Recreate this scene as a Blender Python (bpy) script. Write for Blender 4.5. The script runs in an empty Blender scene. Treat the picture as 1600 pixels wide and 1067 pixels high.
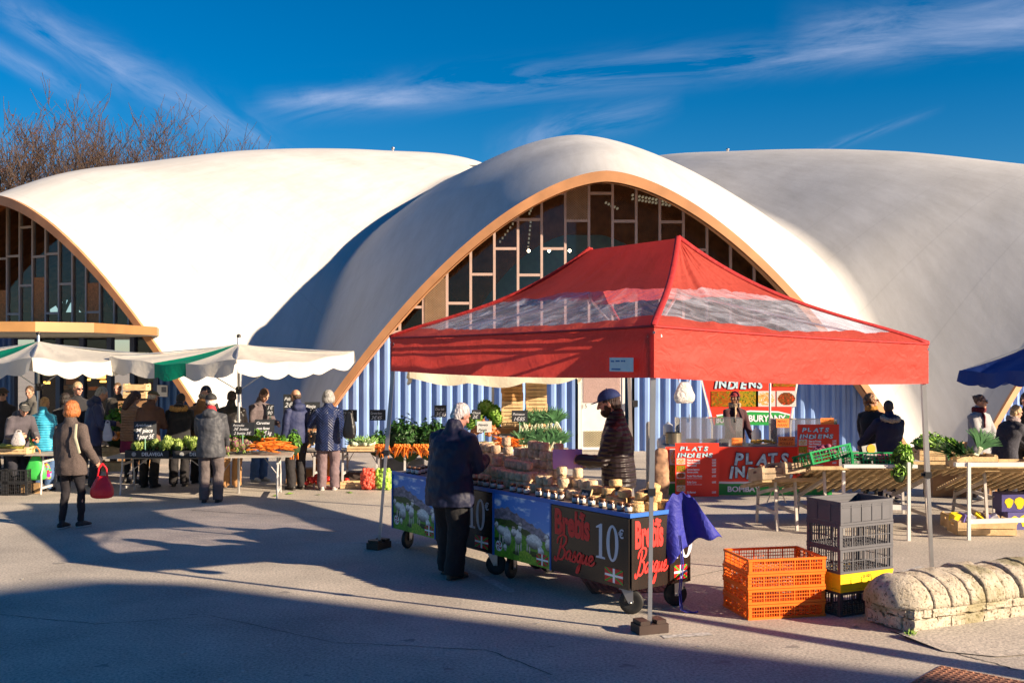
import bpy, bmesh, math, random
import numpy as np
from mathutils import Vector, Matrix, Euler
R = math.radians
random.seed(7)
rng = np.random.default_rng(7)
S = bpy.context.scene
C = S.collection
# ---------------------------------------------------------------- camera
CAMH = 2.25; FPX = 1700.0
cam = bpy.data.cameras.new("camera"); cam.lens = FPX/1600*36; cam.sensor_width = 36
cam.shift_y = 15.5/1600; cam.clip_start = .1; cam.clip_end = 2000
co = bpy.data.objects.new("camera", cam); C.objects.link(co)
co.location = (0, 0, CAMH); co.rotation_euler = (R(90), 0, 0); S.camera = co
# ---------------------------------------------------------------- world, sun, exposure
SUN_EL, SUN_AZ = 20.5, 116.6
w = bpy.data.worlds.new("World"); S.world = w; w.use_nodes = True
nt = w.node_tree; N = nt.nodes; L = nt.links
bg = N["Background"]; bg.inputs[1].default_value = .15
sky = N.new("ShaderNodeTexSky"); sky.sky_type = 'NISHITA'; sky.sun_disc = False
sky.sun_elevation = R(SUN_EL); sky.sun_rotation = R(SUN_AZ)
sky.air_density = 1.0; sky.dust_density = .15; sky.ozone_density = 5.0; sky.altitude = 500
hs = N.new("ShaderNodeHueSaturation"); hs.inputs['Saturation'].default_value = 1.36; hs.inputs['Value'].default_value = .31
L.new(sky.outputs[0], hs.inputs['Color'])
# thin cirrus: noise stretched along two bands of sky, laid out by compass direction and height
tc = N.new("ShaderNodeTexCoord"); sx_ = N.new("ShaderNodeSeparateXYZ"); L.new(tc.outputs['Generated'], sx_.inputs[0])
def M_(op, a, b=None, c=None):
    m = N.new("ShaderNodeMath"); m.operation = op
    for i_, v_ in enumerate((a, b, c)):
        if v_ is None: continue
        if isinstance(v_, (int, float)): m.inputs[i_].default_value = v_
        else: L.new(v_, m.inputs[i_])
    return m.outputs[0]
yy = M_('MAXIMUM', sx_.outputs[1], .05); cu_ = M_('DIVIDE', sx_.outputs[0], yy); cv_ = M_('DIVIDE', sx_.outputs[2], yy)
def wisp(sl_, b_, u0, u1, wd_, sc_u, sc_v, lo, hi, seed):
    off = M_('SUBTRACT', cv_, M_('MULTIPLY_ADD', cu_, sl_, b_))
    cb = N.new("ShaderNodeCombineXYZ"); L.new(M_('MULTIPLY', cu_, sc_u), cb.inputs[0]); L.new(M_('MULTIPLY', off, sc_v), cb.inputs[1]); cb.inputs[2].default_value = seed
    n_ = N.new("ShaderNodeTexNoise"); n_.inputs['Scale'].default_value = 1; n_.inputs['Detail'].default_value = 10; n_.inputs['Roughness'].default_value = .66; n_.inputs['Distortion'].default_value = .7; L.new(cb.outputs[0], n_.inputs[0])
    r_ = N.new("ShaderNodeMapRange"); r_.inputs['From Min'].default_value = lo; r_.inputs['From Max'].default_value = hi; L.new(n_.outputs[0], r_.inputs[0])
    q = M_('DIVIDE', off, wd_); gs = M_('EXPONENT', M_('MULTIPLY', M_('MULTIPLY', q, q), -1.0))
    e0 = N.new("ShaderNodeMapRange"); e0.inputs['From Min'].default_value = u0; e0.inputs['From Max'].default_value = u0+.06; L.new(cu_, e0.inputs[0])
    e1 = N.new("ShaderNodeMapRange"); e1.inputs['From Min'].default_value = u1+.06; e1.inputs['From Max'].default_value = u1; L.new(cu_, e1.inputs[0])
    return M_('MULTIPLY', M_('MULTIPLY', r_.outputs[0], gs), M_('MULTIPLY', e0.outputs[0], e1.outputs[0]))
ws = [wisp(-.52, .072, -.50, -.24, .019, 11, 34, .34, .78, 3.1), wisp(-.52, .030, -.60, -.42, .010, 9, 26, .40, .80, 8.3), wisp(.10, .246, -.25, .70, .015, 5, 30, .40, .78, 5.2), wisp(.115, .258, .24, .9, .021, 7, 24, .32, .72, 1.7), wisp(.0, .232, -.24, -.10, .008, 8, 40, .30, .7, 2.2), wisp(.35, .085, .22, .34, .004, 8, 60, .42, .9, 6.6), wisp(.25, .19, -.03, .10, .014, 8, 30, .35, .75, 4.4)]
tot = ws[0]
for q in ws[1:]: tot = M_('ADD', tot, q)
mm = M_('MINIMUM', M_('MULTIPLY', tot, .36), .5)
mx = N.new("ShaderNodeMix"); mx.data_type = 'RGBA'; L.new(mm, mx.inputs[0]); L.new(hs.outputs[0], mx.inputs[6]); mx.inputs[7].default_value = (2.1, 2.25, 2.9, 1)
L.new(mx.outputs[2], bg.inputs[0])
sl = bpy.data.lights.new("sun", 'SUN'); sl.energy = 5.0; sl.angle = R(.53); sl.color = (1, .80, .575)
so = bpy.data.objects.new("sun", sl); C.objects.link(so)
SUND = Vector((math.sin(R(SUN_AZ))*math.cos(R(SUN_EL)), math.cos(R(SUN_AZ))*math.cos(R(SUN_EL)), math.sin(R(SUN_EL))))
so.rotation_euler = SUND.to_track_quat('Z', 'Y').to_euler(); so.location = (20, -10, 30)
S.view_settings.view_transform = 'Standard'; S.view_settings.look = 'None'
S.view_settings.exposure = 1.24; S.view_settings.gamma = 1
S.cycles.max_bounces = 8; S.cycles.transparent_max_bounces = 16

# ---------------------------------------------------------------- helpers
def X(px, d): return (px-800)*d/FPX
def ZZ(py, d): return CAMH-(py-549)*d/FPX
def D(py, z=0): return (CAMH-z)*FPX/(py-549)
def lin(c):
    return tuple(((x/255+.055)/1.055)**2.4 if x/255 > .04045 else x/255/12.92 for x in c)
MATS = {}
def mat(name, col, rough=.7, var=.18, scale=6, bump=0, bscale=40, metal=0, spec=.5, trans=0, emit=None, coat=0, sheen=0):
    if name in MATS: return MATS[name]
    m = bpy.data.materials.new(name); m.use_nodes = True; nt = m.node_tree; b = nt.nodes['Principled BSDF']
    MATS[name] = m
    b.inputs['Roughness'].default_value = rough; b.inputs['Metallic'].default_value = metal
    b.inputs['Specular IOR Level'].default_value = spec
    if coat: b.inputs['Coat Weight'].default_value = coat
    if sheen: b.inputs['Sheen Weight'].default_value = sheen
    if trans: b.inputs['Transmission Weight'].default_value = trans
    tc = nt.nodes.new("ShaderNodeTexCoord")
    if var > 0:
        n = nt.nodes.new("ShaderNodeTexNoise"); n.inputs['Scale'].default_value = scale; n.inputs['Detail'].default_value = 5
        nt.links.new(tc.outputs['Object'], n.inputs[0])
        r = nt.nodes.new("ShaderNodeValToRGB"); e = r.color_ramp.elements; e[0].position = .3; e[1].position = .7
        e[0].color = tuple(c*(1-var) for c in col)+(1,); e[1].color = tuple(min(1, c*(1+var)) for c in col)+(1,)
        nt.links.new(n.outputs[0], r.inputs[0]); nt.links.new(r.outputs[0], b.inputs['Base Color'])
    else: b.inputs['Base Color'].default_value = tuple(col)+(1,)
    if bump:
        n2 = nt.nodes.new("ShaderNodeTexNoise"); n2.inputs['Scale'].default_value = bscale; n2.inputs['Detail'].default_value = 4
        nt.links.new(tc.outputs['Object'], n2.inputs[0])
        bp = nt.nodes.new("ShaderNodeBump"); bp.inputs['Strength'].default_value = bump; bp.inputs['Distance'].default_value = .02
        nt.links.new(n2.outputs[0], bp.inputs['Height']); nt.links.new(bp.outputs[0], b.inputs['Normal'])
    if emit:
        b.inputs['Emission Color'].default_value = tuple(emit[:3])+(1,); b.inputs['Emission Strength'].default_value = emit[3]
    return m
def bands(m, scale, strength=.6, dist=.02, axis='Z', chevron=False):
    """quilting or fabric ribs as bump on a material"""
    nt = m.node_tree; b = nt.nodes['Principled BSDF']
    tc = nt.nodes.new("ShaderNodeTexCoord"); wv = nt.nodes.new("ShaderNodeTexWave"); wv.bands_direction = axis
    wv.inputs['Scale'].default_value = scale; wv.inputs['Distortion'].default_value = 1.2; wv.inputs['Detail'].default_value = 1
    wv.inputs['Detail Scale'].default_value = 1.5
    if chevron:
        sp = nt.nodes.new("ShaderNodeSeparateXYZ"); nt.links.new(tc.outputs['Object'], sp.inputs[0])
        ab = nt.nodes.new("ShaderNodeMath"); ab.operation = 'PINGPONG'; ab.inputs[1].default_value = .09; nt.links.new(sp.outputs[0], ab.inputs[0])
        ad = nt.nodes.new("ShaderNodeMath"); ad.operation = 'ADD'; nt.links.new(sp.outputs[2], ad.inputs[0]); nt.links.new(ab.outputs[0], ad.inputs[1])
        cb = nt.nodes.new("ShaderNodeCombineXYZ"); nt.links.new(ad.outputs[0], cb.inputs[2]); nt.links.new(cb.outputs[0], wv.inputs[0])
        wv.inputs['Distortion'].default_value = .2
    else: nt.links.new(tc.outputs['Object'], wv.inputs[0])
    bp = nt.nodes.new("ShaderNodeBump"); bp.inputs['Strength'].default_value = strength; bp.inputs['Distance'].default_value = dist
    nt.links.new(wv.outputs['Fac'], bp.inputs['Height']); nt.links.new(bp.outputs[0], b.inputs['Normal'])
    return m
def tag(o, label=None, cat=None, group=None, kind=None):
    if label: o['label'] = label
    if cat: o['category'] = cat
    if group: o['group'] = group
    if kind: o['kind'] = kind
    return o
def empty(name, loc=(0, 0, 0), rz=0, label=None, cat=None, group=None):
    o = bpy.data.objects.new(name, None); C.objects.link(o); o.location = loc; o.rotation_euler = (0, 0, rz)
    o.empty_display_size = .1
    return tag(o, label, cat, group)
def link(name, bm, m, parent=None, smooth=False, loc=None, rz=None, recalc=True):
    me = bpy.data.meshes.new(name)
    if recalc: bmesh.ops.recalc_face_normals(bm, faces=bm.faces)
    bm.to_mesh(me); bm.free()
    for mm in (m if isinstance(m, (list, tuple)) else [m]): me.materials.append(mm)
    if smooth: me.polygons.foreach_set('use_smooth', [True]*len(me.polygons))
    o = bpy.data.objects.new(name, me); C.objects.link(o)
    if parent: o.parent = parent
    if loc is not None: o.location = loc
    if rz is not None: o.rotation_euler = (0, 0, rz)
    return o
def dup(o, loc=None, rot=None, label=None, group=None, scale=None, parent=None):
    c = o.copy(); C.objects.link(c)
    if parent: c.parent = parent
    if loc is not None: c.location = loc
    if rot is not None: c.rotation_euler = rot
    if scale is not None: c.scale = scale
    if label: c['label'] = label
    if group: c['group'] = group
    for ch in list(o.children): dup(ch, parent=c)
    return c
def box(bm, x0, x1, y0, y1, z0, z1, M=None, mi=0):
    v = [Vector((x, y, z)) for x in (x0, x1) for y in (y0, y1) for z in (z0, z1)]
    if M: v = [M @ p for p in v]
    v = [bm.verts.new(p) for p in v]
    for f in ((0, 1, 3, 2), (4, 6, 7, 5), (0, 4, 5, 1), (2, 3, 7, 6), (0, 2, 6, 4), (1, 5, 7, 3)):
        fc = bm.faces.new([v[i] for i in f]); fc.material_index = mi
def bar(bm, a, b, w, h=None, mi=0, up=Vector((0, 0, 1))):
    a = Vector(a); b = Vector(b); h = h or w; d = (b-a); l = d.length
    if l < 1e-6: return
    d.normalize()
    if abs(d.dot(up)) > .98: up = Vector((0, 1, 0))
    s = d.cross(up).normalized(); t = s.cross(d)
    M = Matrix((s, d, t)).transposed().to_4x4(); M.translation = a
    box(bm, -w/2, w/2, 0, l, -h/2, h/2, M, mi)
def tube(bm, pts, rads, seg=10, side=None, cap=True, mi=0):
    pts = [Vector(p) for p in pts]; rings = []
    prev = None; n = len(pts)
    rads = [(r, r) if not isinstance(r, (tuple, list)) else r for r in rads]
    P = []; 
    if cap == 'end':
        d1 = (pts[-1]-pts[-2]).normalized(); q1 = min(rads[-1]); pts = pts+[pts[-1]+d1*q1*.45, pts[-1]+d1*q1*.8]; rads = rads+[tuple(r*.85 for r in rads[-1]), tuple(r*.45 for r in rads[-1])]; n = len(pts)
    elif cap:
        d0 = (pts[1]-pts[0]).normalized(); d1 = (pts[-1]-pts[-2]).normalized(); q0 = min(rads[0]); q1 = min(rads[-1])
        pts = [pts[0]-d0*q0*.8, pts[0]-d0*q0*.45]+pts+[pts[-1]+d1*q1*.45, pts[-1]+d1*q1*.8]
        rads = [tuple(r*.45 for r in rads[0]), tuple(r*.85 for r in rads[0])]+rads+[tuple(r*.85 for r in rads[-1]), tuple(r*.45 for r in rads[-1])]
        n = len(pts)
    for i, p in enumerate(pts):
        d = (pts[min(i+1, n-1)]-pts[max(i-1, 0)]).normalized()
        if side is not None: s = (Vector(side)-d*d.dot(Vector(side)))
        elif prev is None: s = d.orthogonal()
        else: s = prev-d*d.dot(prev)
        if s.length < 1e-4: s = d.orthogonal()
        s.normalize(); prev = s; t = d.cross(s)
        rings.append([bm.verts.new(p+s*math.cos(2*math.pi*k/seg)*rads[i][0]+t*math.sin(2*math.pi*k/seg)*rads[i][1]) for k in range(seg)])
    for i in range(n-1):
        for k in range(seg):
            f = bm.faces.new((rings[i][k], rings[i][(k+1) % seg], rings[i+1][(k+1) % seg], rings[i+1][k])); f.material_index = mi
    f = bm.faces.new(rings[0][::-1]); f.material_index = mi; f = bm.faces.new(rings[-1]); f.material_index = mi
def ell(bm, c, r, rot=None, u=16, v=10, mi=0, fn=None):
    M = Matrix.Translation(Vector(c)) @ (rot.to_4x4() if rot is not None else Matrix.Identity(4))
    r = r if isinstance(r, (tuple, list)) else (r, r, r)
    rings = []
    for i in range(1, v):
        a = math.pi*i/v
        ring = []
        for k in range(u):
            b = 2*math.pi*k/u; p = Vector((math.sin(a)*math.cos(b)*r[0], math.sin(a)*math.sin(b)*r[1], math.cos(a)*r[2]))
            if fn: p = fn(p)
            ring.append(bm.verts.new(M @ p))
        rings.append(ring)
    t = Vector((0, 0, r[2])); bt = Vector((0, 0, -r[2]))
    if fn: t = fn(t); bt = fn(bt)
    t = bm.verts.new(M @ t); bt = bm.verts.new(M @ bt)
    for k in range(u):
        f = bm.faces.new((t, rings[0][k], rings[0][(k+1) % u])); f.material_index = mi
        f = bm.faces.new((bt, rings[-1][(k+1) % u], rings[-1][k])); f.material_index = mi
        for i in range(len(rings)-1):
            f = bm.faces.new((rings[i][k], rings[i+1][k], rings[i+1][(k+1) % u], rings[i][(k+1) % u])); f.material_index = mi
def lathe(bm, prof, seg=20, M=None, mi=0):
    M = M or Matrix.Identity(4); rings = []
    for r, z in prof: rings.append([bm.verts.new(M @ Vector((r*math.cos(2*math.pi*k/seg), r*math.sin(2*math.pi*k/seg), z))) for k in range(seg)])
    for i in range(len(rings)-1):
        for k in range(seg):
            f = bm.faces.new((rings[i][k], rings[i][(k+1) % seg], rings[i+1][(k+1) % seg], rings[i+1][k])); f.material_index = mi
    if prof[0][0] > 1e-4: bm.faces.new(rings[0][::-1]).material_index = mi
    if prof[-1][0] > 1e-4: bm.faces.new(rings[-1]).material_index = mi
def poly(bm, pts, th, M=None, mi=0):
    """flat polygon in the local xz plane (facing -y) given a small thickness"""
    M = M or Matrix.Identity(4)
    a = [bm.verts.new(M @ Vector((x, -th, z))) for x, z in pts]; b = [bm.verts.new(M @ Vector((x, 0, z))) for x, z in pts]
    bm.faces.new(a).material_index = mi; bm.faces.new(b[::-1]).material_index = mi
    n = len(pts)
    for i in range(n): bm.faces.new((a[i], b[i], b[(i+1) % n], a[(i+1) % n])).material_index = mi
def text(name, s, size, M, m, parent=None, off=0, ext=.0015, sx=1, shear=0, align='LEFT', spacing=1, ls=1):
    """lettering in the local xz plane facing -y, turned into a mesh"""
    cu = bpy.data.curves.new(name, 'FONT'); cu.body = s; cu.size = size; cu.offset = off; cu.extrude = ext; cu.shear = shear
    cu.align_x = align; cu.space_character = spacing; cu.resolution_u = 3; cu.space_line = ls
    t = bpy.data.objects.new(name, cu); C.objects.link(t)
    dg = bpy.context.evaluated_depsgraph_get(); me = bpy.data.meshes.new_from_object(t.evaluated_get(dg))
    bpy.data.objects.remove(t); bpy.data.curves.remove(cu)
    me.transform(M @ Matrix.Rotation(R(90), 4, 'X') @ Matrix.Diagonal((sx, 1, 1, 1)))
    me.materials.clear(); me.materials.append(m)
    o = bpy.data.objects.new(name, me); C.objects.link(o)
    if parent: o.parent = parent
    return o
def T(x, y, z): return Matrix.Translation((x, y, z))
def vcol_mat():
    if 'printed_picture' in MATS: return MATS['printed_picture']
    m = bpy.data.materials.new('printed_picture'); m.use_nodes = True; MATS['printed_picture'] = m
    a = m.node_tree.nodes.new('ShaderNodeVertexColor'); a.layer_name = 'Col'; b = m.node_tree.nodes['Principled BSDF']
    m.node_tree.links.new(a.outputs[0], b.inputs['Base Color']); b.inputs['Roughness'].default_value = .35
    return m
def vnoise(x, y, s=0, oct=4):
    """value noise on numpy arrays, 0..1"""
    out = 0; amp = .5; tot = 0
    for o in range(oct):
        xi = np.floor(x).astype(int); yi = np.floor(y).astype(int); fx = x-xi; fy = y-yi
        fx = fx*fx*(3-2*fx); fy = fy*fy*(3-2*fy)
        def h(a, b):
            n = (a*374761393+b*668265263+(s+o)*1274126177) & 0xffffffff
            n = ((n ^ (n >> 13))*1274126177) & 0xffffffff
            return ((n ^ (n >> 16)) & 0xffff)/65535.
        v = (h(xi, yi)*(1-fx)+h(xi+1, yi)*fx)*(1-fy)+(h(xi, yi+1)*(1-fx)+h(xi+1, yi+1)*fx)*fy
        out = out+amp*v; tot += amp; amp *= .5; x = x*2; y = y*2
    return out/tot
def picture(name, w, h, nx, ny, fn, parent, M):
    """a printed flat picture: grid of small cells each with its printed colour"""
    gx, gy = np.meshgrid(np.arange(nx+1)/nx, np.arange(ny+1)/ny)
    vs = np.stack([gx.ravel()*w, np.zeros(gx.size), gy.ravel()*h], 1)
    i, j = np.meshgrid(np.arange(nx), np.arange(ny)); i = i.ravel(); j = j.ravel(); n = nx+1
    fs = np.stack([j*n+i, j*n+i+1, (j+1)*n+i+1, (j+1)*n+i], 1)
    me = bpy.data.meshes.new(name); me.from_pydata(vs.tolist(), [], fs.tolist())
    u = (i+.5)/nx; v = (j+.5)/ny; col = np.clip(fn(u, v), 0, 255)/255
    col = np.where(col > .04045, ((col+.055)/1.055)**2.4, col/12.92)
    a = me.color_attributes.new('Col', 'FLOAT_COLOR', 'CORNER')
    a.data.foreach_set('color', np.repeat(np.c_[col, np.ones(len(col))], 4, 0).ravel())
    me.transform(M); me.materials.append(vcol_mat())
    o = bpy.data.objects.new(name, me); C.objects.link(o); o.parent = parent
    return o
def remesh(o, vox, smooth=0, noise=0, nsize=.1, seed=0):
    md = o.modifiers.new('remesh', 'REMESH'); md.mode = 'VOXEL'; md.voxel_size = vox; md.use_smooth_shade = True
    if smooth:
        s = o.modifiers.new('smooth', 'SMOOTH'); s.iterations = smooth; s.factor = .5
    if noise:
        key = 'clouds_%g' % nsize
        tx = bpy.data.textures.get(key) or bpy.data.textures.new(key, 'CLOUDS'); tx.noise_scale = nsize; tx.noise_depth = 2
        d = o.modifiers.new('folds', 'DISPLACE'); d.texture = tx; d.strength = noise; d.mid_level = .5; d.texture_coords = 'LOCAL'

# ---------------------------------------------------------------- common materials
white = mat('white_paint', (.78, .76, .72), .5, .06)
alu = mat('aluminium', (.62, .62, .62), .35, .08, metal=.8)
steel = mat('zinc_steel', (.45, .45, .46), .35, .1, metal=.9)
black_rubber = mat('black_rubber', (.015, .015, .016), .6, .3)
black_pl = mat('black_plastic', (.02, .02, .022), .45, .2)
wood_pale = mat('pale_crate_wood', (.62, .43, .22), .75, .22, 9, .3, 60)
wood_grey = mat('weathered_wood', (.38, .29, .19), .85, .3, 7, .4, 60)
wood_dark = mat('brown_ply', (.33, .18, .08), .8, .3, 5, .3, 40)
red_text = mat('red_lettering', (.75, .02, .015), .5, 0)
white_text = mat('white_lettering', (.82, .82, .84), .5, 0)
green_print = mat('green_print', (.02, .33, .06), .45, .05)
red_print = mat('red_print', (.90, .05, .025), .4, .08, 3)
slate = mat('chalkboard_slate', (.018, .022, .028), .6, .35, 12)
chalk = mat('chalk_white', (.62, .64, .68), .9, 0)
# ---------------------------------------------------------------- ground
def asphalt():
    m = bpy.data.materials.new('asphalt'); m.use_nodes = True; nt = m.node_tree; b = nt.nodes['Principled BSDF']; n = nt.nodes; l = nt.links
    tc = n.new('ShaderNodeTexCoord')
    a = n.new('ShaderNodeTexNoise'); a.inputs['Scale'].default_value = .8; a.inputs['Detail'].default_value = 9; a.inputs['Roughness'].default_value = .6
    f = n.new('ShaderNodeTexNoise'); f.inputs['Scale'].default_value = 42; f.inputs['Detail'].default_value = 5; f.inputs['Roughness'].default_value = .75
    v = n.new('ShaderNodeTexVoronoi'); v.inputs['Scale'].default_value = 55
    k = n.new('ShaderNodeTexVoronoi'); k.feature = 'DISTANCE_TO_EDGE'; k.inputs['Scale'].default_value = .22
    wp = n.new('ShaderNodeTexNoise'); wp.inputs['Scale'].default_value = 2.5; wp.inputs['Detail'].default_value = 5
    for x in (a, f, v, wp): l.new(tc.outputs['Object'], x.inputs[0])
    ad = n.new('ShaderNodeVectorMath'); ad.operation = 'ADD'; sc = n.new('ShaderNodeVectorMath'); sc.operation = 'SCALE'; sc.inputs['Scale'].default_value = .5
    l.new(wp.outputs['Color'], sc.inputs[0]); l.new(tc.outputs['Object'], ad.inputs[0]); l.new(sc.outputs[0], ad.inputs[1]); l.new(ad.outputs[0], k.inputs[0])
    r = n.new('ShaderNodeValToRGB'); r.color_ramp.elements[0].position = .35; r.color_ramp.elements[1].position = .7
    r.color_ramp.elements[0].color = (.36, .333, .297, 1); r.color_ramp.elements[1].color = (.54, .495, .435, 1); l.new(a.outputs[0], r.inputs[0])
    r2 = n.new('ShaderNodeValToRGB'); r2.color_ramp.elements[0].position = .32; r2.color_ramp.elements[1].position = .66
    r2.color_ramp.elements[0].color = (.45, .45, .46, 1); r2.color_ramp.elements[1].color = (1.42, 1.38, 1.32, 1); l.new(f.outputs[0], r2.inputs[0])
    mu = n.new('ShaderNodeMix'); mu.data_type = 'RGBA'; mu.blend_type = 'MULTIPLY'; mu.inputs[0].default_value = 1; l.new(r.outputs[0], mu.inputs[6]); l.new(r2.outputs[0], mu.inputs[7])
    ck = n.new('ShaderNodeValToRGB'); ck.color_ramp.elements[0].position = 0; ck.color_ramp.elements[1].position = .0035
    ck.color_ramp.elements[0].color = (.35, .35, .35, 1); l.new(k.outputs[0], ck.inputs[0])
    m2 = n.new('ShaderNodeMix'); m2.data_type = 'RGBA'; m2.blend_type = 'MULTIPLY'; m2.inputs[0].default_value = .0; l.new(mu.outputs[2], m2.inputs[6]); l.new(ck.outputs[0], m2.inputs[7])
    l.new(m2.outputs[2], b.inputs['Base Color']); b.inputs['Roughness'].default_value = .8; b.inputs['Specular IOR Level'].default_value = .35
    bp = n.new('ShaderNodeBump'); bp.inputs['Strength'].default_value = .55; bp.inputs['Distance'].default_value = .006
    l.new(f.outputs[0], bp.inputs['Height']); l.new(bp.outputs[0], b.inputs['Normal'])
    return m
ASPH = asphalt()
bm = bmesh.new(); bmesh.ops.create_grid(bm, x_segments=2, y_segments=2, size=900); tag(link('ground', bm, ASPH), kind='structure')
def strip(name, a, b, w, m, z=.004, label=None):
    bm = bmesh.new(); a = Vector(a); b = Vector(b); s = (b-a).normalized(); s = Vector((-s.y, s.x, 0))*w/2
    n = 10; prev = None
    for i in range(n+1):
        p = a.lerp(b, i/n); j = random.uniform(.75, 1.1)
        cur = (bm.verts.new((p.x+s.x*j, p.y+s.y*j, z)), bm.verts.new((p.x-s.x*j, p.y-s.y*j, z)))
        if prev: bm.faces.new((prev[0], prev[1], cur[1], cur[0]))
        prev = cur
    return tag(link(name, bm, m), label, kind='structure')
worn = mat('worn_road_paint', (.42, .41, .39), .8, .45, 30)
def g(px, py): d = D(py); return (X(px, d), d, 0)
strip('parking_line', g(540, 848), g(640, 848), .09, worn)
strip('parking_line', g(735, 890), g(800, 925), .10, worn)
strip('parking_line', g(1035, 995), g(1110, 990), .10, worn)
strip('parking_line', g(1395, 898), g(1440, 885), .07, worn)
crackm = mat('tar_crack', (.03, .03, .03), .9, .2)
def crack(pts, w=.012):
    bm = bmesh.new(); prev = None; P = [Vector(g(*p)) for p in pts]; Q = []
    for a, b in zip(P, P[1:]):
        for k in range(8): Q.append(a.lerp(b, k/8)+Vector((random.uniform(-.012, .012), random.uniform(-.012, .012), 0)))
    for i in range(len(Q)-1):
        d = (Q[i+1]-Q[i]).normalized(); s = Vector((-d.y, d.x, 0))*w*random.uniform(.3, .8)
        cur = (bm.verts.new(Q[i]+s+Vector((0, 0, .003))), bm.verts.new(Q[i]-s+Vector((0, 0, .003))))
        if prev: bm.faces.new((prev[0], prev[1], cur[1], cur[0]))
        prev = cur
    tag(link('pavement_crack', bm, crackm), kind='structure')
crack([(1390, 985), (1440, 1003), (1500, 1022), (1557, 1037), (1600, 1050)], .016)
crack([(300, 797), (450, 806), (600, 815)], .01)
crack([(1060, 905), (1180, 880), (1290, 868), (1420, 850)], .01)
stain = mat('old_oil_stain', (.27, .25, .225), .7, .35, 12)
def blotch(px, py, r, name='asphalt_stain', m=None, z=.002):
    bm = bmesh.new(); c = Vector(g(px, py)); n = 26; ph = random.random()*6
    vs = [bm.verts.new((r*(1+.25*math.sin(3*a+ph)+.14*math.sin(7*a+ph*2))*math.cos(a), r*.7*(1+.25*math.sin(3*a+ph)+.14*math.sin(5*a))*math.sin(a), z)) for a in [2*math.pi*k/n for k in range(n)]]
    bm.faces.new(vs); tag(link(name, bm, m or stain, loc=(c.x, c.y, 0)), kind='structure')
for q in ((640, 1000, .05), (300, 960, .04), (980, 1040, .06), (1240, 1010, .05), (160, 1040, .05), (700, 1045, .035), (445, 925, .05), (860, 1010, .03), (1130, 1035, .07), (90, 880, .06), (520, 830, .07), (1200, 905, .06), (480, 1055, .03), (1030, 930, .05)): blotch(*q)
crack([(0, 960), (150, 975), (330, 962), (520, 1003), (760, 1015), (900, 1067)], .007)
# small litter and stains on the asphalt
lm = mat('pale_litter', (.55, .53, .48), .8, .2); gm = mat('green_litter', (.2, .35, .05), .7, .3)
for (px, py, mm, s) in [(284, 1021, lm, .03), (420, 1009, lm, .02), (175, 864, lm, .015), (115, 995, lm, .015), (140, 998, lm, .015), (35, 905, lm, .02), (840, 975, lm, .02), (612, 1040, lm, .015), (930, 1030, lm, .015), (1090, 1012, lm, .02), (505, 975, lm, .012), (260, 930, lm, .015), (380, 1050, lm, .02), (700, 1012, lm, .012), (545, 770, gm, .05), (452, 772, gm, .06), (430, 775, gm, .04), (497, 773, gm, .04), (1480, 893, lm, .05), (345, 1063, lm, .02), (215, 1043, lm, .012), (1335, 978, lm, .03), (1390, 790, gm, .03), (205, 779, gm, .02), (350, 898, lm, .01)]:
    p = g(px, py); bm = bmesh.new()
    for k in range(3):
        a = random.random()*6.28; q = Vector((math.cos(a), math.sin(a), 0))*s; t = Vector((-q.y, q.x, 0))*.5
        c = Vector((random.uniform(-s, s)*.6, random.uniform(-s, s)*.6, .006+.003*k))
        bm.faces.new([bm.verts.new(c+v) for v in (q, t+Vector((0, 0, s*.3)), -q, -t)])
    nm = 'vegetable_scrap' if mm is gm else 'paper_scrap'
    tag(link(nm, bm, mm, loc=p), 'tiny green leaf scrap dropped on the asphalt' if mm is gm else 'tiny pale scrap lying flat on the asphalt', 'litter', 'green scraps on the asphalt' if mm is gm else 'pale scraps on the asphalt')
# ---------------------------------------------------------------- market hall: folded concrete shell on thirteen arches
HXc, HZc, HR, HN, HPH, HH, HW, HQ = 1.822, 55.873, 32.306, 13, .007, 6.119, .887, 1.672
HA = math.pi/HN
TK = np.array([0, .25, .5, .7, .85, .93, 1.])
ZEND = HH*(1-(1/HW)**HQ)
RK = np.array([10.81, 10.80, 9.925, 8.864, 7.707, 7.047, HH]); VK = np.array([10.81, 9.9, 8.75, 6.661, 4.471, 1.6, ZEND])
def pchip(xk, yk, x):
    hh = np.diff(xk); d = np.diff(yk)/hh; m = np.zeros_like(yk)
    for i in range(1, len(xk)-1):
        if d[i-1]*d[i] > 0:
            w1 = 2*hh[i]+hh[i-1]; w2 = hh[i]+2*hh[i-1]; m[i] = (w1+w2)/(w1/d[i-1]+w2/d[i])
    m[-1] = d[-1]
    i = np.clip(np.searchsorted(xk, x)-1, 0, len(xk)-2); s = (x-xk[i])/hh[i]
    return (2*s**3-3*s**2+1)*yk[i]+(s**3-2*s**2+s)*hh[i]*m[i]+(-2*s**3+3*s**2)*yk[i+1]+(s**3-s**2)*hh[i]*m[i+1]
def shell(t, u):
    e = t**.5
    S_ = (1-e)*(1-np.cos(np.pi*u))/2+e*np.abs(u)**HQ
    zr = pchip(TK, RK, t)
    return zr-(zr-pchip(TK, VK, t))*S_
def shell_at(x, y):
    dx = x-HXc; dy = HZc-y; r = math.hypot(dx, dy); th = math.atan2(dx, dy)-HPH
    k = round(th/(2*HA)); u = (th-k*2*HA)/HA
    return float(shell(np.array([min(r/HR, 1.)]), np.array([u]))[0])
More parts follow.
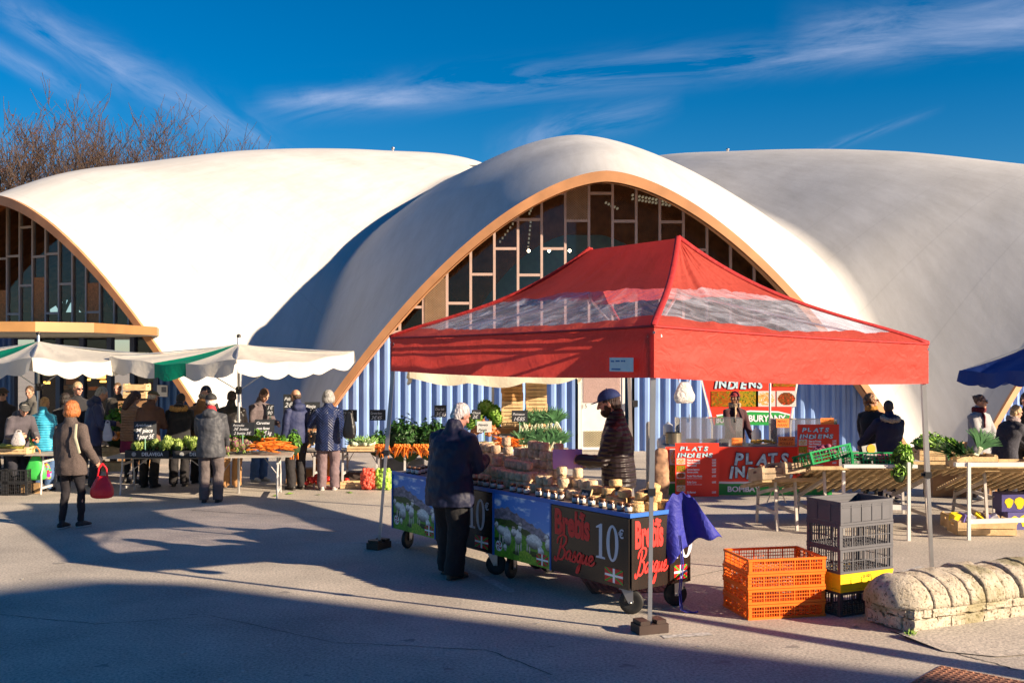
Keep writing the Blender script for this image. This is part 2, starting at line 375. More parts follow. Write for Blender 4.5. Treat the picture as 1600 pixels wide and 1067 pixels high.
def roof_mat():
    m = bpy.data.materials.new('white_roof_membrane'); m.use_nodes = True; nt = m.node_tree; n = nt.nodes; l = nt.links; b = n['Principled BSDF']
    uv = n.new('ShaderNodeUVMap'); uv.uv_map = 'shell'
    def noise(sx, sy, det, rough=.6):
        mp = n.new('ShaderNodeMapping'); mp.inputs['Scale'].default_value = (sx, sy, 1); l.new(uv.outputs[0], mp.inputs[0])
        q = n.new('ShaderNodeTexNoise'); q.inputs['Scale'].default_value = 1; q.inputs['Detail'].default_value = det; q.inputs['Roughness'].default_value = rough
        l.new(mp.outputs[0], q.inputs[0]); return q
    def ramp(src, p0, p1, c0, c1):
        r = n.new('ShaderNodeValToRGB'); r.color_ramp.elements[0].position = p0; r.color_ramp.elements[1].position = p1
        r.color_ramp.elements[0].color = c0+(1,); r.color_ramp.elements[1].color = c1+(1,); l.new(src, r.inputs[0]); return r
    def mul(a, c, f=1):
        x = n.new('ShaderNodeMix'); x.data_type = 'RGBA'; x.blend_type = 'MULTIPLY'; x.inputs[0].default_value = f; l.new(a, x.inputs[6]); l.new(c, x.inputs[7]); return x.outputs[2]
    base = ramp(noise(.35, .35, 6).outputs[0], .3, .7, (.53, .525, .51), (.61, .605, .595))
    streak = ramp(noise(3.2, .5, 8, .75).outputs[0], .30, .62, (.84, .835, .82), (1, 1, 1))
    streak2 = ramp(noise(.4, .3, 6, .7).outputs[0], .30, .55, (.90, .89, .88), (1, 1, 1))
    sp = n.new('ShaderNodeSeparateXYZ'); wv = noise(.6, .6, 3); va = n.new('ShaderNodeVectorMath'); va.operation = 'MULTIPLY_ADD'; va.inputs[1].default_value = (.06, .06, 0); l.new(wv.outputs['Color'], va.inputs[0]); l.new(uv.outputs[0], va.inputs[2]); l.new(va.outputs[0], sp.inputs[0])
    pp = n.new('ShaderNodeMath'); pp.operation = 'PINGPONG'; pp.inputs[1].default_value = .8; l.new(sp.outputs[1], pp.inputs[0])
    ring = ramp(pp.outputs[0], 0, .028, (.80, .80, .80), (1, 1, 1))
    spots = ramp(noise(2.2, 2.2, 9, .85).outputs[0], .26, .34, (.6, .58, .55), (1, 1, 1))
    l.new(mul(mul(mul(mul(base.outputs[0], streak.outputs[0]), streak2.outputs[0]), ring.outputs[0], .45), spots.outputs[0], .8), b.inputs['Base Color'])
    b.inputs['Roughness'].default_value = .62
    bp = n.new('ShaderNodeBump'); bp.inputs['Strength'].default_value = .25; bp.inputs['Distance'].default_value = .03
    q = noise(1.5, 1.5, 8, .7); l.new(q.outputs[0], bp.inputs['Height']); l.new(bp.outputs[0], b.inputs['Normal'])
    return m
ROOF = roof_mat()
rimm = mat('terracotta_rim_paint', (.50, .24, .105), .55, .16, 2)
soff = mat('timber_soffit', (.40, .17, .06), .6, .35, 3)
hall = empty('market_hall', (HXc, HZc, 0), 0, 'round white concrete market hall with a folded shell roof on arches', 'market hall')
nt_, nu_ = 80, 40
ths = HPH-HA+np.arange(HN*nu_)*2*HA/nu_; us = ((ths-HPH+HA) % (2*HA))/HA-1
ts = np.r_[.02, np.linspace(.04, 1, nt_)]
TT, UU = np.meshgrid(ts, us, indexing='ij'); _, TH = np.meshgrid(ts, ths, indexing='ij')
ZT = shell(TT, UU)
def ring_mesh(name, zoff, m, flip):
    Xs = HR*TT*np.sin(TH); Ys = -HR*TT*np.cos(TH); Zs = ZT-zoff
    n = len(ths); V = np.stack([Xs.ravel(), Ys.ravel(), Zs.ravel()], 1)
    i, j = np.meshgrid(np.arange(len(ts)-1), np.arange(n), indexing='ij'); i = i.ravel(); j = j.ravel(); j2 = (j+1) % n
    F = np.stack([i*n+j, (i+1)*n+j, (i+1)*n+j2, i*n+j2], 1)
    keep = np.min(Zs.ravel()[F], 1) > -.6; keep = np.max(Zs.ravel()[F], 1) > -.15
    F = F[keep]
    if flip: F = F[:, ::-1]
    top = [list(range(n))]
    me = bpy.data.meshes.new(name); me.from_pydata(V.tolist(), [], F.tolist()+([list(range(n))] if not flip else [list(range(n))[::-1]]))
    uvl = me.uv_layers.new(name='shell'); li = np.zeros(len(me.loops), int); me.loops.foreach_get('vertex_index', li)
    us_ = (TH*26).ravel(); rs_ = (TT*HR).ravel(); arr = np.stack([us_[li], rs_[li]], 1); uvl.data.foreach_set('uv', arr.ravel())
    me.materials.append(m); me.polygons.foreach_set('use_smooth', [True]*len(me.polygons))
    o = bpy.data.objects.new(name, me); C.objects.link(o); o.parent = hall
    return o
rs = ring_mesh('roof', 0, ROOF, False)
ring_mesh('soffit', .22, soff, True)
# the terracotta rim of every arch: a thick band following the shell's cut edge
for k in range(HN):
    kk = k if k < 7 else k-13
    bm = bmesh.new(); uu = np.linspace(-1, 1, 141); zz = shell(np.ones(141), uu); pr = None
    for u, z in zip(uu, zz):
        if z < -.5: continue
        th = HPH+kk*2*HA+u*HA
        def P(r, q): return bm.verts.new((r*math.sin(th), -r*math.cos(th), q))
        cur = [P(HR+.05, z+.035), P(HR+.05, z-.2), P(HR-.35, z-.2+.02), P(HR-.35, z+.02)]
        if pr:
            for a in range(4): bm.faces.new((pr[a], pr[(a+1) % 4], cur[(a+1) % 4], cur[a]))
        pr = cur
    link('arch_rim', bm, rimm, hall, smooth=False)
# roof furniture
bm = bmesh.new()
for (px, py, d) in ((720, 260, 45.),):
    x0 = X(707, d); x1 = X(745, d); z = ZZ(260, d); box(bm, x0-HXc, x1-HXc, d-HZc, d-HZc+.6, z-.12, z+.05)
link('roof_vent', bm, mat('dark_flashing', (.2, .19, .18), .6), hall)
for px, py, d in ((614, 233, 50.), (1137, 235, 50.)):
    bm = bmesh.new(); tube(bm, [(0, 0, -1), (0, 0, .12)], [.05, .04], 8); ell(bm, (0, 0, .12), .08, u=10, v=6)
    link('roof_lightning_finial', bm, steel, hall, loc=(X(px, d)-HXc, d-HZc, ZZ(py, d)-.1))

# ---- facade under an arch: corrugated wall below, glazing with staggered transoms above
mull = mat('mullion_pink_grey', (.50, .36, .31), .5, .08)
mull2 = mat('mullion_grey', (.42, .42, .40), .5, .08)
corr = mat('blue_corrugated_steel', (.22, .34, .62), .32, .1, 1.5, metal=.0, spec=.7)
mesh_m = mat('expanded_metal', (.42, .27, .16), .6, .15)
def glassm(name, tint, mixv=.2):
    m = bpy.data.materials.new(name); m.use_nodes = True; nt = m.node_tree; n = nt.nodes; l = nt.links
    n.remove(n['Principled BSDF']); o = n['Material Output']
    t = n.new('ShaderNodeBsdfTransparent'); t.inputs[0].default_value = tint+(1,)
    gl = n.new('ShaderNodeBsdfGlossy'); gl.inputs['Roughness'].default_value = .02
    fr = n.new('ShaderNodeFresnel'); fr.inputs[0].default_value = 1.5
    mx = n.new('ShaderNodeMixShader'); l.new(fr.outputs[0], mx.inputs[0]); l.new(t.outputs[0], mx.inputs[1]); l.new(gl.outputs[0], mx.inputs[2]); l.new(mx.outputs[0], o.inputs[0])
    MATS[name] = m; return m
glass = glassm('window_glass', (.86, .88, .9))
def facade(kk, inset, wall_top, mm, trans, x_lo=-9, x_hi=9, corrug=True, door=None, step=.535, phase=0., meshcols=(), amber=()):
    """everything in the sector's own frame: lx along the chord, built at radius HR-inset (chord plane)"""
    th = HPH+kk*2*HA; rc = HR*math.cos(HW*HA)-inset
    rot = Matrix.Rotation(th, 4, 'Z')   # local -y points outwards
    def W(lx, z, dy=0): return rot @ Vector((lx, -(rc)+dy, z))
    def top(lx):
        p = W(lx, 0); return shell_at(p.x+HXc, p.y+HZc)-.24
    hw = 0
    while top(hw) > 0.02 and hw < 8: hw += .02
    M = rot @ T(0, -rc, 0)
    # vertical mullions and transoms
    bm = bmesh.new(); gb = bmesh.new(); n = int(hw/step)+1; cols = [phase+i*step for i in range(-n-1, n+2)]
    for c in cols:
        if abs(c) < hw and top(c) > wall_top+.05: box(bm, c-.028, c+.028, -.05, .05, wall_top, top(c)+.03, M)
    # clip helper: the half width at a height
    def half(z, s):
        x = 0
        while top(s*x) > z and x < 8: x += .02
        return x*s
    l0, l1 = half(wall_top, -1), half(wall_top, 1)
    box(bm, l0, l1, -.055, .055, wall_top-.04, wall_top+.04, M)
    for ci, zs in trans.items():
        a = phase+ci*step; b = a+step
        for z in zs:
            if top(a) > z-.3 and top(b) > z-.3:
                aa = max(a, half(z, -1)); bb = min(b, half(z, 1))
                if bb > aa: box(bm, aa+.028, bb-.028, -.045, .045, z-.03, z+.03, M)
    link('window_frame', bm, mm, hall)
    # glass: panes follow the arch
    xs = np.arange(l0, l1, .1); 
    for a, b in zip(xs, xs[1:]):
        ta, tb = top(a), top(b)
        if min(ta, tb) > wall_top: gb.faces.new([gb.verts.new(W(*q)) for q in ((a, wall_top), (b, wall_top), (b, tb+.03), (a, ta+.03))])
    bmesh.ops.remove_doubles(gb, verts=gb.verts, dist=.001)
    link('window_glass', gb, glass, hall)
    for ci, z0, z1 in meshcols:
        eb = bmesh.new(); a = phase+ci*step+.03; b = a+step-.06; z1_ = min(z1, top(a), top(b)); zz_ = z0
        while zz_ < z1_:
            for q in range(8):
                x0 = a+(b-a)*q/8; x1 = a+(b-a)*(q+1)/8; zm = min(zz_+.055, z1_)
                bar(eb, W(x0, zz_, -.06), W(x1, zm, -.06), .012, .012); bar(eb, W(x1, zz_, -.06), W(x0, zm, -.06), .012, .012)
            zz_ += .055
        link('mesh_screen', eb, mesh_m, hall)
    for ci, z0, z1 in amber:
        a = phase+ci*step+.03; b = a+step-.06; z1_ = min(z1, top(a), top(b)); ab = bmesh.new(); box(ab, a, b, -.02, .02, z0, z1_, M); link('amber_panel', ab, mat('amber_board', (.42, .19, .06), .6, .35, 20), hall)
    if corrug:
        cb = bmesh.new(); prev = None; x = -hw; i = 0; per = .235
        prof = [(0, 0), (.07, 0), (.105, .075), (.175, .075), (.235-.001, 0)]
        pts = []
        while x < hw:
            for dx, dy in prof: pts.append((x+dx, dy))
            x += per
        for (lx, dy) in pts:
            tz = min(wall_top-.04, top(lx)+.1)
            if tz < .05 or abs(lx) > hw or not (x_lo < lx < x_hi) or (door and door[0]-.02 < lx < door[1]+.02): prev = None; continue
            cur = (cb.verts.new(W(lx, 0, -dy-.02)), cb.verts.new(W(lx, tz, -dy-.02)))
            if prev: cb.faces.new((prev[0], cur[0], cur[1], prev[1]))
            prev = cur
        link('corrugated_wall', cb, corr, hall)
        bb = bmesh.new()
        for a, b in zip(np.arange(-hw, hw, .3), np.arange(-hw, hw, .3)+.3):
            if not (x_lo-.3 < a < x_hi) or (door and a < door[1] and b > door[0]): continue
            t_ = min(wall_top-.05, top(a), top(b))
            if t_ > .1: box(bb, a, b, .03, .1, 0, t_, M)
        link('inner_wall', bb, mat('dark_lining', (.05, .045, .04), .8), hall)
    return W, M, top
d0 = HZc-(HR*math.cos(HW*HA)-.35)   # distance of the central facade from the camera
def zf(cy): return ZZ(cy*.5+200, d0)
# transoms read per bay; bay 0 starts at lx of image x 905
ph0 = X(905, d0)-HXc
tr = {-1: [zf(290)], 0: [zf(205)], 1: [zf(292)], 3: [zf(294)], 4: [zf(381)], 5: [zf(467)], 2: [zf(420)], -2: [zf(205), zf(378)], -3: [zf(287), zf(460)],
      -4: [zf(288), zf(378)], -5: [zf(458)], -6: [zf(375), zf(548)], -7: [zf(457)], -8: [zf(560)], 6: [zf(560)], 7: [zf(600)]}
dx0 = X(888, d0)-HXc; dx1 = X(972, d0)-HXc
Wc, Mc, topc = facade(0, .35, ZZ(519, d0), mull, tr, door=(dx0, dx1), phase=ph0, step=.535, meshcols=((-1, zf(288), 9), (-7, zf(632), zf(457))))
# door of the central bay
bm = bmesh.new()
for a, b, c, d in ((dx0, dx0+.07, 0, 2.66), (dx1-.07, dx1, 0, 2.66), (dx0+.07, dx1-.07, 2.14, 2.2), (dx0+.07, dx1-.07, 2.58, 2.66)): box(bm, a, b, -.06, .05, c, d, Mc)
box(bm, X(957, d0)-HXc, X(961, d0)-HXc, -.05, .04, 0, 2.14, Mc)
link('door_frame', bm, white, hall)
dr = link('door', bmesh.new(), white, hall)
bm = bmesh.new(); xr = X(957, d0)-HXc; box(bm, dx0+.08, xr-.01, -.03, .02, .02, 2.13, Mc); bm.to_mesh(dr.data); bm.free()
bm = bmesh.new()
box(bm, dx0+.12, xr-.05, -.045, -.031, ZZ(630, d0)+.02, 2.1, Mc); link('mesh_panel', bm, mat('pinkish_mesh', (.42, .28, .25), .6, .15, 60, .5, 200), dr)
bm = bmesh.new(); zz0 = .1
while zz0 < ZZ(674, d0):
    for q in range(12):
        x0_ = dx0+.14+q*(xr-dx0-.2)/12; x1_ = dx0+.14+(q+1)*(xr-dx0-.2)/12
        bar(bm, Mc @ Vector((x0_, -.04, zz0)), Mc @ Vector((x1_, -.04, zz0+.05)), .012); bar(bm, Mc @ Vector((x1_, -.045, zz0)), Mc @ Vector((x0_, -.045, zz0+.05)), .012)
    zz0 += .05
link('door_grille', bm, mat('brass_grille', (.42, .36, .2), .5), dr)
text('door_number', '15', .13, Mc @ T(X(889, d0)-HXc+.06, -.075, ZZ(637, d0)), mat('black_print', (.01, .01, .01), .6, 0), dr)
bm = bmesh.new(); box(bm, X(971, d0)-HXc+.02, X(971, d0)-HXc+.13, -.22, -.1, ZZ(635, d0), ZZ(625, d0), Mc)
link('wall_lamp_box', bm, black_pl, hall)
bm = bmesh.new(); box(bm, dx1+.01, 4.9, .12, .15, .0, 2.6, Mc); link('wall_lining', bm, mat('dark_lining', (.05, .045, .04), .8), hall)
# left entrance bay (sector -1): wide glazed entrance under a porch slab
thl = HPH-2*HA; dl = .9
trl = {i: [2.9+((i % 3)*.75+.35), 2.9+((i % 3)*.75+.35)+1.55] for i in range(-10, 10)}
Wl, Ml, topl = facade(-1, dl, 2.85, mull2, trl, corrug=False, step=.5, amber=((-1, 2.9, 4.2), (3, 2.9, 4.0), (-4, 2.9, 3.9), (6, 2.9, 3.7)))
# right bays and the ones out of sight still glazed so the hall reads from other places
Wr, Mr, topr = facade(1, .5, 2.7, mull2, trl, step=.6)
for kk in (-2, 2, -6, 6, 5, -5): facade(kk, .5, 2.7, mull2, {}, step=1.2)
# ---- inside: timber proscenium arch and pale blue room beyond, behind the central glazing
bm = bmesh.new(); yb = 27.6-HZc; n = 60; hw_ = 4.3; az = 5.25
outer = []
for i in range(n+1):
    a = -8+16*i/n; outer.append((a, shell_at(a+HXc, 27.6)-.2))
for (a, za), (b, zb) in zip(outer, outer[1:]):
    def low(x): x = x-(X(912, 27.6)-HXc); return az*(1-(abs(x)/hw_)**2.1) if abs(x) < hw_ else 0
    la, lb = low(a), low(b)
    if za > la and zb > lb: bm.faces.new([bm.verts.new(q) for q in ((a, yb, la), (b, yb, lb), (b, yb, zb), (a, yb, za))])
def planked(name, col):
    m = mat(name, col, .55, .3, 4); return bands(m, 12, .8, .02, 'DIAGONAL')
link('inner_arch_wall', bm, planked('timber_lining', (.42, .17, .06)), hall)
bm = bmesh.new(); box(bm, -4.6, 4.6, 29.5-HZc, 29.6-HZc, 0, 5.4); link('inner_blue_wall', bm, mat('pale_blue_partition', (.45, .80, 1.0), .6, .1), hall)
for px in (826, 858, 890):
    bm = bmesh.new(); ell(bm, (0, 0, 0), .035, u=10, v=6); 
    link('ceiling_lamp', bm, mat('lit_bulb', (.9, .8, .6), .5, 0, emit=(1, .75, .45, 14)), hall, loc=(X(px, 25.6)-HXc, 25.6-HZc, ZZ(392, 25.6)))
def lights_row(px0, py0, px1, py1, n, d):
    bm = bmesh.new()
    for i in range(n):
        t = i/(n-1); px = px0+(px1-px0)*t; py = py0+(py1-py0)*t; box(bm, X(px, d)-HXc, X(px+2.6, d)-HXc, d-HZc, d-HZc+.2, ZZ(py+2.4, d), ZZ(py, d))
    link('strip_light', bm, mat('fluorescent_tube', (.8, .8, .7), .5, 0, emit=(1, .8, .5, .07)), hall)
lights_row(988, 303, 1046, 314, 12, 26.5); lights_row(988, 309, 1046, 319, 12, 26.5); lights_row(946, 315, 964, 324, 5, 26.5); lights_row(832, 318, 826, 332, 4, 26.5); lights_row(800, 348, 780, 376, 6, 26.5); lights_row(828, 345, 824, 384, 7, 26.5)
# ---- left porch slab with ochre fascia
och = mat('ochre_fascia', (.40, .21, .075), .5, .12, 2); och2 = mat('brown_fascia', (.36, .17, .055), .5, .12, 2)
pz = 20.0
P1 = [(X(-260, 19), 19.0), (X(55, 19.4), 19.4), (X(147, 20.2), 20.2), (X(245, 23.6), 23.6), (X(240, 25.2), 25.6), (X(150, 28), 28.2), (X(-260, 28), 29.5)]
bm = bmesh.new(); zt, zb = 2.78, 2.60
up = [bm.verts.new((x, y, zt)) for x, y in P1]; lo = [bm.verts.new((x, y, zb)) for x, y in P1]
bm.faces.new(up); bm.faces.new(lo[::-1]).material_index = 1
for i in range(len(P1)):
    j = (i+1) % len(P1); f = bm.faces.new((up[i], lo[i], lo[j], up[j])); f.material_index = 0 if i < 2 else 2
po = link('porch_canopy', bm, [och, mat('grey_soffit', (.42, .42, .38), .7, .1), och2]); po.parent = hall; po.location = (-HXc, -HZc, 0)
# ---- glazed entrance doors under the porch, in the plane of the left arch
dfr = mat('dark_blue_frame', (.03, .05, .12), .4, .1)
def lx_at(px):
    a, b = -8., 8.
    for _ in range(40):
        m_ = (a+b)/2; q = Wl(m_, 0); v_ = 800+FPX*(q.x+HXc)/(q.y+HZc)
        if v_ < px: a = m_
        else: b = m_
    return a
ent = bmesh.new(); eg = bmesh.new(); xsd = [lx_at(p) for p in (22, 60, 93, 130, 173, 209, 246)]
for x in xsd: box(ent, x-.08, x+.08, -.06, .06, 0, 2.8, Ml)
for z in (2.15, 2.76): box(ent, xsd[0], xsd[-1], -.045, .045, z-.04, z+.04, Ml)
for a, b in zip(xsd, xsd[1:]):
    eg.faces.new([eg.verts.new(Ml @ Vector(q)) for q in ((a+.08, 0, .05), (b-.08, 0, .05), (b-.08, 0, 2.7), (a+.08, 0, 2.7))])
link('entrance_frame', ent, dfr, hall); link('entrance_glass', eg, glass, hall)
def cwall(x0, x1, h, name='corrugated_wall'):
    cb = bmesh.new(); x = x0; prev = None
    while x < x1:
        for dx, dy in ((0, 0), (.07, 0), (.105, .07), (.175, .07), (.21, 0)):
            h_ = min(h, topl(x+dx)+.1)
            if h_ < .05: prev = None; continue
            cur = (cb.verts.new(Ml @ Vector((x+dx, -dy-.02, 0))), cb.verts.new(Ml @ Vector((x+dx, -dy-.02, h_))))
            if prev: cb.faces.new((prev[0], cur[0], cur[1], prev[1]))
            prev = cur
        x += .235
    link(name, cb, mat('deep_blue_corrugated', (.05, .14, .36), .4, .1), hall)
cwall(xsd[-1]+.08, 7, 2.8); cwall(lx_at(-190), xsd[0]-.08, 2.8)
bm = bmesh.new(); nx0 = lx_at(251); nz = 2.25-(612-549)*26.3/FPX; box(bm, nx0, nx0+.34, -.12, -.1, nz-.13, nz+.15, Ml)
o = link('wall_notice', bm, white, hall)
bm = bmesh.new(); box(bm, nx0+.15, nx0+.31, -.123, -.121, nz-.02, nz+.11, Ml); link('notice_text', bm, mat('grey_print', (.16, .17, .2), .7, .5, 60), o)
# interior goods and lamps behind the entrance
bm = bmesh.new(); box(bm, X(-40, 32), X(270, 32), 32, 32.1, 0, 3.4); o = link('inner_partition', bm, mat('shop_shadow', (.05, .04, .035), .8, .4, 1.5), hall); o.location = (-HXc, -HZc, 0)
for px, py, w_, h_ in ((157, 589, 12, 5), (160, 596, 8, 3), (72, 598, 8, 4), (137, 593, 5, 3)):
    bm = bmesh.new(); box(bm, X(px-w_/2, 30), X(px+w_/2, 30), 30, 30.1, ZZ(py+h_/2, 30), ZZ(py-h_/2, 30))
    o = link('shop_lamp', bm, mat('lit_shop_lamp', (.9, .5, .1), .5, 0, emit=(1, .5, .08, 2.2)), hall); o.location = (-HXc, -HZc, 0)
random.seed(5)
bm = bmesh.new()
for i in range(40):
    px = random.uniform(30, 240); d = 30.3; z = random.uniform(.3, 1.9); w_ = random.uniform(.1, .3); box(bm, X(px, d), X(px, d)+w_, d, d+.2, z, z+random.uniform(.08, .2), mi=random.randrange(4))
o = link('shop_goods', bm, [mat('goods_tan', (.35, .2, .08)), mat('goods_cream', (.45, .4, .28)), mat('goods_orange', (.5, .18, .03)), mat('goods_green', (.1, .2, .05))], hall); o.location = (-HXc, -HZc, 0)

# ---------------------------------------------------------------- bare trees behind the hall
bark = mat('bare_bark', (.075, .048, .036), .85, .3, 3); budm = mat('dry_leaves', (.16, .06, .03), .8, .3)
def bare_tree(px, d, top_py, spread, seed, lean=0, dens=1.):
    rr = random.Random(seed); z_top = ZZ(top_py, d)
    root = empty('bare_tree', (X(px, d), d, 0)); bm = bmesh.new(); tw = bmesh.new()
    def seg(b, a, c, r0, r1, n=3):
        a = Vector(a); c = Vector(c); dd = (c-a).normalized(); s = dd.orthogonal().normalized(); t = dd.cross(s)
        A = [b.verts.new(a+(s*math.cos(2*math.pi*k/n)+t*math.sin(2*math.pi*k/n))*r0) for k in range(n)]
        B = [b.verts.new(c+(s*math.cos(2*math.pi*k/n)+t*math.sin(2*math.pi*k/n))*r1) for k in range(n)]
        for k in range(n): b.faces.new((A[k], A[(k+1) % n], B[(k+1) % n], B[k]))
    def grow(p, dr, ln, r, lvl):
        n = 4; q = Vector(p); dcur = Vector(dr)
        for i in range(n):
            dcur = (dcur+Vector((rr.gauss(0, .09), rr.gauss(0, .09), .16 if lvl < 3 else .10))).normalized()
            e = q+dcur*ln/n; r1 = max(.013, r*(1-.55*(i+1)/n))
            seg(bm if lvl < 2 else tw, q, e, r*(1-.55*i/n), r1, 5 if lvl < 2 else 3)
            if lvl < 3 and (i > 0 or lvl > 0):
                for _ in range(2 if lvl < 2 else 1+(rr.random() < .45)):
                    ax = dcur.orthogonal().normalized(); ax.rotate(Matrix.Rotation(rr.uniform(0, 6.28), 3, dcur))
                    nd = (dcur*math.cos(R(24))+ax*math.sin(R(rr.uniform(16, 38)))).normalized()
                    if lvl > 0 or i > 0: grow(e, nd, ln*rr.uniform(.40, .62), max(.016, r1*.62), lvl+1)
            if lvl == 3 and rr.random() < .035:
                c = e; s = .07; tw.faces.new([tw.verts.new(c+Vector(v)) for v in ((s, 0, 0), (0, 0, s), (-s, 0, 0), (0, 0, -s))]).material_index = 1
            q = e
    H_ = z_top
    seg(bm, (0, 0, 0), (0, 0, H_*.35), .32, .24, 8)
    for k in range(5):
        a = k*1.26+rr.random()
        grow((0, 0, H_*(.22+.05*k)), (math.cos(a)*spread, math.sin(a)*spread, 1), H_*.62, .13, 0)
    grow((0, 0, H_*.35), (lean, 0, 1), H_*.62, .17, 0)
    # keep the top at its height
    zt = float(np.percentile([v.co.z for v in tw.verts], 99.7))
    for b in (bm, tw):
        for v in b.verts: v.co.z *= .965*z_top/zt
    link('trunk', bm, bark, root); link('crown', tw, [bark, budm], root, recalc=False)
    return root
tl = [(-25, 62, 190, .45, 1, 'at the picture edge, cut by the frame'), (30, 66, 205, .4, 2, 'second from the left picture edge'), (75, 60, 175, .4, 3, 'third from the left, above the arch rim'),
      (118, 64, 160, .35, 4, 'fourth from the left in the row'), (155, 70, 172, .35, 6, 'fifth from the left, beside the tallest'), (196, 62, 157, .4, 5, 'tallest and widest of the row'), (245, 66, 190, .4, 7, 'just right of the tallest one'),
      (292, 72, 208, .35, 8, 'second from the right end, low over the roof'), (347, 76, 222, .25, 9, 'last on the right, only its tip above the roof'), (402, 78, 231, .2, 11, 'barely poking out over the white roof')]
for px, d, ty, sp, sd, tx in tl:
    tag(bare_tree(px, d, ty, sp, sd), 'bare winter tree behind the roof, '+tx, 'tree', 'bare trees behind the market hall')
# ---------------------------------------------------------------- red pop-up tent
random.seed(3)
red_fab = mat('red_canvas', (.56, .045, .03), .75, .14, 3, .25, 14)
def fabric(name, col, transl=.3, wr=.5, sc=9):
    m = bpy.data.materials.new(name); m.use_nodes = True; nt = m.node_tree; n = nt.nodes; l = nt.links; b = n['Principled BSDF']; o = n['Material Output']
    tc = n.new('ShaderNodeTexCoord'); q = n.new('ShaderNodeTexNoise'); q.inputs['Scale'].default_value = 1.4; q.inputs['Detail'].default_value = 5; l.new(tc.outputs['Object'], q.inputs[0])
    r = n.new('ShaderNodeValToRGB'); r.color_ramp.elements[0].position = .3; r.color_ramp.elements[1].position = .7
    r.color_ramp.elements[0].color = tuple(c*.88 for c in col)+(1,); r.color_ramp.elements[1].color = tuple(min(1, c*1.1) for c in col)+(1,)
    l.new(q.outputs[0], r.inputs[0]); l.new(r.outputs[0], b.inputs['Base Color']); b.inputs['Roughness'].default_value = .6; b.inputs['Specular IOR Level'].default_value = .3
    q2 = n.new('ShaderNodeTexNoise'); q2.inputs['Scale'].default_value = sc; q2.inputs['Detail'].default_value = 3; q2.inputs['Distortion'].default_value = 1.2; l.new(tc.outputs['Object'], q2.inputs[0])
    bp = n.new('ShaderNodeBump'); bp.inputs['Strength'].default_value = wr; bp.inputs['Distance'].default_value = .025; l.new(q2.outputs[0], bp.inputs['Height']); l.new(bp.outputs[0], b.inputs['Normal'])
    t = n.new('ShaderNodeBsdfTranslucent'); l.new(r.outputs[0], t.inputs[0]); l.new(bp.outputs[0], t.inputs[1])
    mx = n.new('ShaderNodeMixShader'); mx.inputs[0].default_value = transl; l.new(b.outputs[0], mx.inputs[1]); l.new(t.outputs[0], mx.inputs[2]); l.new(mx.outputs[0], o.inputs[0])
    MATS[name] = m; return m
REDF = fabric('red_tent_fabric', (.68, .115, .085), .58, .6)
VALF = fabric('red_valance_fabric', (.66, .075, .055), .45, .5)
def pvc():
    m = bpy.data.materials.new('clear_wrinkled_pvc'); m.use_nodes = True; nt = m.node_tree; n = nt.nodes; l = nt.links; b = n['Principled BSDF']; o = n['Material Output']
    tc = n.new('ShaderNodeTexCoord'); mp = n.new('ShaderNodeMapping'); mp.inputs['Scale'].default_value = (1.1, 3.2, 3.2); mp.inputs['Rotation'].default_value = (.5, .3, .6); l.new(tc.outputs['Object'], mp.inputs[0])
    q = n.new('ShaderNodeTexNoise'); q.inputs['Scale'].default_value = 1.6; q.inputs['Detail'].default_value = 8; q.inputs['Roughness'].default_value = .58; q.inputs['Distortion'].default_value = 1.6; l.new(mp.outputs[0], q.inputs[0])
    bp = n.new('ShaderNodeBump'); bp.inputs['Strength'].default_value = 1.; bp.inputs['Distance'].default_value = .035; l.new(q.outputs[0], bp.inputs['Height'])
    b.inputs['Base Color'].default_value = (.74, .76, .88, 1); b.inputs['Roughness'].default_value = .12; b.inputs['Specular IOR Level'].default_value = .9; l.new(bp.outputs[0], b.inputs['Normal'])
    t = n.new('ShaderNodeBsdfTransparent'); t.inputs[0].default_value = (.86, .84, .93, 1)
    r = n.new('ShaderNodeValToRGB'); r.color_ramp.elements[0].position = .40; r.color_ramp.elements[1].position = .74; r.color_ramp.elements[0].color = (.14, .14, .14, 1); r.color_ramp.elements[1].color = (.62, .62, .62, 1)
    l.new(q.outputs[0], r.inputs[0])
    mx = n.new('ShaderNodeMixShader'); l.new(r.outputs[0], mx.inputs[0]); l.new(t.outputs[0], mx.inputs[1]); l.new(b.outputs[0], mx.inputs[2]); l.new(mx.outputs[0], o.inputs[0])
    return m
PVC = pvc()
tF = Vector((1.133, 8.67, 2.45)); tL = Vector((-1.375, 12.3, 2.40)); tR = Vector((4.0, 10.45, 2.32)); tB = Vector((1.5, 14.1, 2.42))
tF.x = X(1022, 8.67); pA = Vector((X(1060, 10.87), 10.87, 3.38)); pB = Vector((X(922, 12.06), 12.06, 3.375))
org = Vector((1.3, 11.4, 0))
tent = empty('market_tent', org, 0, 'red pop-up tent with clear roof windows over the cheese counter', 'tent')
def gprof(t): return t+.80*t*(1-t)**1.6
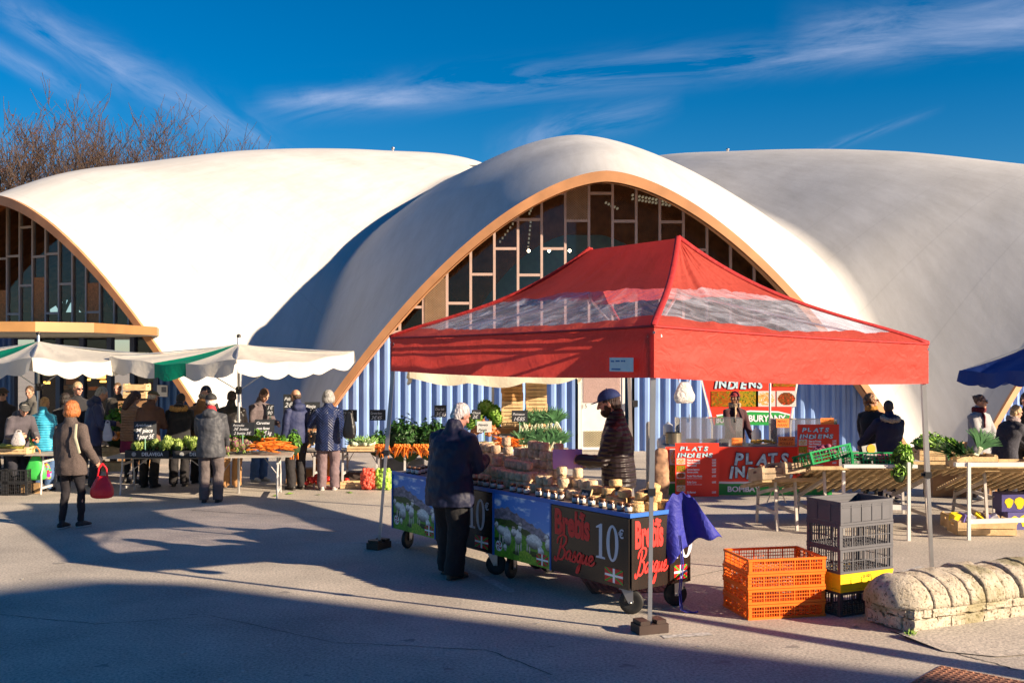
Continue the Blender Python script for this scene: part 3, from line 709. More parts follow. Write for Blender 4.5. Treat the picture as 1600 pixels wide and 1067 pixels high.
def face_grid(a0, a1, c0, c1, t0, t1, ns, nt, m, name, seed):
    """roof face from ridge a0-a1 down to eave c0-c1 between two curved rows"""
    bm = bmesh.new(); rows = []
    wsn = np.linspace(0, 1, ns+1)
    for j in range(nt+1):
        row = []
        for i, s in enumerate(wsn):
            f0 = t0(s) if callable(t0) else t0; f1 = t1(s) if callable(t1) else t1
            t = f0+(f1-f0)*j/nt
            top = a0.lerp(a1, s); bt = c0.lerp(c1, s); p = top.lerp(bt, t); p.z = top.z+(bt.z-top.z)*gprof(t)
            sag = math.sin(math.pi*s)*t*(1-t*.6); p.z -= .05*sag
            e = min(s, 1-s)*min(1, 4*t)
            nz = float(vnoise(np.array([s*14+seed]), np.array([t*5.]), seed)[0])-.5
            nz2 = float(vnoise(np.array([(s-.5)*30+seed]), np.array([t*2.]), seed+5)[0])-.5
            p.z += (nz*.05+nz2*.03)*min(1, e*8)
            row.append(bm.verts.new(p-org))
        rows.append(row)
    for j in range(nt):
        for i in range(ns): bm.faces.new((rows[j][i], rows[j+1][i], rows[j+1][i+1], rows[j][i+1]))
    bmesh.ops.remove_doubles(bm, verts=bm.verts, dist=.0005)
    return link(name, bm, m, tent, smooth=True)
def tw0(s): return .46-.07*math.sin(math.pi*s)
def tw1(s): return .885-.02*math.cos(2*math.pi*s)+.006*math.sin(17*s)
faces = [(pB, pA, tL, tF, 1), (pA, pA, tF, tR, 2), (pA, pB, tR, tB, 3), (pB, pB, tB, tL, 4)]
for a0, a1, c0, c1, sd in faces:
    face_grid(a0, a1, c0, c1, 0, tw0, 64, 16, REDF, 'canopy_top', sd)
    face_grid(a0, a1, c0, c1, tw0, tw1, 64, 20, PVC, 'roof_window', sd)
    face_grid(a0, a1, c0, c1, tw1, 1, 64, 10, REDF, 'canopy_edge', sd)
# seam ribbons along the hips
seam = fabric('dark_red_seam', (.42, .03, .03), .1)
for a, c in ((pA, tF), (pA, tR), (pB, tL), (pB, tB)):
    bm = bmesh.new(); pts = []
    for j in range(25):
        t = j/24; p = a.lerp(c, t); p.z = a.z+(c.z-a.z)*gprof(t)+.012; pts.append(p-org)
    tube(bm, pts, [(.03, .012)]*25, 6, side=(1, .2, 0)); link('hip_seam', bm, seam, tent, smooth=True)
def valance(c0, c1, d0_, d1_, sd):
    bm = bmesh.new(); ns, nz = 90, 12; n = (c1-c0).cross(Vector((0, 0, 1))).normalized(); rows = []
    for j in range(nz+1):
        row = []
        for i in range(ns+1):
            s = i/ns; dep = d0_+(d1_-d0_)*s; p = c0.lerp(c1, s); v = j/nz
            fold = math.sin(math.pi*s)
            wob = (float(vnoise(np.array([s*9.+sd]), np.array([v*1.2+sd]), sd)[0])-.5)*.09+(float(vnoise(np.array([s*5.+sd]), np.array([v*6.+sd]), sd+3)[0])-.5)*.03
            p = p+n*wob*v*min(1, fold*4)+Vector((0, 0, -dep*v-.05*fold*(.4+.6*v)*.55))
            row.append(bm.verts.new(p-org))
        rows.append(row)
    for j in range(nz):
        for i in range(ns): bm.faces.new((rows[j][i], rows[j+1][i], rows[j+1][i+1], rows[j][i+1]))
    link('valance', bm, VALF, tent, smooth=True)
    bm = bmesh.new(); tube(bm, [v_.copy() for v_ in [c0.lerp(c1, s/20)+Vector((0, 0, .0-.05*math.sin(math.pi*s/20)*.22))-org for s in range(21)]], [.012]*21, 6); link('eave_piping', bm, seam, tent, smooth=True)
out = .03
valance(tL, tF, .37, .41, 1); valance(tF, tR, .41, .38, 2); valance(tR, tB, .38, .38, 3); valance(tB, tL, .38, .37, 4)
legs = [(tF, Vector((X(1015, 8.74), 8.74, 0))), (tL, Vector((X(592, 12.45), 12.45, 0))), (tR, Vector((X(1457, 10.5), 10.5, 0))), (tB, Vector((1.6, 14.3, 0)))]
for i, (c, b) in enumerate(legs):
    top = Vector((c.x, c.y, c.z-.06)); d = (org+Vector((0, 0, 0))-Vector((c.x, c.y, 0))).normalized()*.06; top += Vector((d.x, d.y, 0))
    bt = b-org; tp = top-org; mid = bt.lerp(tp, .47)
    lg = empty('tent_leg', bt); lg.parent = tent
    bm = bmesh.new(); bar(bm, mid-bt, tp-bt, .042); link('upper_tube', bm, alu, lg)
    bm = bmesh.new(); bar(bm, Vector((0, 0, .02)), mid-bt+Vector((0, 0, .05)), .032); link('lower_tube', bm, alu, lg)
    bm = bmesh.new(); q = mid-bt; box(bm, q.x-.03, q.x+.03, q.y-.03, q.y+.03, q.z-.03, q.z+.03); box(bm, q.x-.06, q.x-.03, q.y-.012, q.y+.012, q.z-.012, q.z+.018); link('clamp', bm, black_pl, lg)
    if i < 2:
        bm = bmesh.new(); rz = Matrix.Rotation(R(20+40*i), 4, 'Z')
        box(bm, -.13, .13, -.08, .08, .0, .075, rz); box(bm, -.115, -.03, -.07, .07, .075, .105, rz); box(bm, .03, .115, -.07, .07, .075, .105, rz)
        bmesh.ops.bevel(bm, geom=bm.edges, offset=.006, segments=1)
        w_ = link('leg_weight', bm, mat('brown_black_weight', (.035, .018, .014), .5, .3), None, loc=tuple(b))
        tag(w_, 'black weight block at the foot of the '+('front leg of the red tent' if i == 0 else 'left rear leg of the red tent'), 'weight', 'weights on the tent feet')
bm = bmesh.new()
for a, b in ((tF, tL), (tF, tR), (tR, tB), (tL, tB)):
    ins = (org-(a+b)/2); ins.z = 0; ins = ins.normalized()*.08
    bar(bm, a-org+ins+Vector((0, 0, -.07)), b-org+ins+Vector((0, 0, -.07)), .014, .03); bar(bm, a-org+ins*1.2+Vector((0, 0, -.12)), b-org+ins*1.2+Vector((0, 0, -.12)), .012, .02)
for a, b in ((tF, pA), (tR, pA), (tL, pB), (tB, pB)): bar(bm, a-org+Vector((0, 0, -.05)), b-org+Vector((0, 0, -.55)), .02)
for a in (pA, pB): bar(bm, a-org+Vector((0, 0, -.6)), a-org+Vector((0, 0, -.03)), .03)
link('roof_frame', bm, alu, tent)
# maker's sticker on the valance near the front corner
dv = (tF-tL).normalized(); nv = Vector((dv.y, -dv.x, 0)); a = tL.lerp(tF, .885)+nv*.035
st = Matrix((Vector((dv.x, dv.y, 0)).normalized(), -nv.normalized(), Vector((0, 0, 1)))).transposed().to_4x4(); st.translation = a-org
bm = bmesh.new(); poly(bm, [(0, -.36), (.30, -.36), (.30, -.245), (0, -.245)], .003, st); sk = link('label_sticker', bm, white, tent)
bm = bmesh.new()
for x0, x1, z in ((.02, .06, -.27), (.08, .13, -.268), (.15, .17, -.268), (.18, .2, -.268), (.03, .14, -.335)): poly(bm, [(x0, z-.012), (x1, z-.012), (x1, z), (x0, z)], .004, st @ T(0, -.002, 0))
link('sticker_print', bm, mat('blue_print', (.02, .12, .35), .5, 0), sk)
# white carrier bag hung from the frame
bagw = fabric('thin_white_plastic', (.72, .68, .66), .35, .9, 22)
def bagmesh(bm, w_, h_, dpt, seed, flare=1.):
    r = random.Random(seed); rings = []; n = 18
    for j in range(9):
        v = j/8; rad = (.35+.65*min(1, v*1.6)**.8)*flare*(1 if v < .85 else 1-(v-.85)*1.5)
        ring = []
        for k in range(n):
            a = 2*math.pi*k/n; cr = 1+.14*math.sin(5*a+seed)*(1-v)+r.uniform(-.05, .05)
            ring.append(bm.verts.new((math.copysign(abs(math.cos(a))**.7, math.cos(a))*w_/2*rad*cr, math.sin(a)*dpt/2*rad*cr, -h_*v)))
        rings.append(ring)
    for j in range(8):
        for k in range(n): bm.faces.new((rings[j][k], rings[j+1][k], rings[j+1][(k+1) % n], rings[j][(k+1) % n]))
    bm.faces.new(rings[-1])
bm = bmesh.new(); bagmesh(bm, .19, .17, .1, 3); tube(bm, [(-.05, 0, 0), (-.06, 0, .04), (-.02, 0, .05)], [(.012, .004)]*3, 6); tube(bm, [(.05, 0, 0), (.06, 0, .05), (.1, 0, .06)], [(.012, .004)]*3, 6)
bag = link('plastic_bag', bm, bagw, smooth=True, loc=(X(1069, 8.85), 8.85, ZZ(597, 8.85)), rz=.5)
tag(bag, 'white plastic bag hanging from the valance beside the front tent leg', 'bag')
bm = bmesh.new(); box(bm, -.06, .06, -.01, .01, .04, .06); link('bag_hook', bm, black_pl, bag)

# ---------------------------------------------------------------- cheese carts
CU = Vector((.583, -.813, 0)).normalized(); CANG = math.atan2(CU.y, CU.x); CV = Vector((-CU.y, CU.x, 0))
corner = Vector((X(985, 9.2), 9.2, 0)); CZ0, CZ1, CDEP = .226, .87, .70
def cart_pt(Ld, v, z=0): return corner-CU*Ld+CV*v+Vector((0, 0, z))
blue_rim = mat('blue_edge_trim', (.02, .13, .5), .4, .08); blk = mat('black_print_panel', (.018, .012, .010), .25, .3, 3)
def sheep(u, v):
    a = 1.0; nx = u*10; ny = v*10
    def mixc(c, d, t): t = np.clip(t, 0, 1)[:, None]; return c*(1-t)+np.array(d)*t
    col = np.tile(np.array([55, 125, 215.]), (len(u), 1)); col = mixc(col, (110, 165, 225), (1-v)*1.3)
    cl = vnoise(u*5+2, v*8, 1, 5); col = mixc(col, (235, 240, 250), (cl-.52)*7)
    rid = .80-.02*np.abs(np.sin(u*23))-.42*np.maximum(u-.22, 0)-.35*np.maximum(.22-u, 0)+.05*vnoise(u*16, u*0, 4, 4)
    m = v < rid; rk = vnoise(u*22, v*26, 7, 5); rock = np.stack([95+rk*130-35, 95+rk*120-35, 110+rk*120-35], 1)
    col[m] = rock[m]
    f1 = .60-.38*np.maximum(u-.3, 0)-.1*np.maximum(.3-u, 0)+.04*vnoise(u*12, u*0, 9, 3); m = v < f1; rk = vnoise(u*30, v*30, 11, 4)
    col[m] = np.stack([38+rk*50, 60+rk*55, 22+rk*25], 1)[m]
    f2 = .50-.12*u+.03*np.sin(u*7); m = v < f2; gr = vnoise(u*40, v*25, 13, 4); col[m] = np.stack([55+gr*75, 110+gr*80, 12+gr*40], 1)[m]
    def blob(cx, cy, rx, ry, c, ang=0):
        x = u-cx; y = v-cy; ca, sa = math.cos(ang), math.sin(ang); xx = (x*ca+y*sa)/rx; yy = (-x*sa+y*ca)/ry
        q = xx*xx+yy*yy+(vnoise(u*30, v*30, 17, 3)-.5)*.5; k = q < 1; sh = np.clip(1-.55*np.clip(-yy+.05, 0, 1)-.30*(vnoise(u*42, v*42, 19, 3)-.3)-.25*np.clip(q-.6, 0, 1), 0, 1)
        col[k] = (np.array(c)*sh[:, None])[k]
    W_ = (255, 250, 244); K = (214, 202, 190)
    for cx_, cy_, rx_, ry_ in ((.14, .27, .14, .04), (.45, .12, .12, .03), (.72, .17, .16, .04)): blob(cx_, cy_, rx_, ry_, (30, 70, 12))
    for lx in (.10, .16, .22, .27): blob(lx, .27, .014, .10, K)
    blob(.14, .42, .10, .075, W_, -.3); blob(.04, .50, .035, .05, W_); blob(.03, .47, .016, .04, K)
    blob(.24, .35, .07, .15, W_, .1); blob(.20, .17, .035, .05, W_); blob(.205, .13, .02, .03, K)
    for lx in (.40, .445, .49): blob(lx, .20, .012, .12, K)
    blob(.44, .38, .065, .12, W_); blob(.47, .53, .03, .07, W_); blob(.475, .58, .03, .03, (220, 205, 195)); blob(.36, .44, .05, .07, W_); blob(.355, .51, .028, .02, K)
    for lx in (.60, .64, .80, .84): blob(lx, .22, .012, .10, K)
    blob(.72, .36, .14, .115, W_, -.15); blob(.84, .24, .05, .07, W_, .5); blob(.885, .165, .022, .045, (215, 200, 190), .3)
    blob(.93, .47, .035, .045, W_); blob(.96, .36, .05, .10, W_); blob(.90, .45, .02, .02, K)
    m = (v < .12+.05*np.sin(u*14)+.04*vnoise(u*30, v*10, 3, 3)) & (u > .45); gr = vnoise(u*60, v*60, 23, 3); col[m] = np.stack([70+gr*140, 130+gr*90, 10+gr*60], 1)[m]
    # lauburu disc
    x = (u-.085)/.062; y = (v-.165)/.085; r = np.hypot(x, y); k = r < 1; col[k] = (238, 235, 235); an = np.arctan2(y, x)
    k = (r < .82) & (np.cos(4*(an-r*1.5)) > .0) & (r > .12); col[k] = (170, 10, 20)
    # flag
    x = (u-.76)/.20; y = (v-.03)/.17; k = (x > 0) & (x < 1) & (y > 0) & (y < 1); col[k] = ikur(x, y)[k]
    return col
def ikur(x, y):
    c = np.tile(np.array([205, 20, 25.]), (len(x), 1)); d = np.minimum(np.abs(x-y), np.abs(x+y-1)); c[d < .075] = (20, 150, 45)
    k = (np.abs(x-.5) < .055) | (np.abs(y-.5) < .065); c[k] = (245, 245, 245); return c
# brush-script strokes for «Basque», unit box about 2.9 x 1.3
SCR = [
 [[(.30, 1.02), (.26, .6), (.16, .12), (.06, -.02), (-.04, .06), (-.02, .16)], [(.02, .72), (.06, .96), (.30, 1.12), (.58, 1.06), (.62, .86), (.46, .66), (.28, .60)], [(.28, .62), (.52, .56), (.62, .38), (.52, .14), (.32, .06), (.2, .14)]],
 [[(1.02, .46), (.90, .52), (.76, .40), (.74, .22), (.84, .14), (.96, .24), (1.03, .46)], [(1.04, .48), (1.00, .24), (1.06, .13), (1.16, .2)]],
 [[(1.16, .2), (1.30, .54), (1.28, .40), (1.40, .26), (1.34, .12), (1.20, .12), (1.16, .2)]],
 [[(1.74, .46), (1.62, .52), (1.50, .40), (1.48, .22), (1.58, .14), (1.68, .24), (1.75, .46)], [(1.77, .50), (1.72, .10), (1.66, -.24), (1.56, -.30), (1.60, -.10), (1.80, .14)]],
 [[(1.80, .16), (1.90, .50), (1.84, .24), (1.92, .13), (2.04, .26), (2.12, .50)], [(2.12, .50), (2.08, .24), (2.14, .13), (2.24, .2)]],
 [[(2.24, .22), (2.40, .30), (2.50, .42), (2.42, .52), (2.30, .42), (2.28, .22), (2.38, .12), (2.56, .18), (2.66, .30)]],
]
def catm(P, n=7):
    P = [Vector(p).to_3d() for p in P]; P = [P[0]]+P+[P[-1]]; o = []
    for i in range(1, len(P)-2):
        for k in range(n):
            t = k/n; o.append(.5*((2*P[i])+(P[i+1]-P[i-1])*t+(2*P[i-1]-5*P[i]+4*P[i+1]-P[i+2])*t*t+(-P[i-1]+3*P[i]-3*P[i+1]+P[i+2])*t**3))
    return o+[P[-2]]
def script_word(M, sc, wd, m, parent, sx=1.):
    bm = bmesh.new(); k = 0
    for letter in SCR:
        for st_ in letter:
            Q = catm(st_); prev = None; k += 1; th_ = .0012+.0005*k
            for i, p in enumerate(Q):
                d = (Q[min(i+1, len(Q)-1)]-Q[max(i-1, 0)]).normalized(); s = Vector((-d.y, d.x))*wd*(.75+.5*abs(d.y))*min(1, .55+i*.12, .55+(len(Q)-1-i)*.12)
                cur = [bm.verts.new(M @ Vector(((p.x+q*s.x)*sc*sx+.18*(p.y+q*s.y)*sc, -th_, (p.y+q*s.y)*sc))) for q in (1, -1)]
                if prev: bm.faces.new((prev[0], prev[1], cur[1], cur[0]))
                prev = cur
    return link('script_lettering', bm, m, parent, recalc=False)
def euro10(M, sc, m, parent):
    """the serif numerals 10 and a small euro sign"""
    bm = bmesh.new()
    poly(bm, [(.0, 0), (.40, 0), (.40, .05), (.27, .07), (.27, 1.0), (.20, 1.0), (.0, .90), (.0, .86), (.13, .88), (.13, .07), (0, .05)], .003, M @ Matrix.Scale(sc, 4))
    n = 32; A = []; B = []
    for k in range(n):
        a = 2*math.pi*k/n; A.append((.72+.26*math.cos(a), .5+.52*math.sin(a))); B.append((.72+.12*math.cos(a), .5+.45*math.sin(a)))
    for k in range(n):
        j = (k+1) % n; poly(bm, [A[k], A[j], B[j], B[k]], .003, M @ Matrix.Scale(sc, 4))
    o = link('price_numerals', bm, m, parent)
    text('euro_sign', '€', .34*sc, M @ T(.99*sc, -.002, .70*sc), m, o, off=.002)
def brebis(M, W_, H_, parent):
    """red Brebis Basque, grey 10 euro and the small flag on a black panel of size W_ x H_"""
    pn = bmesh.new(); box(pn, .004, W_-.004, -.012, 0, .004, H_-.004, M); p = link('sign_panel', pn, blk, parent)
    F = M @ T(0, -.0135, 0)
    t = text('word_lettering', 'Breb', .325*H_/.64, F @ T(.05*W_, 0, .59*H_), red_text, p, off=.0125, ext=.002, sx=.58*W_/.95, spacing=1.0)
    text('word_lettering', 'is', .325*H_/.64, F @ T(.405*W_, 0, .585*H_), red_text, p, off=.0125, ext=.002, sx=.58*W_/.95)
    bm = bmesh.new()
    for k in range(4):
        a = k*math.pi/2+.4; c = Vector((.425*W_+.024*math.cos(a), .905*H_+.024*math.sin(a)))
        poly(bm, [(c.x+.021*math.cos(q*.785+a), c.y+.021*math.sin(q*.785+a)*(.8)) for q in range(8)], .003+.0006*k, F)
    link('emblem', bm, red_text, p)
    script_word(F @ T(.06*W_, 0, .18*H_), .225*H_/.64*1.0, .052, red_text, p, sx=W_/.95*.86)
    euro10(F @ T(.60*W_, 0, .36*H_), .52*H_*.95, mat('pale_grey_numerals', (.60, .60, .68), .4, .05), p)
    picture('small_flag', .22*W_, .20*H_, 34, 26, ikur, p, F @ T(.71*W_, -.001, .06*H_))
    return p
def castor(root, x, y, turn):
    c = empty('castor', (x, y, 0)); c.parent = root; c.rotation_euler = (0, 0, turn)
    bm = bmesh.new(); M = T(0, 0, .105) @ Matrix.Rotation(R(90), 4, 'Y')
    lathe(bm, [(.06, -.016), (.098, -.024), (.105, -.014), (.105, .014), (.098, .024), (.06, .016)], 28, M); link('tyre', bm, black_rubber, c, smooth=True)
    bm = bmesh.new(); lathe(bm, [(0, -.028), (.02, -.028), (.022, -.014), (.062, -.012), (.062, .012), (.022, .014), (.02, .028), (0, .028)], 24, M); link('hub', bm, mat('dark_hub', (.03, .03, .03), .4), c, smooth=True)
    bm = bmesh.new()
    for s in (-1, 1):
        vs = [(s*.036, -.02, .095), (s*.036, .02, .095), (s*.036, .085, .22), (s*.036, -.02, .22)]; a = [bm.verts.new(q) for q in vs]; b = [bm.verts.new((q[0]+s*.004, q[1], q[2])) for q in vs]
        bm.faces.new(a); bm.faces.new(b[::-1])
        for i in range(4): bm.faces.new((a[i], b[i], b[(i+1) % 4], a[(i+1) % 4]))
    box(bm, -.05, .05, -.03, .10, .215, .226); tube(bm, [(-.046, 0, .105), (.046, 0, .105)], [.009, .009], 8); link('fork', bm, steel, c)
def make_cart(Lfar, Lnear, nm, label, side):
    base = corner-CU*Lfar; root = empty('cheese_cart', base, CANG, label, 'cart', 'wheeled carts forming the cheese counter'); Wd = Lfar-Lnear; H_ = CZ1-CZ0
    bm = bmesh.new(); box(bm, .015, Wd-.015, .015, CDEP-.015, CZ0+.01, CZ1-.03); link('body', bm, mat('cart_body', (.10, .10, .10), .5), root)
    bm = bmesh.new(); box(bm, 0, Wd, 0, CDEP, CZ1-.012, CZ1+.004); link('counter_top', bm, mat('counter_cloth', (.30, .26, .20), .7), root)
    pw = Wd*.46
    bm = bmesh.new()
    for x0, x1, z0, z1 in ((-.01, Wd+.01, CZ1-.026, CZ1+.010), (-.01, .008, CZ0, CZ1-.027), (pw-.008, pw+.010, CZ0, CZ1-.027)):
        box(bm, x0, x1, -.018, -.0005, z0, z1)
    if side: box(bm, Wd+.0005, Wd+.018, -.018, CDEP, CZ1-.026, CZ1+.010)
    link('edge_trim', bm, blue_rim, root)
    picture('sheep_picture', pw-.018, H_-.03, 130, 110, sheep, root, T(.009, -.004, CZ0+.002))
    brebis(T(pw+.011, -.001, CZ0), Wd-pw-.012, H_-.03, root)
    if side:
        brebis(T(Wd+.001, .0, CZ0) @ Matrix.Rotation(R(90), 4, 'Z'), CDEP, H_-.03, root)
    for x, y, t in ((.12, .12, .5), (Wd-.10, .10, 2.3), (.12, CDEP-.1, 2.8), (Wd-.1, CDEP-.08, -.4)): castor(root, x, y, t)
    return root
make_cart(4.06, 2.03, 'far', 'far left cheese cart, its black sign partly behind the man in navy', False)
make_cart(2.02, 0, 'near', 'near cheese cart with signs on front and on its right end', True)

# cheeses
rind = mat('cheese_rind_brown', (.74, .55, .34), .85, .35, 30, .8, 90); rindp = mat('cheese_rind_golden', (.66, .45, .20), .75, .28, 24, .7, 70)
def cheese_mesh(r, h, m, groove=False):
    bm = bmesh.new(); e = h*.18; pr = [(0, 0), (r-e, 0), (r-e*.3, e*.3), (r, e)]
    if groove: pr += [(r*.97, h*.35), (r, h*.45), (r*.97, h*.6), (r, h*.7)]
    pr += [(r, h-e), (r-e*.3, h-e*.3), (r-e, h), (0, h)]; lathe(bm, pr, 18)
    for v in bm.verts:
        v.co += Vector((random.uniform(-1, 1), random.uniform(-1, 1), random.uniform(-1, 1)))*r*.02
    return link('small_cheese' if not groove else 'round_cheese', bm, m, smooth=True)
c0 = cheese_mesh(.052, .088, rind); c1 = cheese_mesh(.060, .068, rindp, True); ucount = {0: 0, 1: 0}
def put(proto, Ld, v, z, label, group, tilt=None):
    k = 0 if proto is c0 else 1; p = cart_pt(Ld, v, z); sc = random.uniform(.93, 1.06)
    rot = (tilt or 0, random.uniform(-.03, .03), random.uniform(0, 6))
    if ucount[k] == 0: o = proto; o.location = p; o.rotation_euler = rot; tag(o, label, 'cheese', group)
    else: o = dup(proto, p, rot, label, group); o['category'] = 'cheese'
    o.scale = (sc, sc, random.uniform(.93, 1.05)); ucount[k] += 1
G1 = 'small brown rind cheeses stacked on the counter'
zt = CZ1+.005
LB = ['small brown cheese in the front row of the counter stack', 'small brown cheese in the middle row of the counter stack', 'small brown cheese in the high back row of the counter stack']
for row, (v, Ls, Le, hts) in enumerate([(.20, .95, 3.35, (2, 2, 1)), (.335, .90, 3.5, (3, 3, 3, 2)), (.60, 1.75, 3.6, (4, 4, 5, 3))]):
    Ld = Ls; i = 0
    while Ld < Le:
        hn = random.choice(hts)
        if row == 1 and (1.45 < Ld < 1.6): hn = 1
        for k in range(hn): put(c0, Ld+random.uniform(-.008, .008), v+random.uniform(-.012, .012), zt+k*.090, LB[min(2, row if row < 2 else 2)], G1)
        Ld += .112; i += 1
G2 = 'golden round cheeses at the near end of the counter'
for Ld, v, z, ti in [(.72, .22, 0, 0), (.70, .34, 0, 0), (.58, .30, 0, 0), (.60, .44, 0, 0), (.66, .32, .07, .1), (.52, .40, .07, .15), (.46, .28, 0, 0), (.42, .42, 0, 0), (.44, .33, .07, -.1), (.30, .36, 0, 0), (.28, .50, 0, 0), (.30, .44, .07, .3), (.20, .26, 0, 0), (.16, .40, 0, 0), (.22, .33, .07, .05), (.14, .52, 0, 0), (.20, .47, .07, -.2),
                        (.18, .42, .145, .25), (.07, .14, 0, 0), (.07, .30, 0, 0), (.08, .44, 0, 0), (.10, .38, .07, .1), (.84, .22, 0, 0), (.84, .36, 0, 0), (.80, .30, .07, .1), (.60, .36, .145, .2)]:
    put(c1, Ld, v, zt+z, 'golden round cheese with a grooved rind near the counter end', G2, ti)
# jars along the front edge
jar = empty('jam_jar', (0, 0, 0)); bm = bmesh.new(); lathe(bm, [(0, 0), (.028, 0), (.032, .004), (.032, .058), (.028, .064)], 16); link('glass_pot', bm, mat('dark_jam', (.05, .015, .01), .15, .2, coat=.6), jar, smooth=True)
bm = bmesh.new(); lathe(bm, [(.0325, .012), (.0325, .05)], 16); bm.faces.ensure_lookup_table(); link('paper_label', bm, mat('jar_label', (.62, .60, .56), .6, .12, 60), jar, smooth=True)
bm = bmesh.new(); lathe(bm, [(.031, .0645), (.033, .066), (.033, .076), (.03, .079), (0, .079)], 16); link('lid', bm, mat('brown_gold_lid', (.20, .10, .05), .35, .2, metal=.5), jar, smooth=True)
first = True
for Ld, v in [(.08, .05), (.19, .055), (.31, .05), (.43, .055), (.57, .05), (.70, .05), (.80, .05), (1.02, .06), (1.13, .055), (1.24, .06), (1.36, .055), (1.55, .055), (1.66, .06), (1.78, .055), (2.0, .06), (2.12, .055), (2.25, .055), (2.35, .06), (2.44, .05), (3.60, .06), (3.70, .06), (3.80, .055), (3.66, .15), (3.76, .16), (3.72, .24), (3.82, .25)]:
    lab = 'small labelled jar in the line along the counter front edge' if Ld < 3 else 'small labelled jar in the cluster at the far left counter end'
    grp = 'jars lined up on the counter edge' if Ld < 3 else 'jars clustered at the far counter end'
    p = cart_pt(Ld, v, zt)
    if first: jar.location = p; tag(jar, lab, 'jar', grp); first = False
    else: dup(jar, p, (0, 0, random.uniform(0, 6)), lab, grp)
# little framed slate on the counter
def slate_sign(w_, h_, p, rz, lines, label, tilt=-.15, frame=False, post=0., size=None, group='chalk price signs'):
    root = empty('price_sign', p, rz, label, 'price sign', group); M = Matrix.Rotation(tilt, 4, 'X')
    bm = bmesh.new(); box(bm, -w_/2, w_/2, -.004, .004, post, post+h_, M); link('slate', bm, slate, root)
    if frame:
        bm = bmesh.new()
        for a, b, c, d in ((-w_/2-.01, -w_/2, -.01, h_+.01), (w_/2, w_/2+.01, -.01, h_+.01), (-w_/2, w_/2, -.01, 0), (-w_/2, w_/2, h_, h_+.01)): box(bm, a, b, -.008, .008, post+c, post+d, M)
        link('frame', bm, wood_pale, root)
    if post:
        bm = bmesh.new(); bar(bm, (0, .01, 0), (0, .01, post+.02), .012); link('stake', bm, mat('green_stake', (.25, .5, .35), .5), root)
    n = len(lines); s = size or h_/(n+.3)
    for i, t_ in enumerate(lines):
        big = any(c.isdigit() for c in t_); sz = s*(1.05 if big else .72)
        text('chalk_writing', t_, sz, M @ T(-w_*.44+.02*w_*i, -.006, post+h_-(i+.92)*h_/(n+.15)), chalk, root, off=.0012 if h_ > .2 else .0004, ext=.0006, sx=min(1, w_*.86/(len(t_)*sz*.52)), shear=.35)
    return root
slate_sign(.11, .12, cart_pt(.78, .13, zt), CANG+.15, ['Brebis', '10€'], 'tiny framed slate among the cheeses near the counter end', -.4, True)
# purple cloth thrown over the cart's rear corner, with apron strings
bm = bmesh.new(); ns, nt2 = 26, 26; rows = []
pc = cart_pt(-.04, .60, 0)
for j in range(nt2+1):
    row = []
    for i in range(ns+1):
        s = i/ns*2-1; v = j/nt2
        x = s*(.13+.10*v)+.13*v*v-.05; y = -.10-.0*v+.20*math.cos(s*1.5)*(1-v*.3)*.3
        z = 1.02-.42*v**1.25-.07*abs(s)**2-.12*max(0, -s)*v+.10*max(0, s)*v
        y += .05*math.sin(5*s+2*v)*v; z += .015*math.sin(9*s)
        row.append(bm.verts.new((x, y, z)))
    rows.append(row)
for j in range(nt2):
    for i in range(ns): bm.faces.new((rows[j][i], rows[j+1][i], rows[j+1][i+1], rows[j][i+1]))
purple = fabric('purple_blue_cotton', (.028, .034, .32), .1, .6, 12)
cl = link('apron', bm, purple, smooth=True, loc=pc); tag(cl, 'purple blue apron draped over the near end of the cheese cart', 'apron')
md = cl.modifiers.new('t', 'SOLIDIFY'); md.thickness = .006
for k, x in enumerate((-.06, -.045)):
    bm = bmesh.new(); tube(bm, [(x, -.10, .66), (x+.01, -.13, .4), (x-.01, -.12, .18), (x+.0, -.14, .03), (x+.05+.05*k, -.16, .008), (x+.14, -.15+.04*k, .006)], [(.009, .003)]*6, 6); link('apron_string', bm, purple, cl, smooth=True)
bm = bmesh.new()
tube(bm, [Vector((0, .12, .86)), Vector((0, 0, .95)), Vector((.02, -.02, .98))], [.02, .03, .03], 8)
link('cloth_knot', bm, purple, cl, smooth=True)
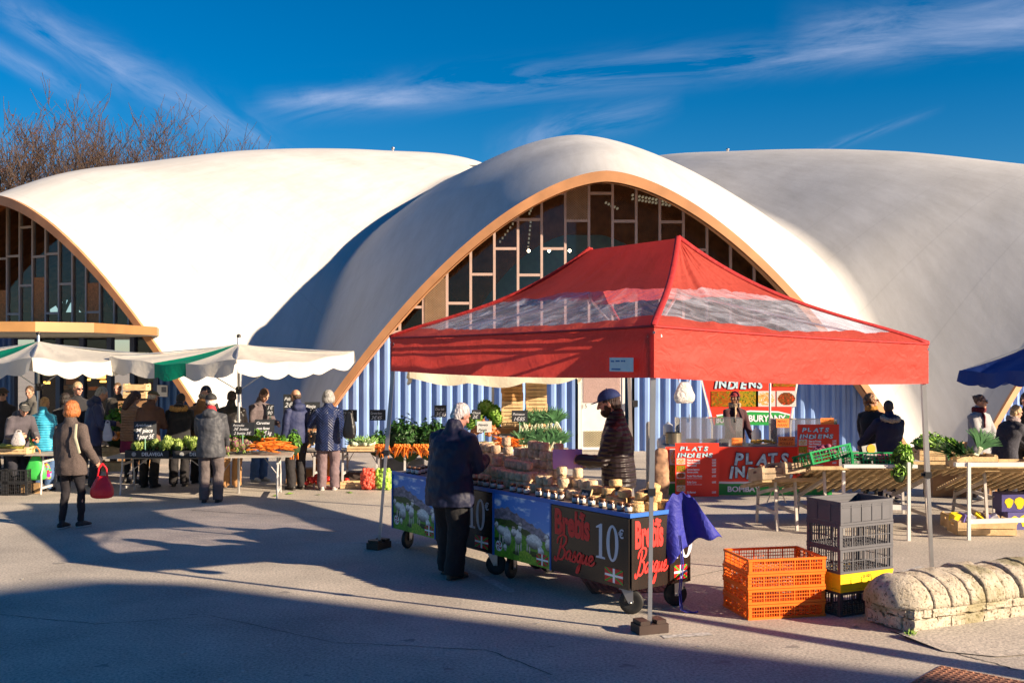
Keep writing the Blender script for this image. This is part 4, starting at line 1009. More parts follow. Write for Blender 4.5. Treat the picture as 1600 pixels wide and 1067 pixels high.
# ---------------------------------------------------------------- people
skin = mat('skin', (.50, .27, .18), .55, .12, 12); skin_d = mat('brown_skin', (.20, .09, .05), .5, .12, 12); skin_p = mat('ruddy_skin', (.56, .28, .20), .55, .15, 12)
eye_w = mat('eye', (.03, .02, .015), .2, 0); lipm = mat('lips', (.38, .13, .10), .5, 0); lens = mat('dark_lens', (.006, .006, .008), .08, 0)
def ik(S_, T_, l1, l2, hint):
    d = T_-S_; L_ = min(d.length, (l1+l2)*.995); dn = d.normalized(); a = (l1*l1-l2*l2+L_*L_)/(2*L_); h = math.sqrt(max(0, l1*l1-a*a))
    hp = Vector(hint)-dn*dn.dot(Vector(hint)); hp.normalize(); return S_+dn*a+hp*h, S_+dn*L_
def hand(bm, wr, d, pn, sd, sc, curl=.5, fine=True):
    """palm, four unequal bent fingers, and a thumb from the palm's side"""
    d = d.normalized(); pn = (pn-d*pn.dot(d)).normalized(); s = d.cross(pn).normalized()*sd
    M = Matrix((s, d, pn)).transposed()
    ell(bm, wr+d*.045*sc, (.040*sc, .052*sc, .017*sc), M, 12, 8)
    for i, (ox, ln) in enumerate(((.029, .068), (.010, .078), (-.010, .073), (-.028, .056))):
        p = wr+d*.082*sc+s*ox*sc; c = R(22+55*curl); dd = d.copy(); pts = [p-d*.02*sc, p]; a = 0
        for seg_, q in enumerate((.42, .32, .26)):
            a += c*(.55+.35*seg_*.6); dd = (d*math.cos(a)+pn*math.sin(a)); p = p+dd*ln*q*sc; pts.append(p)
        tube(bm, pts, [.0098*sc, .0096*sc, .0090*sc, .0084*sc, .0072*sc], 7)
    p = wr+d*.022*sc+s*.030*sc; q = p+(s*.75+d*.55+pn*.25)*.030*sc; e = q+(d*.85+s*.25+pn*.45)*.032*sc; f = e+(d*.8+pn*.55)*.022*sc
    tube(bm, [p-s*.01*sc, p, q, e, f], [.012*sc, .013*sc, .0115*sc, .010*sc, .008*sc], 7)
def hairmat(c):
    key = 'hair_%g_%g' % (c[0], c[2])
    if key in MATS: return MATS[key]
    m = mat(key, c, .5, .55, 1.0, .9, 1.0); nt = m.node_tree
    tc = [n for n in nt.nodes if n.type == 'TEX_COORD'][0]; mp = nt.nodes.new('ShaderNodeMapping'); mp.inputs['Scale'].default_value = (75, 75, 12); nt.links.new(tc.outputs['Object'], mp.inputs[0])
    for n in nt.nodes:
        if n.type == 'TEX_NOISE': nt.links.new(mp.outputs[0], n.inputs[0])
    return m
PEOPLE = []
def person(px, d, h, head_deg, label, jacket, trousers, hairc, hair='short', lean=0, yaw=0, pitch=0, handL='down', handR='down', hem=.80, collar=None, hood=None, cap=None, glasses=False, scarf=None, skirt=None,
           sk=None, shoes=(.02, .018, .016), bulk=1., stride=.0, quilt=None, wrinkle=.02, beard=None, fine=False, shirt=None, feet=True, boots=False, x=None, stance=.10, group=None, leg=1.):
    s = h/1.75; px_x = X(px, d) if x is None else x
    root = empty('person', (px_x, d, 0), R(head_deg), label, 'person', group)
    sk = sk or skin; V = Vector
    Lr = Matrix.Rotation(-R(lean), 3, 'X')
    pel = V((0, -.02-math.sin(R(lean))*.12, .95))*s
    def tr(p): return pel+Lr @ (V(p)*s-V((0, 0, .95))*s)
    neck = tr((0, -.01, 1.49)); chest = tr((0, 0, 1.30)); hr = Matrix.Rotation(R(yaw), 3, 'Z') @ Matrix.Rotation(-R(pitch+lean*.35), 3, 'X')
    hc = neck+(Lr @ V((0, .02, .045)))*s+hr @ V((0, .012, .105))*s
    shL, shR = tr((-.170*bulk**.5, -.01, 1.385)), tr((.170*bulk**.5, -.01, 1.385))
    PRE = {'down': (.25, .03, .80), 'front': (.14, .36, 1.08), 'low': (.20, .26, .92), 'reach': (.12, .50, 1.02), 'chest': (.06, .26, 1.20), 'pocket': (.24, .08, .93), 'bag': (.30, -.02, .82), 'far': (.10, .62, .95), 'elbow': (.22, .30, 1.12)}
    arms = []
    for sd, tg, S_ in ((-1, handL, shL), (1, handR, shR)):
        t = PRE[tg] if isinstance(tg, str) else tg; t = V((t[0]*sd if isinstance(tg, str) else t[0], t[1], t[2]))*s
        e, wv = ik(S_, t, .30*s, .26*s, V((sd*.5, -1, -.35))); arms.append((S_, e, wv, sd))
    hipsz = .92*s; st = stance*s; legs = []
    for sd in (-1, 1):
        hp = pel+V((sd*.095, 0, -.03))*s; an = V((sd*st, sd*stride*s-.02*s, .085*s)); kn, an = ik(hp, an, .425*s, .418*s, V((sd*.15, 1, 0))); an.z = .085*s; legs.append((hp, kn, an, sd))
    # body
    vox = .0065 if fine else .009
    bm = bmesh.new()
    head_M = hr
    def H(p): return hc+hr @ (V(p)*s)
    ell(bm, H((0, -.008, .022)), (.077*s, .096*s, .098*s), hr, 20, 14); ell(bm, H((0, .030, -.040)), (.058*s, .060*s, .078*s), hr, 16, 12); ell(bm, H((0, .062, -.092)), (.028*s, .026*s, .022*s), hr, 10, 8)
    tube(bm, [H((0, .088, .030)), H((0, .103, .002)), H((0, .112, -.018))], [.010*s, .012*s, .015*s], 8); ell(bm, H((0, .085, -.058)), (.025*s, .014*s, .012*s), hr, 10, 6)
    for q in (-1, 1):
        ell(bm, H((q*.079, -.006, -.006)), (.010*s, .020*s, .032*s), hr, 8, 8); ell(bm, H((q*.032, .078, .034)), (.026*s, .014*s, .009*s), hr, 8, 6); ell(bm, H((q*.040, .062, -.022)), (.024*s, .022*s, .022*s), hr, 8, 6)
    tube(bm, [H((0, -.015, -.05)), neck+V((0, 0, -.03*s)), tr((0, -.02, 1.40))], [(.056*s, .058*s), (.060*s, .062*s), (.10*s, .08*s)], 14, side=(1, 0, 0))
    tube(bm, [tr((0, -.02, 1.40)), chest, tr((0, 0, 1.1)), pel], [(.14*s, .08*s), (.14*s, .09*s), (.12*s, .08*s), (.13*s, .09*s)], 14, side=(1, 0, 0))
    for S_, e, wv, sd in arms:
        tube(bm, [S_, S_.lerp(e, .5), e, e.lerp(wv, .35), wv], [.045*s, .042*s, .036*s, .038*s, .026*s], 10)
        dr = (wv-e); drn = dr.normalized(); dn = (drn+V((0, 0, -.35 if dr.z > -.15*s else -.1))*.6).normalized()
        hand(bm, wv-drn*.005, dn, V((-sd*.9, 0, -.4)) if abs(drn.z) < .7 else V((-sd, .2, 0)), -sd if False else sd, s*1.0, .55)
    for hp, kn, an, sd in legs:
        tube(bm, [hp, hp.lerp(kn, .5), kn, kn.lerp(an, .35), an], [.065*s, .06*s, .048*s, .05*s, .035*s], 10)
    o = link('body', bm, sk, root, smooth=True); remesh(o, vox*s, 2)
    if sk is not None:
        bm = bmesh.new()
        for q in (-1, 1): ell(bm, H((q*.031, .0885, .013)), (.0115*s, .006*s, .006*s), hr, 8, 6)
        link('eyes', bm, eye_w, root, smooth=True)
        bm = bmesh.new(); ell(bm, H((0, .096, -.058)), (.021*s, .006*s, .0055*s), hr, 10, 6); link('mouth', bm, lipm, root, smooth=True)
    # jacket
    jm = jacket if not isinstance(jacket, tuple) else mat('cloth_%d' % len(MATS), jacket, .85, .2, 7, .3, 120, sheen=.2)
    bm = bmesh.new(); hz = hem; b = bulk
    ring = [(hz, .205, .145), (hz+.10, .205, .150), (1.02, .190, .142), (1.15, .185, .140), (1.27, .200, .145), (1.35, .192, .130), (1.41, .160, .108), (1.455, .112, .090), (1.49, .078, .078)]
    if hz < .7: ring = [(hz, .24, .19), ((hz+.95)/2, .225, .17)]+ring[1:] if hz+.1 < .95 else ring
    ring = sorted(ring)
    pts = []; rr_ = []
    for z, rx, ry in ring:
        p = tr((0, -.005, z)) if z > .95 else (V((pel.x, pel.y, z*s)) if not lean else pel+V((0, .0, (z-.95)*s)))
        pts.append(p); k = b if z < 1.40 else (1+b)/2; rr_.append((rx*s*k, ry*s*k))
    tube(bm, pts, rr_, 22, side=(1, 0, 0), cap='end')
    for S_, e, wv, sd in arms:
        cuff = wv-(wv-e).normalized()*.012*s
        tube(bm, [S_+V((-sd*.07, 0, .02))*s, S_, S_.lerp(e, .5), e, e.lerp(cuff, .5), cuff], [.060*s*b, .074*s*b, .069*s*b, .062*s*b, .055*s*b, .049*s*b], 12)
    if collar is not None or hood:
        tube(bm, [neck+V((0, -.005, -.02))*s, neck+(Lr @ V((0, -.005, .05)))*s], [(.085*s, .088*s), (.074*s, .08*s)], 16, side=(1, 0, 0))
    if hood: ell(bm, tr((0, -.10, 1.45)), (.125*s, .075*s, .085*s), Lr, 14, 10)
    o = link('jacket', bm, jm, root, smooth=True); remesh(o, .012 if not fine else .009, 3, wrinkle, .13)
    if fine or True:
        tx = bpy.data.textures.get('folds_fine') or bpy.data.textures.new('folds_fine', 'STUCCI'); tx.noise_scale = .09; tx.turbulence = 8
        dd = o.modifiers.new('small_folds', 'DISPLACE'); dd.texture = tx; dd.strength = .011; dd.mid_level = .5; dd.texture_coords = 'LOCAL'
    if isinstance(collar, tuple):
        bm = bmesh.new(); tube(bm, [neck+V((0, -.006, -.025))*s, neck+(Lr @ V((0, -.006, .035)))*s], [(.10*s, .10*s), (.084*s, .088*s)], 16, side=(1, 0, 0)); o = link('collar', bm, mat('collar_%d' % len(MATS), collar, .8, .2, 9), root, smooth=True); remesh(o, .012, 2, .01, .05)
    if hood and isinstance(hood, tuple):   # fur rim
        bm = bmesh.new(); n = 18; P = []
        for k in range(n+1):
            a = 2*math.pi*k/n; P.append(tr((.135*math.cos(a), -.075+.085*math.sin(a), 1.455+.035*math.sin(a))))
        tube(bm, P, [.042*s]*(n+1), 8, cap=False); fo = link('fur_trim', bm, mat('fur_%d' % len(MATS), hood, .95, .45, 60), root, smooth=True); remesh(fo, .011, 0, .05, .025)
        fur = bmesh.new(); fr = random.Random(len(MATS))
        for q in range(420):
            a = fr.uniform(0, 6.28); c = tr((.135*math.cos(a), -.075+.085*math.sin(a), 1.455+.035*math.sin(a))); dv_ = V((fr.gauss(0, 1), fr.gauss(0, 1), fr.gauss(.3, 1))).normalized()
            t_ = dv_.orthogonal().normalized()*.004; fur.faces.new([fur.verts.new(c+dv_*.03*s+t_), fur.verts.new(c+dv_*.03*s-t_), fur.verts.new(c+dv_*.072*s)])
        link('fur_hairs', fur, fo.data.materials[0], fo, recalc=False)
    if scarf:
        bm = bmesh.new(); n = 14
        for t in range(2):
            P = [neck+Lr @ (V((.088*math.cos(2*math.pi*k/n), .092*math.sin(2*math.pi*k/n), .0+.035*t+.01*math.sin(3*k)))*s) for k in range(n+1)]
            tube(bm, P, [.030*s]*(n+1), 8, cap=False)
        tube(bm, [tr((.03, .08, 1.47)), tr((.05, .135, 1.38)), tr((.06, .150, 1.22))], [(.035*s, .015*s), (.05*s, .014*s), (.045*s, .012*s)], 10)
        o = link('scarf', bm, mat('scarf_%d' % len(MATS), scarf, .9, .4, 30), root, smooth=True); remesh(o, .011, 1, .02, .06)
    # trousers or skirt
    b = max(bulk, 1); tm = mat('trousers_%d' % len(MATS), trousers, .85, .2, 8, .25, 90)
    bm = bmesh.new(); tube(bm, [pel+V((0, 0, .10))*s, pel+V((0, 0, -.02))*s, pel+V((0, 0, -.10))*s], [(.150*s, .105*s), (.168*s, .125*s), (.150*s, .11*s)], 18, side=(1, 0, 0))
    for hp, kn, an, sd in legs:
        if boots: tube(bm, [hp, hp.lerp(kn, .5), kn, kn.lerp(an, .5), an+V((0, 0, .0))], [.09*s, .078*s, .058*s, .055*s, .043*s], 12)
        else: tube(bm, [hp, hp.lerp(kn, .5), kn, kn.lerp(an, .5), an+V((0, -.005, -.045))*s], [q*s*(.55+.45*b)*leg for q in (.108, .100, .086, .082, .078)], 14, cap=False)
    o = link('trousers', bm, tm, root, smooth=True); remesh(o, .011, 3, .026, .10)
    if skirt:
        bm = bmesh.new(); tube(bm, [pel+V((0, 0, .05))*s, pel+V((0, 0, -.12))*s, pel+V((0, 0, -.33))*s], [(.165*s, .12*s), (.19*s, .14*s), (.21*s, .16*s)], 20, side=(1, 0, 0)); o = link('skirt', bm, mat('skirt_%d' % len(MATS), skirt, .8, .2, 8), root, smooth=True); remesh(o, .012, 2, .02, .1)
    if feet:
        for hp, kn, an, sd in legs:
            bm = bmesh.new(); f = V((sd*.12, 1, 0)).normalized(); a0 = V((an.x, an.y, 0))
            tube(bm, [a0-f*.055*s+V((0, 0, .045))*s, a0+f*.03*s+V((0, 0, .050))*s, a0+f*.11*s+V((0, 0, .038))*s, a0+f*.165*s+V((0, 0, .030))*s], [(.036*s, .044*s), (.042*s, .050*s), (.046*s, .034*s), (.034*s, .024*s)], 12, side=(1, 0, 0))
            tube(bm, [a0+V((0, 0, .03))*s, an+V((0, 0, .02))*s], [.042*s, .040*s], 10)
            so_ = link('shoe', bm, mat('shoe_%d' % (int(shoes[0]*999)), shoes, .5, .2, 20), root, smooth=True); remesh(so_, .009, 2)
            bm = bmesh.new(); tube(bm, [a0-f*.07*s+V((0, 0, .012)), a0+f*.06*s+V((0, 0, .012)), a0+f*.17*s+V((0, 0, .012))], [(.038*s, .012), (.046*s, .012), (.036*s, .012)], 12, side=(1, 0, 0))
            link('sole', bm, mat('pale_sole', (.5, .48, .45), .7) if shoes[0] > .3 or boots == 'w' else mat('dark_sole', (.05, .04, .035), .7), so_, smooth=True)
    # hair
    if hairc:
        hm = hairmat(hairc); bm = bmesh.new()
        if hair == 'short':
            ell(bm, H((0, -.018, .036)), (.084*s, .096*s, .095*s), hr, 18, 12); ell(bm, H((0, -.052, -.02)), (.072*s, .058*s, .075*s), hr, 14, 10)
            for q in (-1, 1): ell(bm, H((q*.068, -.02, .01)), (.018*s, .035*s, .04*s), hr, 8, 8)
        elif hair == 'balding':
            ell(bm, H((0, -.05, -.005)), (.078*s, .058*s, .062*s), hr, 14, 10)
            for q in (-1, 1): ell(bm, H((q*.066, -.015, .01)), (.018*s, .04*s, .035*s), hr, 8, 8)
        elif hair == 'bob':
            ell(bm, H((0, -.018, .030)), (.100*s, .112*s, .105*s), hr, 18, 12); ell(bm, H((0, -.045, -.045)), (.105*s, .085*s, .085*s), hr, 16, 10)
            for q in (-1, 1): ell(bm, H((q*.088, .0, -.03)), (.030*s, .055*s, .075*s), hr, 10, 8)
        elif hair == 'long':
            ell(bm, H((0, -.018, .030)), (.092*s, .104*s, .100*s), hr, 18, 12); tube(bm, [H((0, -.05, 0)), H((0, -.085, -.12)), H((0, -.10, -.28))], [(.10*s, .075*s), (.11*s, .06*s), (.075*s, .035*s)], 14, side=(1, 0, 0))
        elif hair == 'curly':
            rr2 = random.Random(9)
            for q in range(70):
                a = rr2.uniform(0, 6.28); e = rr2.uniform(-.9, 1.4); v_ = V((math.cos(a)*math.cos(e)*.105, math.sin(a)*math.cos(e)*.10-.035, math.sin(e)*.115))
                if v_.y > .035 and v_.z < .06: continue
                ell(bm, H(v_), .030*s, hr, 8, 6)
            ell(bm, H((0, -.03, .02)), (.09*s, .095*s, .10*s), hr, 14, 10)
        elif hair == 'bun':
            ell(bm, H((0, -.018, .034)), (.084*s, .098*s, .094*s), hr, 18, 12); ell(bm, H((0, -.095, .07)), (.045*s, .04*s, .04*s), hr, 10, 8)
            rr2 = random.Random(4)
            for q in range(9): tube(bm, [H((0, -.09, .07)), H((rr2.uniform(-.06, .06), -.12-rr2.random()*.04, .07+rr2.uniform(-.02, .06)))], [.008*s, .003*s], 5)
        o = link('hair', bm, hm, root, smooth=True); remesh(o, .0075, 2, .010, .02)
    if beard:
        bm = bmesh.new(); ell(bm, H((0, .045, -.072)), (.060*s, .055*s, .050*s), hr, 14, 10)
        for q in (-1, 1): ell(bm, H((q*.055, .018, -.035)), (.018*s, .035*s, .05*s), hr, 8, 8)
        o = link('beard', bm, mat('beard_hair', beard, .8, .3, 60, .6, 150), root, smooth=True); remesh(o, .007, 0, .012, .015)
    if cap:
        kind, cc = cap; cmn = mat('cap_%d' % len(MATS), cc, .75, .2, 14, .2, 80); bm = bmesh.new()
        def fcap(p): p = p.copy(); p.z = max(p.z, -.004*s); return p
        ell(bm, H((0, -.012, .044)), (.094*s, .112*s, (.095 if kind == 'ball' else .078)*s), hr, 22, 14, fn=fcap)
        if kind == 'ball':
            n = 12
            for k in range(n):
                a0 = -1.15+2.3*k/n; a1 = -1.15+2.3*(k+1)/n
                q = [H((.080*math.sin(a), .060+.03*math.cos(a), .046)) for a in (a0, a1)]+[H((.070*math.sin(a), .085+.085*math.cos(a), .034-.0*a)) for a in (a1, a0)]
                A = [bm.verts.new(v_) for v_ in q]; B = [bm.verts.new(v_+hr @ V((0, 0, .006))) for v_ in q]; bm.faces.new(A); bm.faces.new(B[::-1])
                for i in range(4): bm.faces.new((A[i], B[i], B[(i+1) % 4], A[(i+1) % 4]))
        elif kind == 'flat': ell(bm, H((0, .055, .055)), (.085*s, .075*s, .022*s), hr, 16, 8)
        else: ell(bm, H((0, .0, .046)), (.125*s, .14*s, .010*s), hr, 20, 8)
        ell(bm, H((0, -.012, .14 if kind == 'ball' else .122)), .007*s, hr, 8, 6)
        link('cap', bm, cmn, root, smooth=True)
    if glasses:
        bm = bmesh.new()
        for q in (-1, 1): ell(bm, H((q*.033, .100, .014)), (.029*s, .008*s, .021*s), hr, 12, 8); bar(bm, H((q*.062, .09, .018)), H((q*.080, -.005, .012)), .005*s)
        bar(bm, H((-.01, .105, .018)), H((.01, .105, .018)), .005*s); link('sunglasses', bm, lens, root, smooth=True)
    root['_'] = 0; del root['_']
    W_ = Matrix.Translation(root.location) @ Matrix.Rotation(R(head_deg), 4, 'Z')
    return dict(root=root, hands=[W_ @ (a[2]+(a[2]-a[1]).normalized()*.05*s) for a in arms], W=W_, s=s, shoulders=[W_ @ a[0] for a in arms])
def held_bag(p, w_, h_, dpt, m, label, seed=1, straps=None, rz=0, cat='bag', name='shopping_bag', sl=.12):
    root = empty(name, p, rz, label, cat); bm = bmesh.new(); bagmesh(bm, w_, h_, dpt, seed, 1.0); o = link('bag_body', bm, m, root, smooth=True, loc=(0, 0, -sl)); md = o.modifiers.new('s', 'SUBSURF'); md.levels = 1; md.render_levels = 1
    bm = bmesh.new()
    for q in (-1, 1): tube(bm, [(q*w_*.22, 0, -sl-.03), (q*w_*.16, .01, -sl*.4), (0, 0, 0)], [(.012, .004)]*3, 6, side=(1, 0, 0))
    link('handles', bm, straps or m, root, smooth=True); return root
puff = lambda name, c, sc=9, ch=False, rough=.45: bands(mat(name, c, rough, .12, 8), sc, .55, .022, 'Z', ch)
# --- the two at the cheese counter
navy_sh = mat('navy_windcheater', (.005, .008, .034), .6, .2, 5, .25, 14)
P1_ = person(706, 10.9, 1.74, -38, 'man in a navy jacket with white hair, his back turned, at the cheese counter', navy_sh, (.008, .008, .010), (.62, .60, .56), 'short', lean=9, yaw=-12, pitch=26, handL=(-.20, .34, 1.10), handR=(.14, .34, 1.16), hem=.72, collar=True, bulk=1.34, shoes=(.14, .075, .05), fine=True, wrinkle=.035, leg=1.1, stance=.12, stride=-.09, sk=skin_p)
quilt_bl = puff('black_down_jacket', (.016, .010, .012), 6.5)
P2_ = person(962, 10.75, 1.86, 78, 'bearded stallholder in a navy cap and black quilted jacket behind the cheeses', quilt_bl, (.02, .03, .06), (.04, .02, .012), 'short', lean=4, yaw=0, pitch=14, handL=(-.06, .34, 1.11), handR=(.14, .28, 1.06), hem=.86, collar=True, bulk=1.08, cap=('ball', (.012, .035, .14)), beard=(.05, .025, .012), fine=True, wrinkle=.022)
hp = P2_['hands'][0]
bm = bmesh.new(); n = 10; rows = []
for j in range(n+1): rows.append([bm.verts.new((-.15+.30*i/n, .012*math.sin(i*.6+j*.3)+.03*j/n, -.09+.19*j/n)) for i in range(n+1)])
for j in range(n):
    for i in range(n): bm.faces.new((rows[j][i], rows[j][i+1], rows[j+1][i+1], rows[j+1][i]))
pp_ = link('wrapping_paper', bm, mat('lilac_paper', (.52, .30, .66), .6, .05), smooth=True, loc=(hp.x-.06, hp.y-.03, hp.z-.0), rz=.15); tag(pp_, 'sheet of lilac wrapping paper held by the bearded stallholder', 'paper')
bm = bmesh.new(); bagmesh(bm, .16, .30, .06, 5); o = link('shoulder_bag', bm, mat('navy_bag', (.012, .014, .05), .6, .1), smooth=True, loc=P1_['W'] @ Vector((-.27, .02, 1.0))); tag(o, 'small dark blue bag hanging at the left hip of the man in navy', 'bag')
# --- walking woman
wool = mat('grey_brown_tweed', (.10, .075, .068), .95, .35, 90, .6, 160)
P3_ = person(113, 13.9, 1.61, -18, 'woman with copper bob and grey tweed coat walking across the open asphalt', wool, (.010, .008, .012), (.40, .13, .035), 'bob', handL='down', handR=(.30, .12, .92), hem=.74, collar=True, bulk=1.12, shoes=(.012, .012, .013), boots='w', stride=.09, wrinkle=.022, stance=.085, leg=1.28)
redb = mat('red_nylon', (.72, .015, .03), .45, .15, 8, .5, 30)
held_bag(P3_['hands'][1]+Vector((.05, .02, .0)), .30, .29, .24, redb, 'round red bag carried by the woman in grey tweed', 4, sl=.16)
bm = bmesh.new(); tube(bm, [P3_['shoulders'][1]+Vector((-.03, -.10, .06)), P3_['shoulders'][1]+Vector((-.02, -.16, -.10)), P3_['shoulders'][1]+Vector((.04, -.17, -.30))], [(.02, .004)]*3, 6, side=(1, 0, 0)); o = link('bag_strap', bm, mat('beige_strap', (.45, .42, .3), .7), smooth=True); o.parent = P3_['root']; o.matrix_parent_inverse = P3_['W'].inverted()
# --- the people at the left stalls
person(69, 17.6, 1.50, -8, 'person in a bright light blue quilted jacket and jeans, back turned', puff('sky_blue_quilt', (.05, .40, .62), 8, rough=.4), (.06, .12, .26), (.42, .24, .10), 'short', handL='low', handR='down', hem=.76, collar=True, bulk=1.12, pitch=12)
B1 = held_bag(Vector((X(56, 17.2), 17.2, ZZ(697, 17.2))), .34, .38, .14, mat('green_shopper', (.06, .55, .09), .5, .15, 6), 'green shopping bag with orange handles held by the person in light blue', 2, straps=mat('orange_handles', (.75, .25, .08), .5), sl=.16)
patm = mat('patterned_bag', (.30, .12, .05), .7, 0)
nt = patm.node_tree; v = nt.nodes.new('ShaderNodeTexVoronoi'); v.inputs['Scale'].default_value = 22; tcc = nt.nodes.new('ShaderNodeTexCoord'); hsn = nt.nodes.new('ShaderNodeHueSaturation'); hsn.inputs['Saturation'].default_value = 1.3; hsn.inputs['Value'].default_value = .5
nt.links.new(tcc.outputs['Object'], v.inputs[0]); nt.links.new(v.outputs['Color'], hsn.inputs['Color']); nt.links.new(hsn.outputs[0], nt.nodes['Principled BSDF'].inputs['Base Color'])
held_bag(Vector((X(70, 17.35), 17.35, ZZ(712, 17.35))), .22, .28, .10, patm, 'dark bag with a colourful flower pattern behind the green shopper', 6, sl=.1)
person(28, 17.3, 1.52, -130, 'man in a grey flat cap bending over the leftmost vegetable table', (.07, .06, .075), (.02, .02, .03), (.35, .33, .3), 'short', lean=26, yaw=-10, pitch=30, handL='reach', handR='front', cap=('flat', (.05, .05, .05)), hood=True, bulk=1.15)
B2 = held_bag(Vector((X(33, 17.0), 16.9, ZZ(671, 17.))), .22, .22, .12, bagw, 'white plastic bag held by the man in the flat cap', 8, sl=.03, name='plastic_bag')
person(4, 18.6, 1.62, -165, 'man in a brown brimmed cap and sunglasses at the left picture edge', (.015, .012, .015), (.02, .02, .02), (.1, .08, .06), 'short', cap=('brim', (.05, .035, .025)), glasses=True, pitch=10)
person(47, 20.3, 1.60, 150, 'woman in a long grey coat under the left parasol, facing left', (.085, .08, .07), (.03, .03, .03), (.12, .07, .04), 'short', hem=.45, handL='front', handR='low', pitch=18, yaw=30, collar=True)
person(121, 19.3, 1.70, -140, 'fair man wearing sunglasses and dark clothes behind the copper-haired woman', (.012, .012, .016), (.02, .02, .02), (.42, .30, .16), 'short', glasses=True, pitch=8, yaw=10, sk=skin_p, hem=.8)
person(102, 18.9, 1.52, 20, 'short person with dark hair just left of the fair man in sunglasses', (.012, .010, .014), (.02, .02, .02), (.02, .012, .01), 'bob')
person(148, 18.1, 1.67, -62, 'grey-haired man in a navy anorak looking down to the right', mat('navy_anorak', (.012, .022, .09), .5, .15, 5, .3, 20), (.02, .02, .03), (.26, .26, .26), 'short', lean=8, pitch=26, handL='front', handR='low', hem=.72, hood=True, bulk=1.1)
held_bag(Vector((X(168, 17.8), 17.8, ZZ(657, 17.8))), .16, .30, .08, fabric('bluish_white_plastic', (.45, .50, .66), .3, .8, 20), 'pale bluish plastic bag held by the grey-haired man in the navy anorak', 5, sl=.04, name='plastic_bag')
person(205, 18.6, 1.58, -25, 'woman with long brown hair, beige quilted jacket and crimson skirt', puff('beige_down', (.34, .19, .11), 7), (.01, .01, .012), (.07, .03, .02), 'long', lean=6, yaw=-25, pitch=25, handL='low', handR='front', hem=.80, skirt=(.22, .01, .06), boots=True, bulk=1.0)
person(233, 18.0, 1.61, -12, 'man in an olive flat cap and brown coat with dark shoulders', mat('two_tone_brown', (.11, .052, .034), .8, .5, 3, .3, 25), (.012, .01, .01), (.45, .42, .38), 'balding', lean=12, yaw=-8, pitch=10, handL='low', handR='front', hem=.62, hood=True, cap=('flat', (.09, .085, .045)), bulk=1.12)
person(280, 18.2, 1.56, 5, 'person in a black coat with a big golden fur hood', (.008, .008, .009), (.012, .01, .012), (.03, .02, .015), 'short', lean=10, handL='front', handR='front', hem=.66, hood=(.50, .28, .09), pitch=30, bulk=1.15)
person(312, 18.6, 1.59, -20, 'bald man in a tan jacket between the fur hood and the grey anorak', mat('tan_suede', (.30, .15, .06), .85, .25, 6, .3, 40), (.03, .025, .02), (.40, .33, .26), 'balding', lean=10, pitch=20, handL=(-.26, .30, 1.1), handR='front', hem=.76, collar=True, bulk=1.1)
person(322, 19.5, 1.62, -160, 'dark-haired person almost hidden behind the bald man in tan', (.012, .01, .01), (.02, .02, .02), (.015, .01, .01), 'bob', hem=.7)
person(330, 16.25, 1.60, 6, 'man in a black cap and grey anorak with a red collar, back turned', mat('slate_grey_anorak', (.055, .058, .068), .6, .15, 5, .4, 18), (.105, .085, .085), (.55, .52, .48), 'balding', yaw=18, handL='front', handR='low', hem=.74, hood=True, collar=(.45, .02, .03), cap=('ball', (.022, .022, .024)), bulk=1.14, wrinkle=.03, stance=.11)
person(361, 18.0, 1.60, 8, 'dark-haired man in a black leather jacket and tan trousers', mat('black_leather', (.012, .010, .010), .3, .2, 8, .3, 20), (.38, .20, .08), (.035, .018, .012), 'short', lean=10, pitch=22, handL='front', handR='front', hem=.84, collar=True, bulk=1.18, shoes=(.30, .16, .07))
person(405, 18.9, 1.63, -125, 'stallholder in a grey jumper and jeans serving under the middle parasol', mat('grey_knit', (.11, .085, .09), .9, .25, 30, .4, 80), (.06, .13, .30), (.10, .045, .02), 'short', lean=10, pitch=32, yaw=-4, handL='front', handR=(.16, .34, 1.10), hem=.88, collar=True, shoes=(.6, .58, .55), bulk=1.05)
person(463, 17.75, 1.62, 40, 'man in a dark blue hooded jacket with thinning hair holding carrots', mat('dark_blue_softshell', (.018, .026, .085), .7, .15, 5, .3, 25), (.016, .014, .016), (.05, .03, .02), 'balding', yaw=10, pitch=8, handL='down', handR='low', hem=.82, hood=True, bulk=1.06)
person(513, 17.7, 1.61, 8, 'grey-haired woman in a navy quilted coat and mauve trousers', puff('navy_chevron_quilt', (.010, .022, .085), 7, True), (.16, .11, .12), (.30, .29, .28), 'bob', handL=(-.26, .30, 1.12), handR='low', hem=.70, collar=True, bulk=1.13, shoes=(.45, .4, .38), stance=.11)
held_bag(Vector((X(546, 17.5), 17.5, ZZ(640, 17.5))), .22, .42, .12, mat('black_bag', (.008, .008, .01), .4, .2, 8, .4, 20), 'big black bag on the right shoulder of the woman in navy', 7, sl=.05, name='shoulder_bag')
person(184, 21.5, 1.62, 180, 'dim figure with brown hair added in place of a reflection in the entrance glass, between the two parasols', (.05, .04, .03), (.02, .02, .02), (.12, .07, .03), 'short', pitch=10)  # solid figure stands in for a reflection in the entrance glass
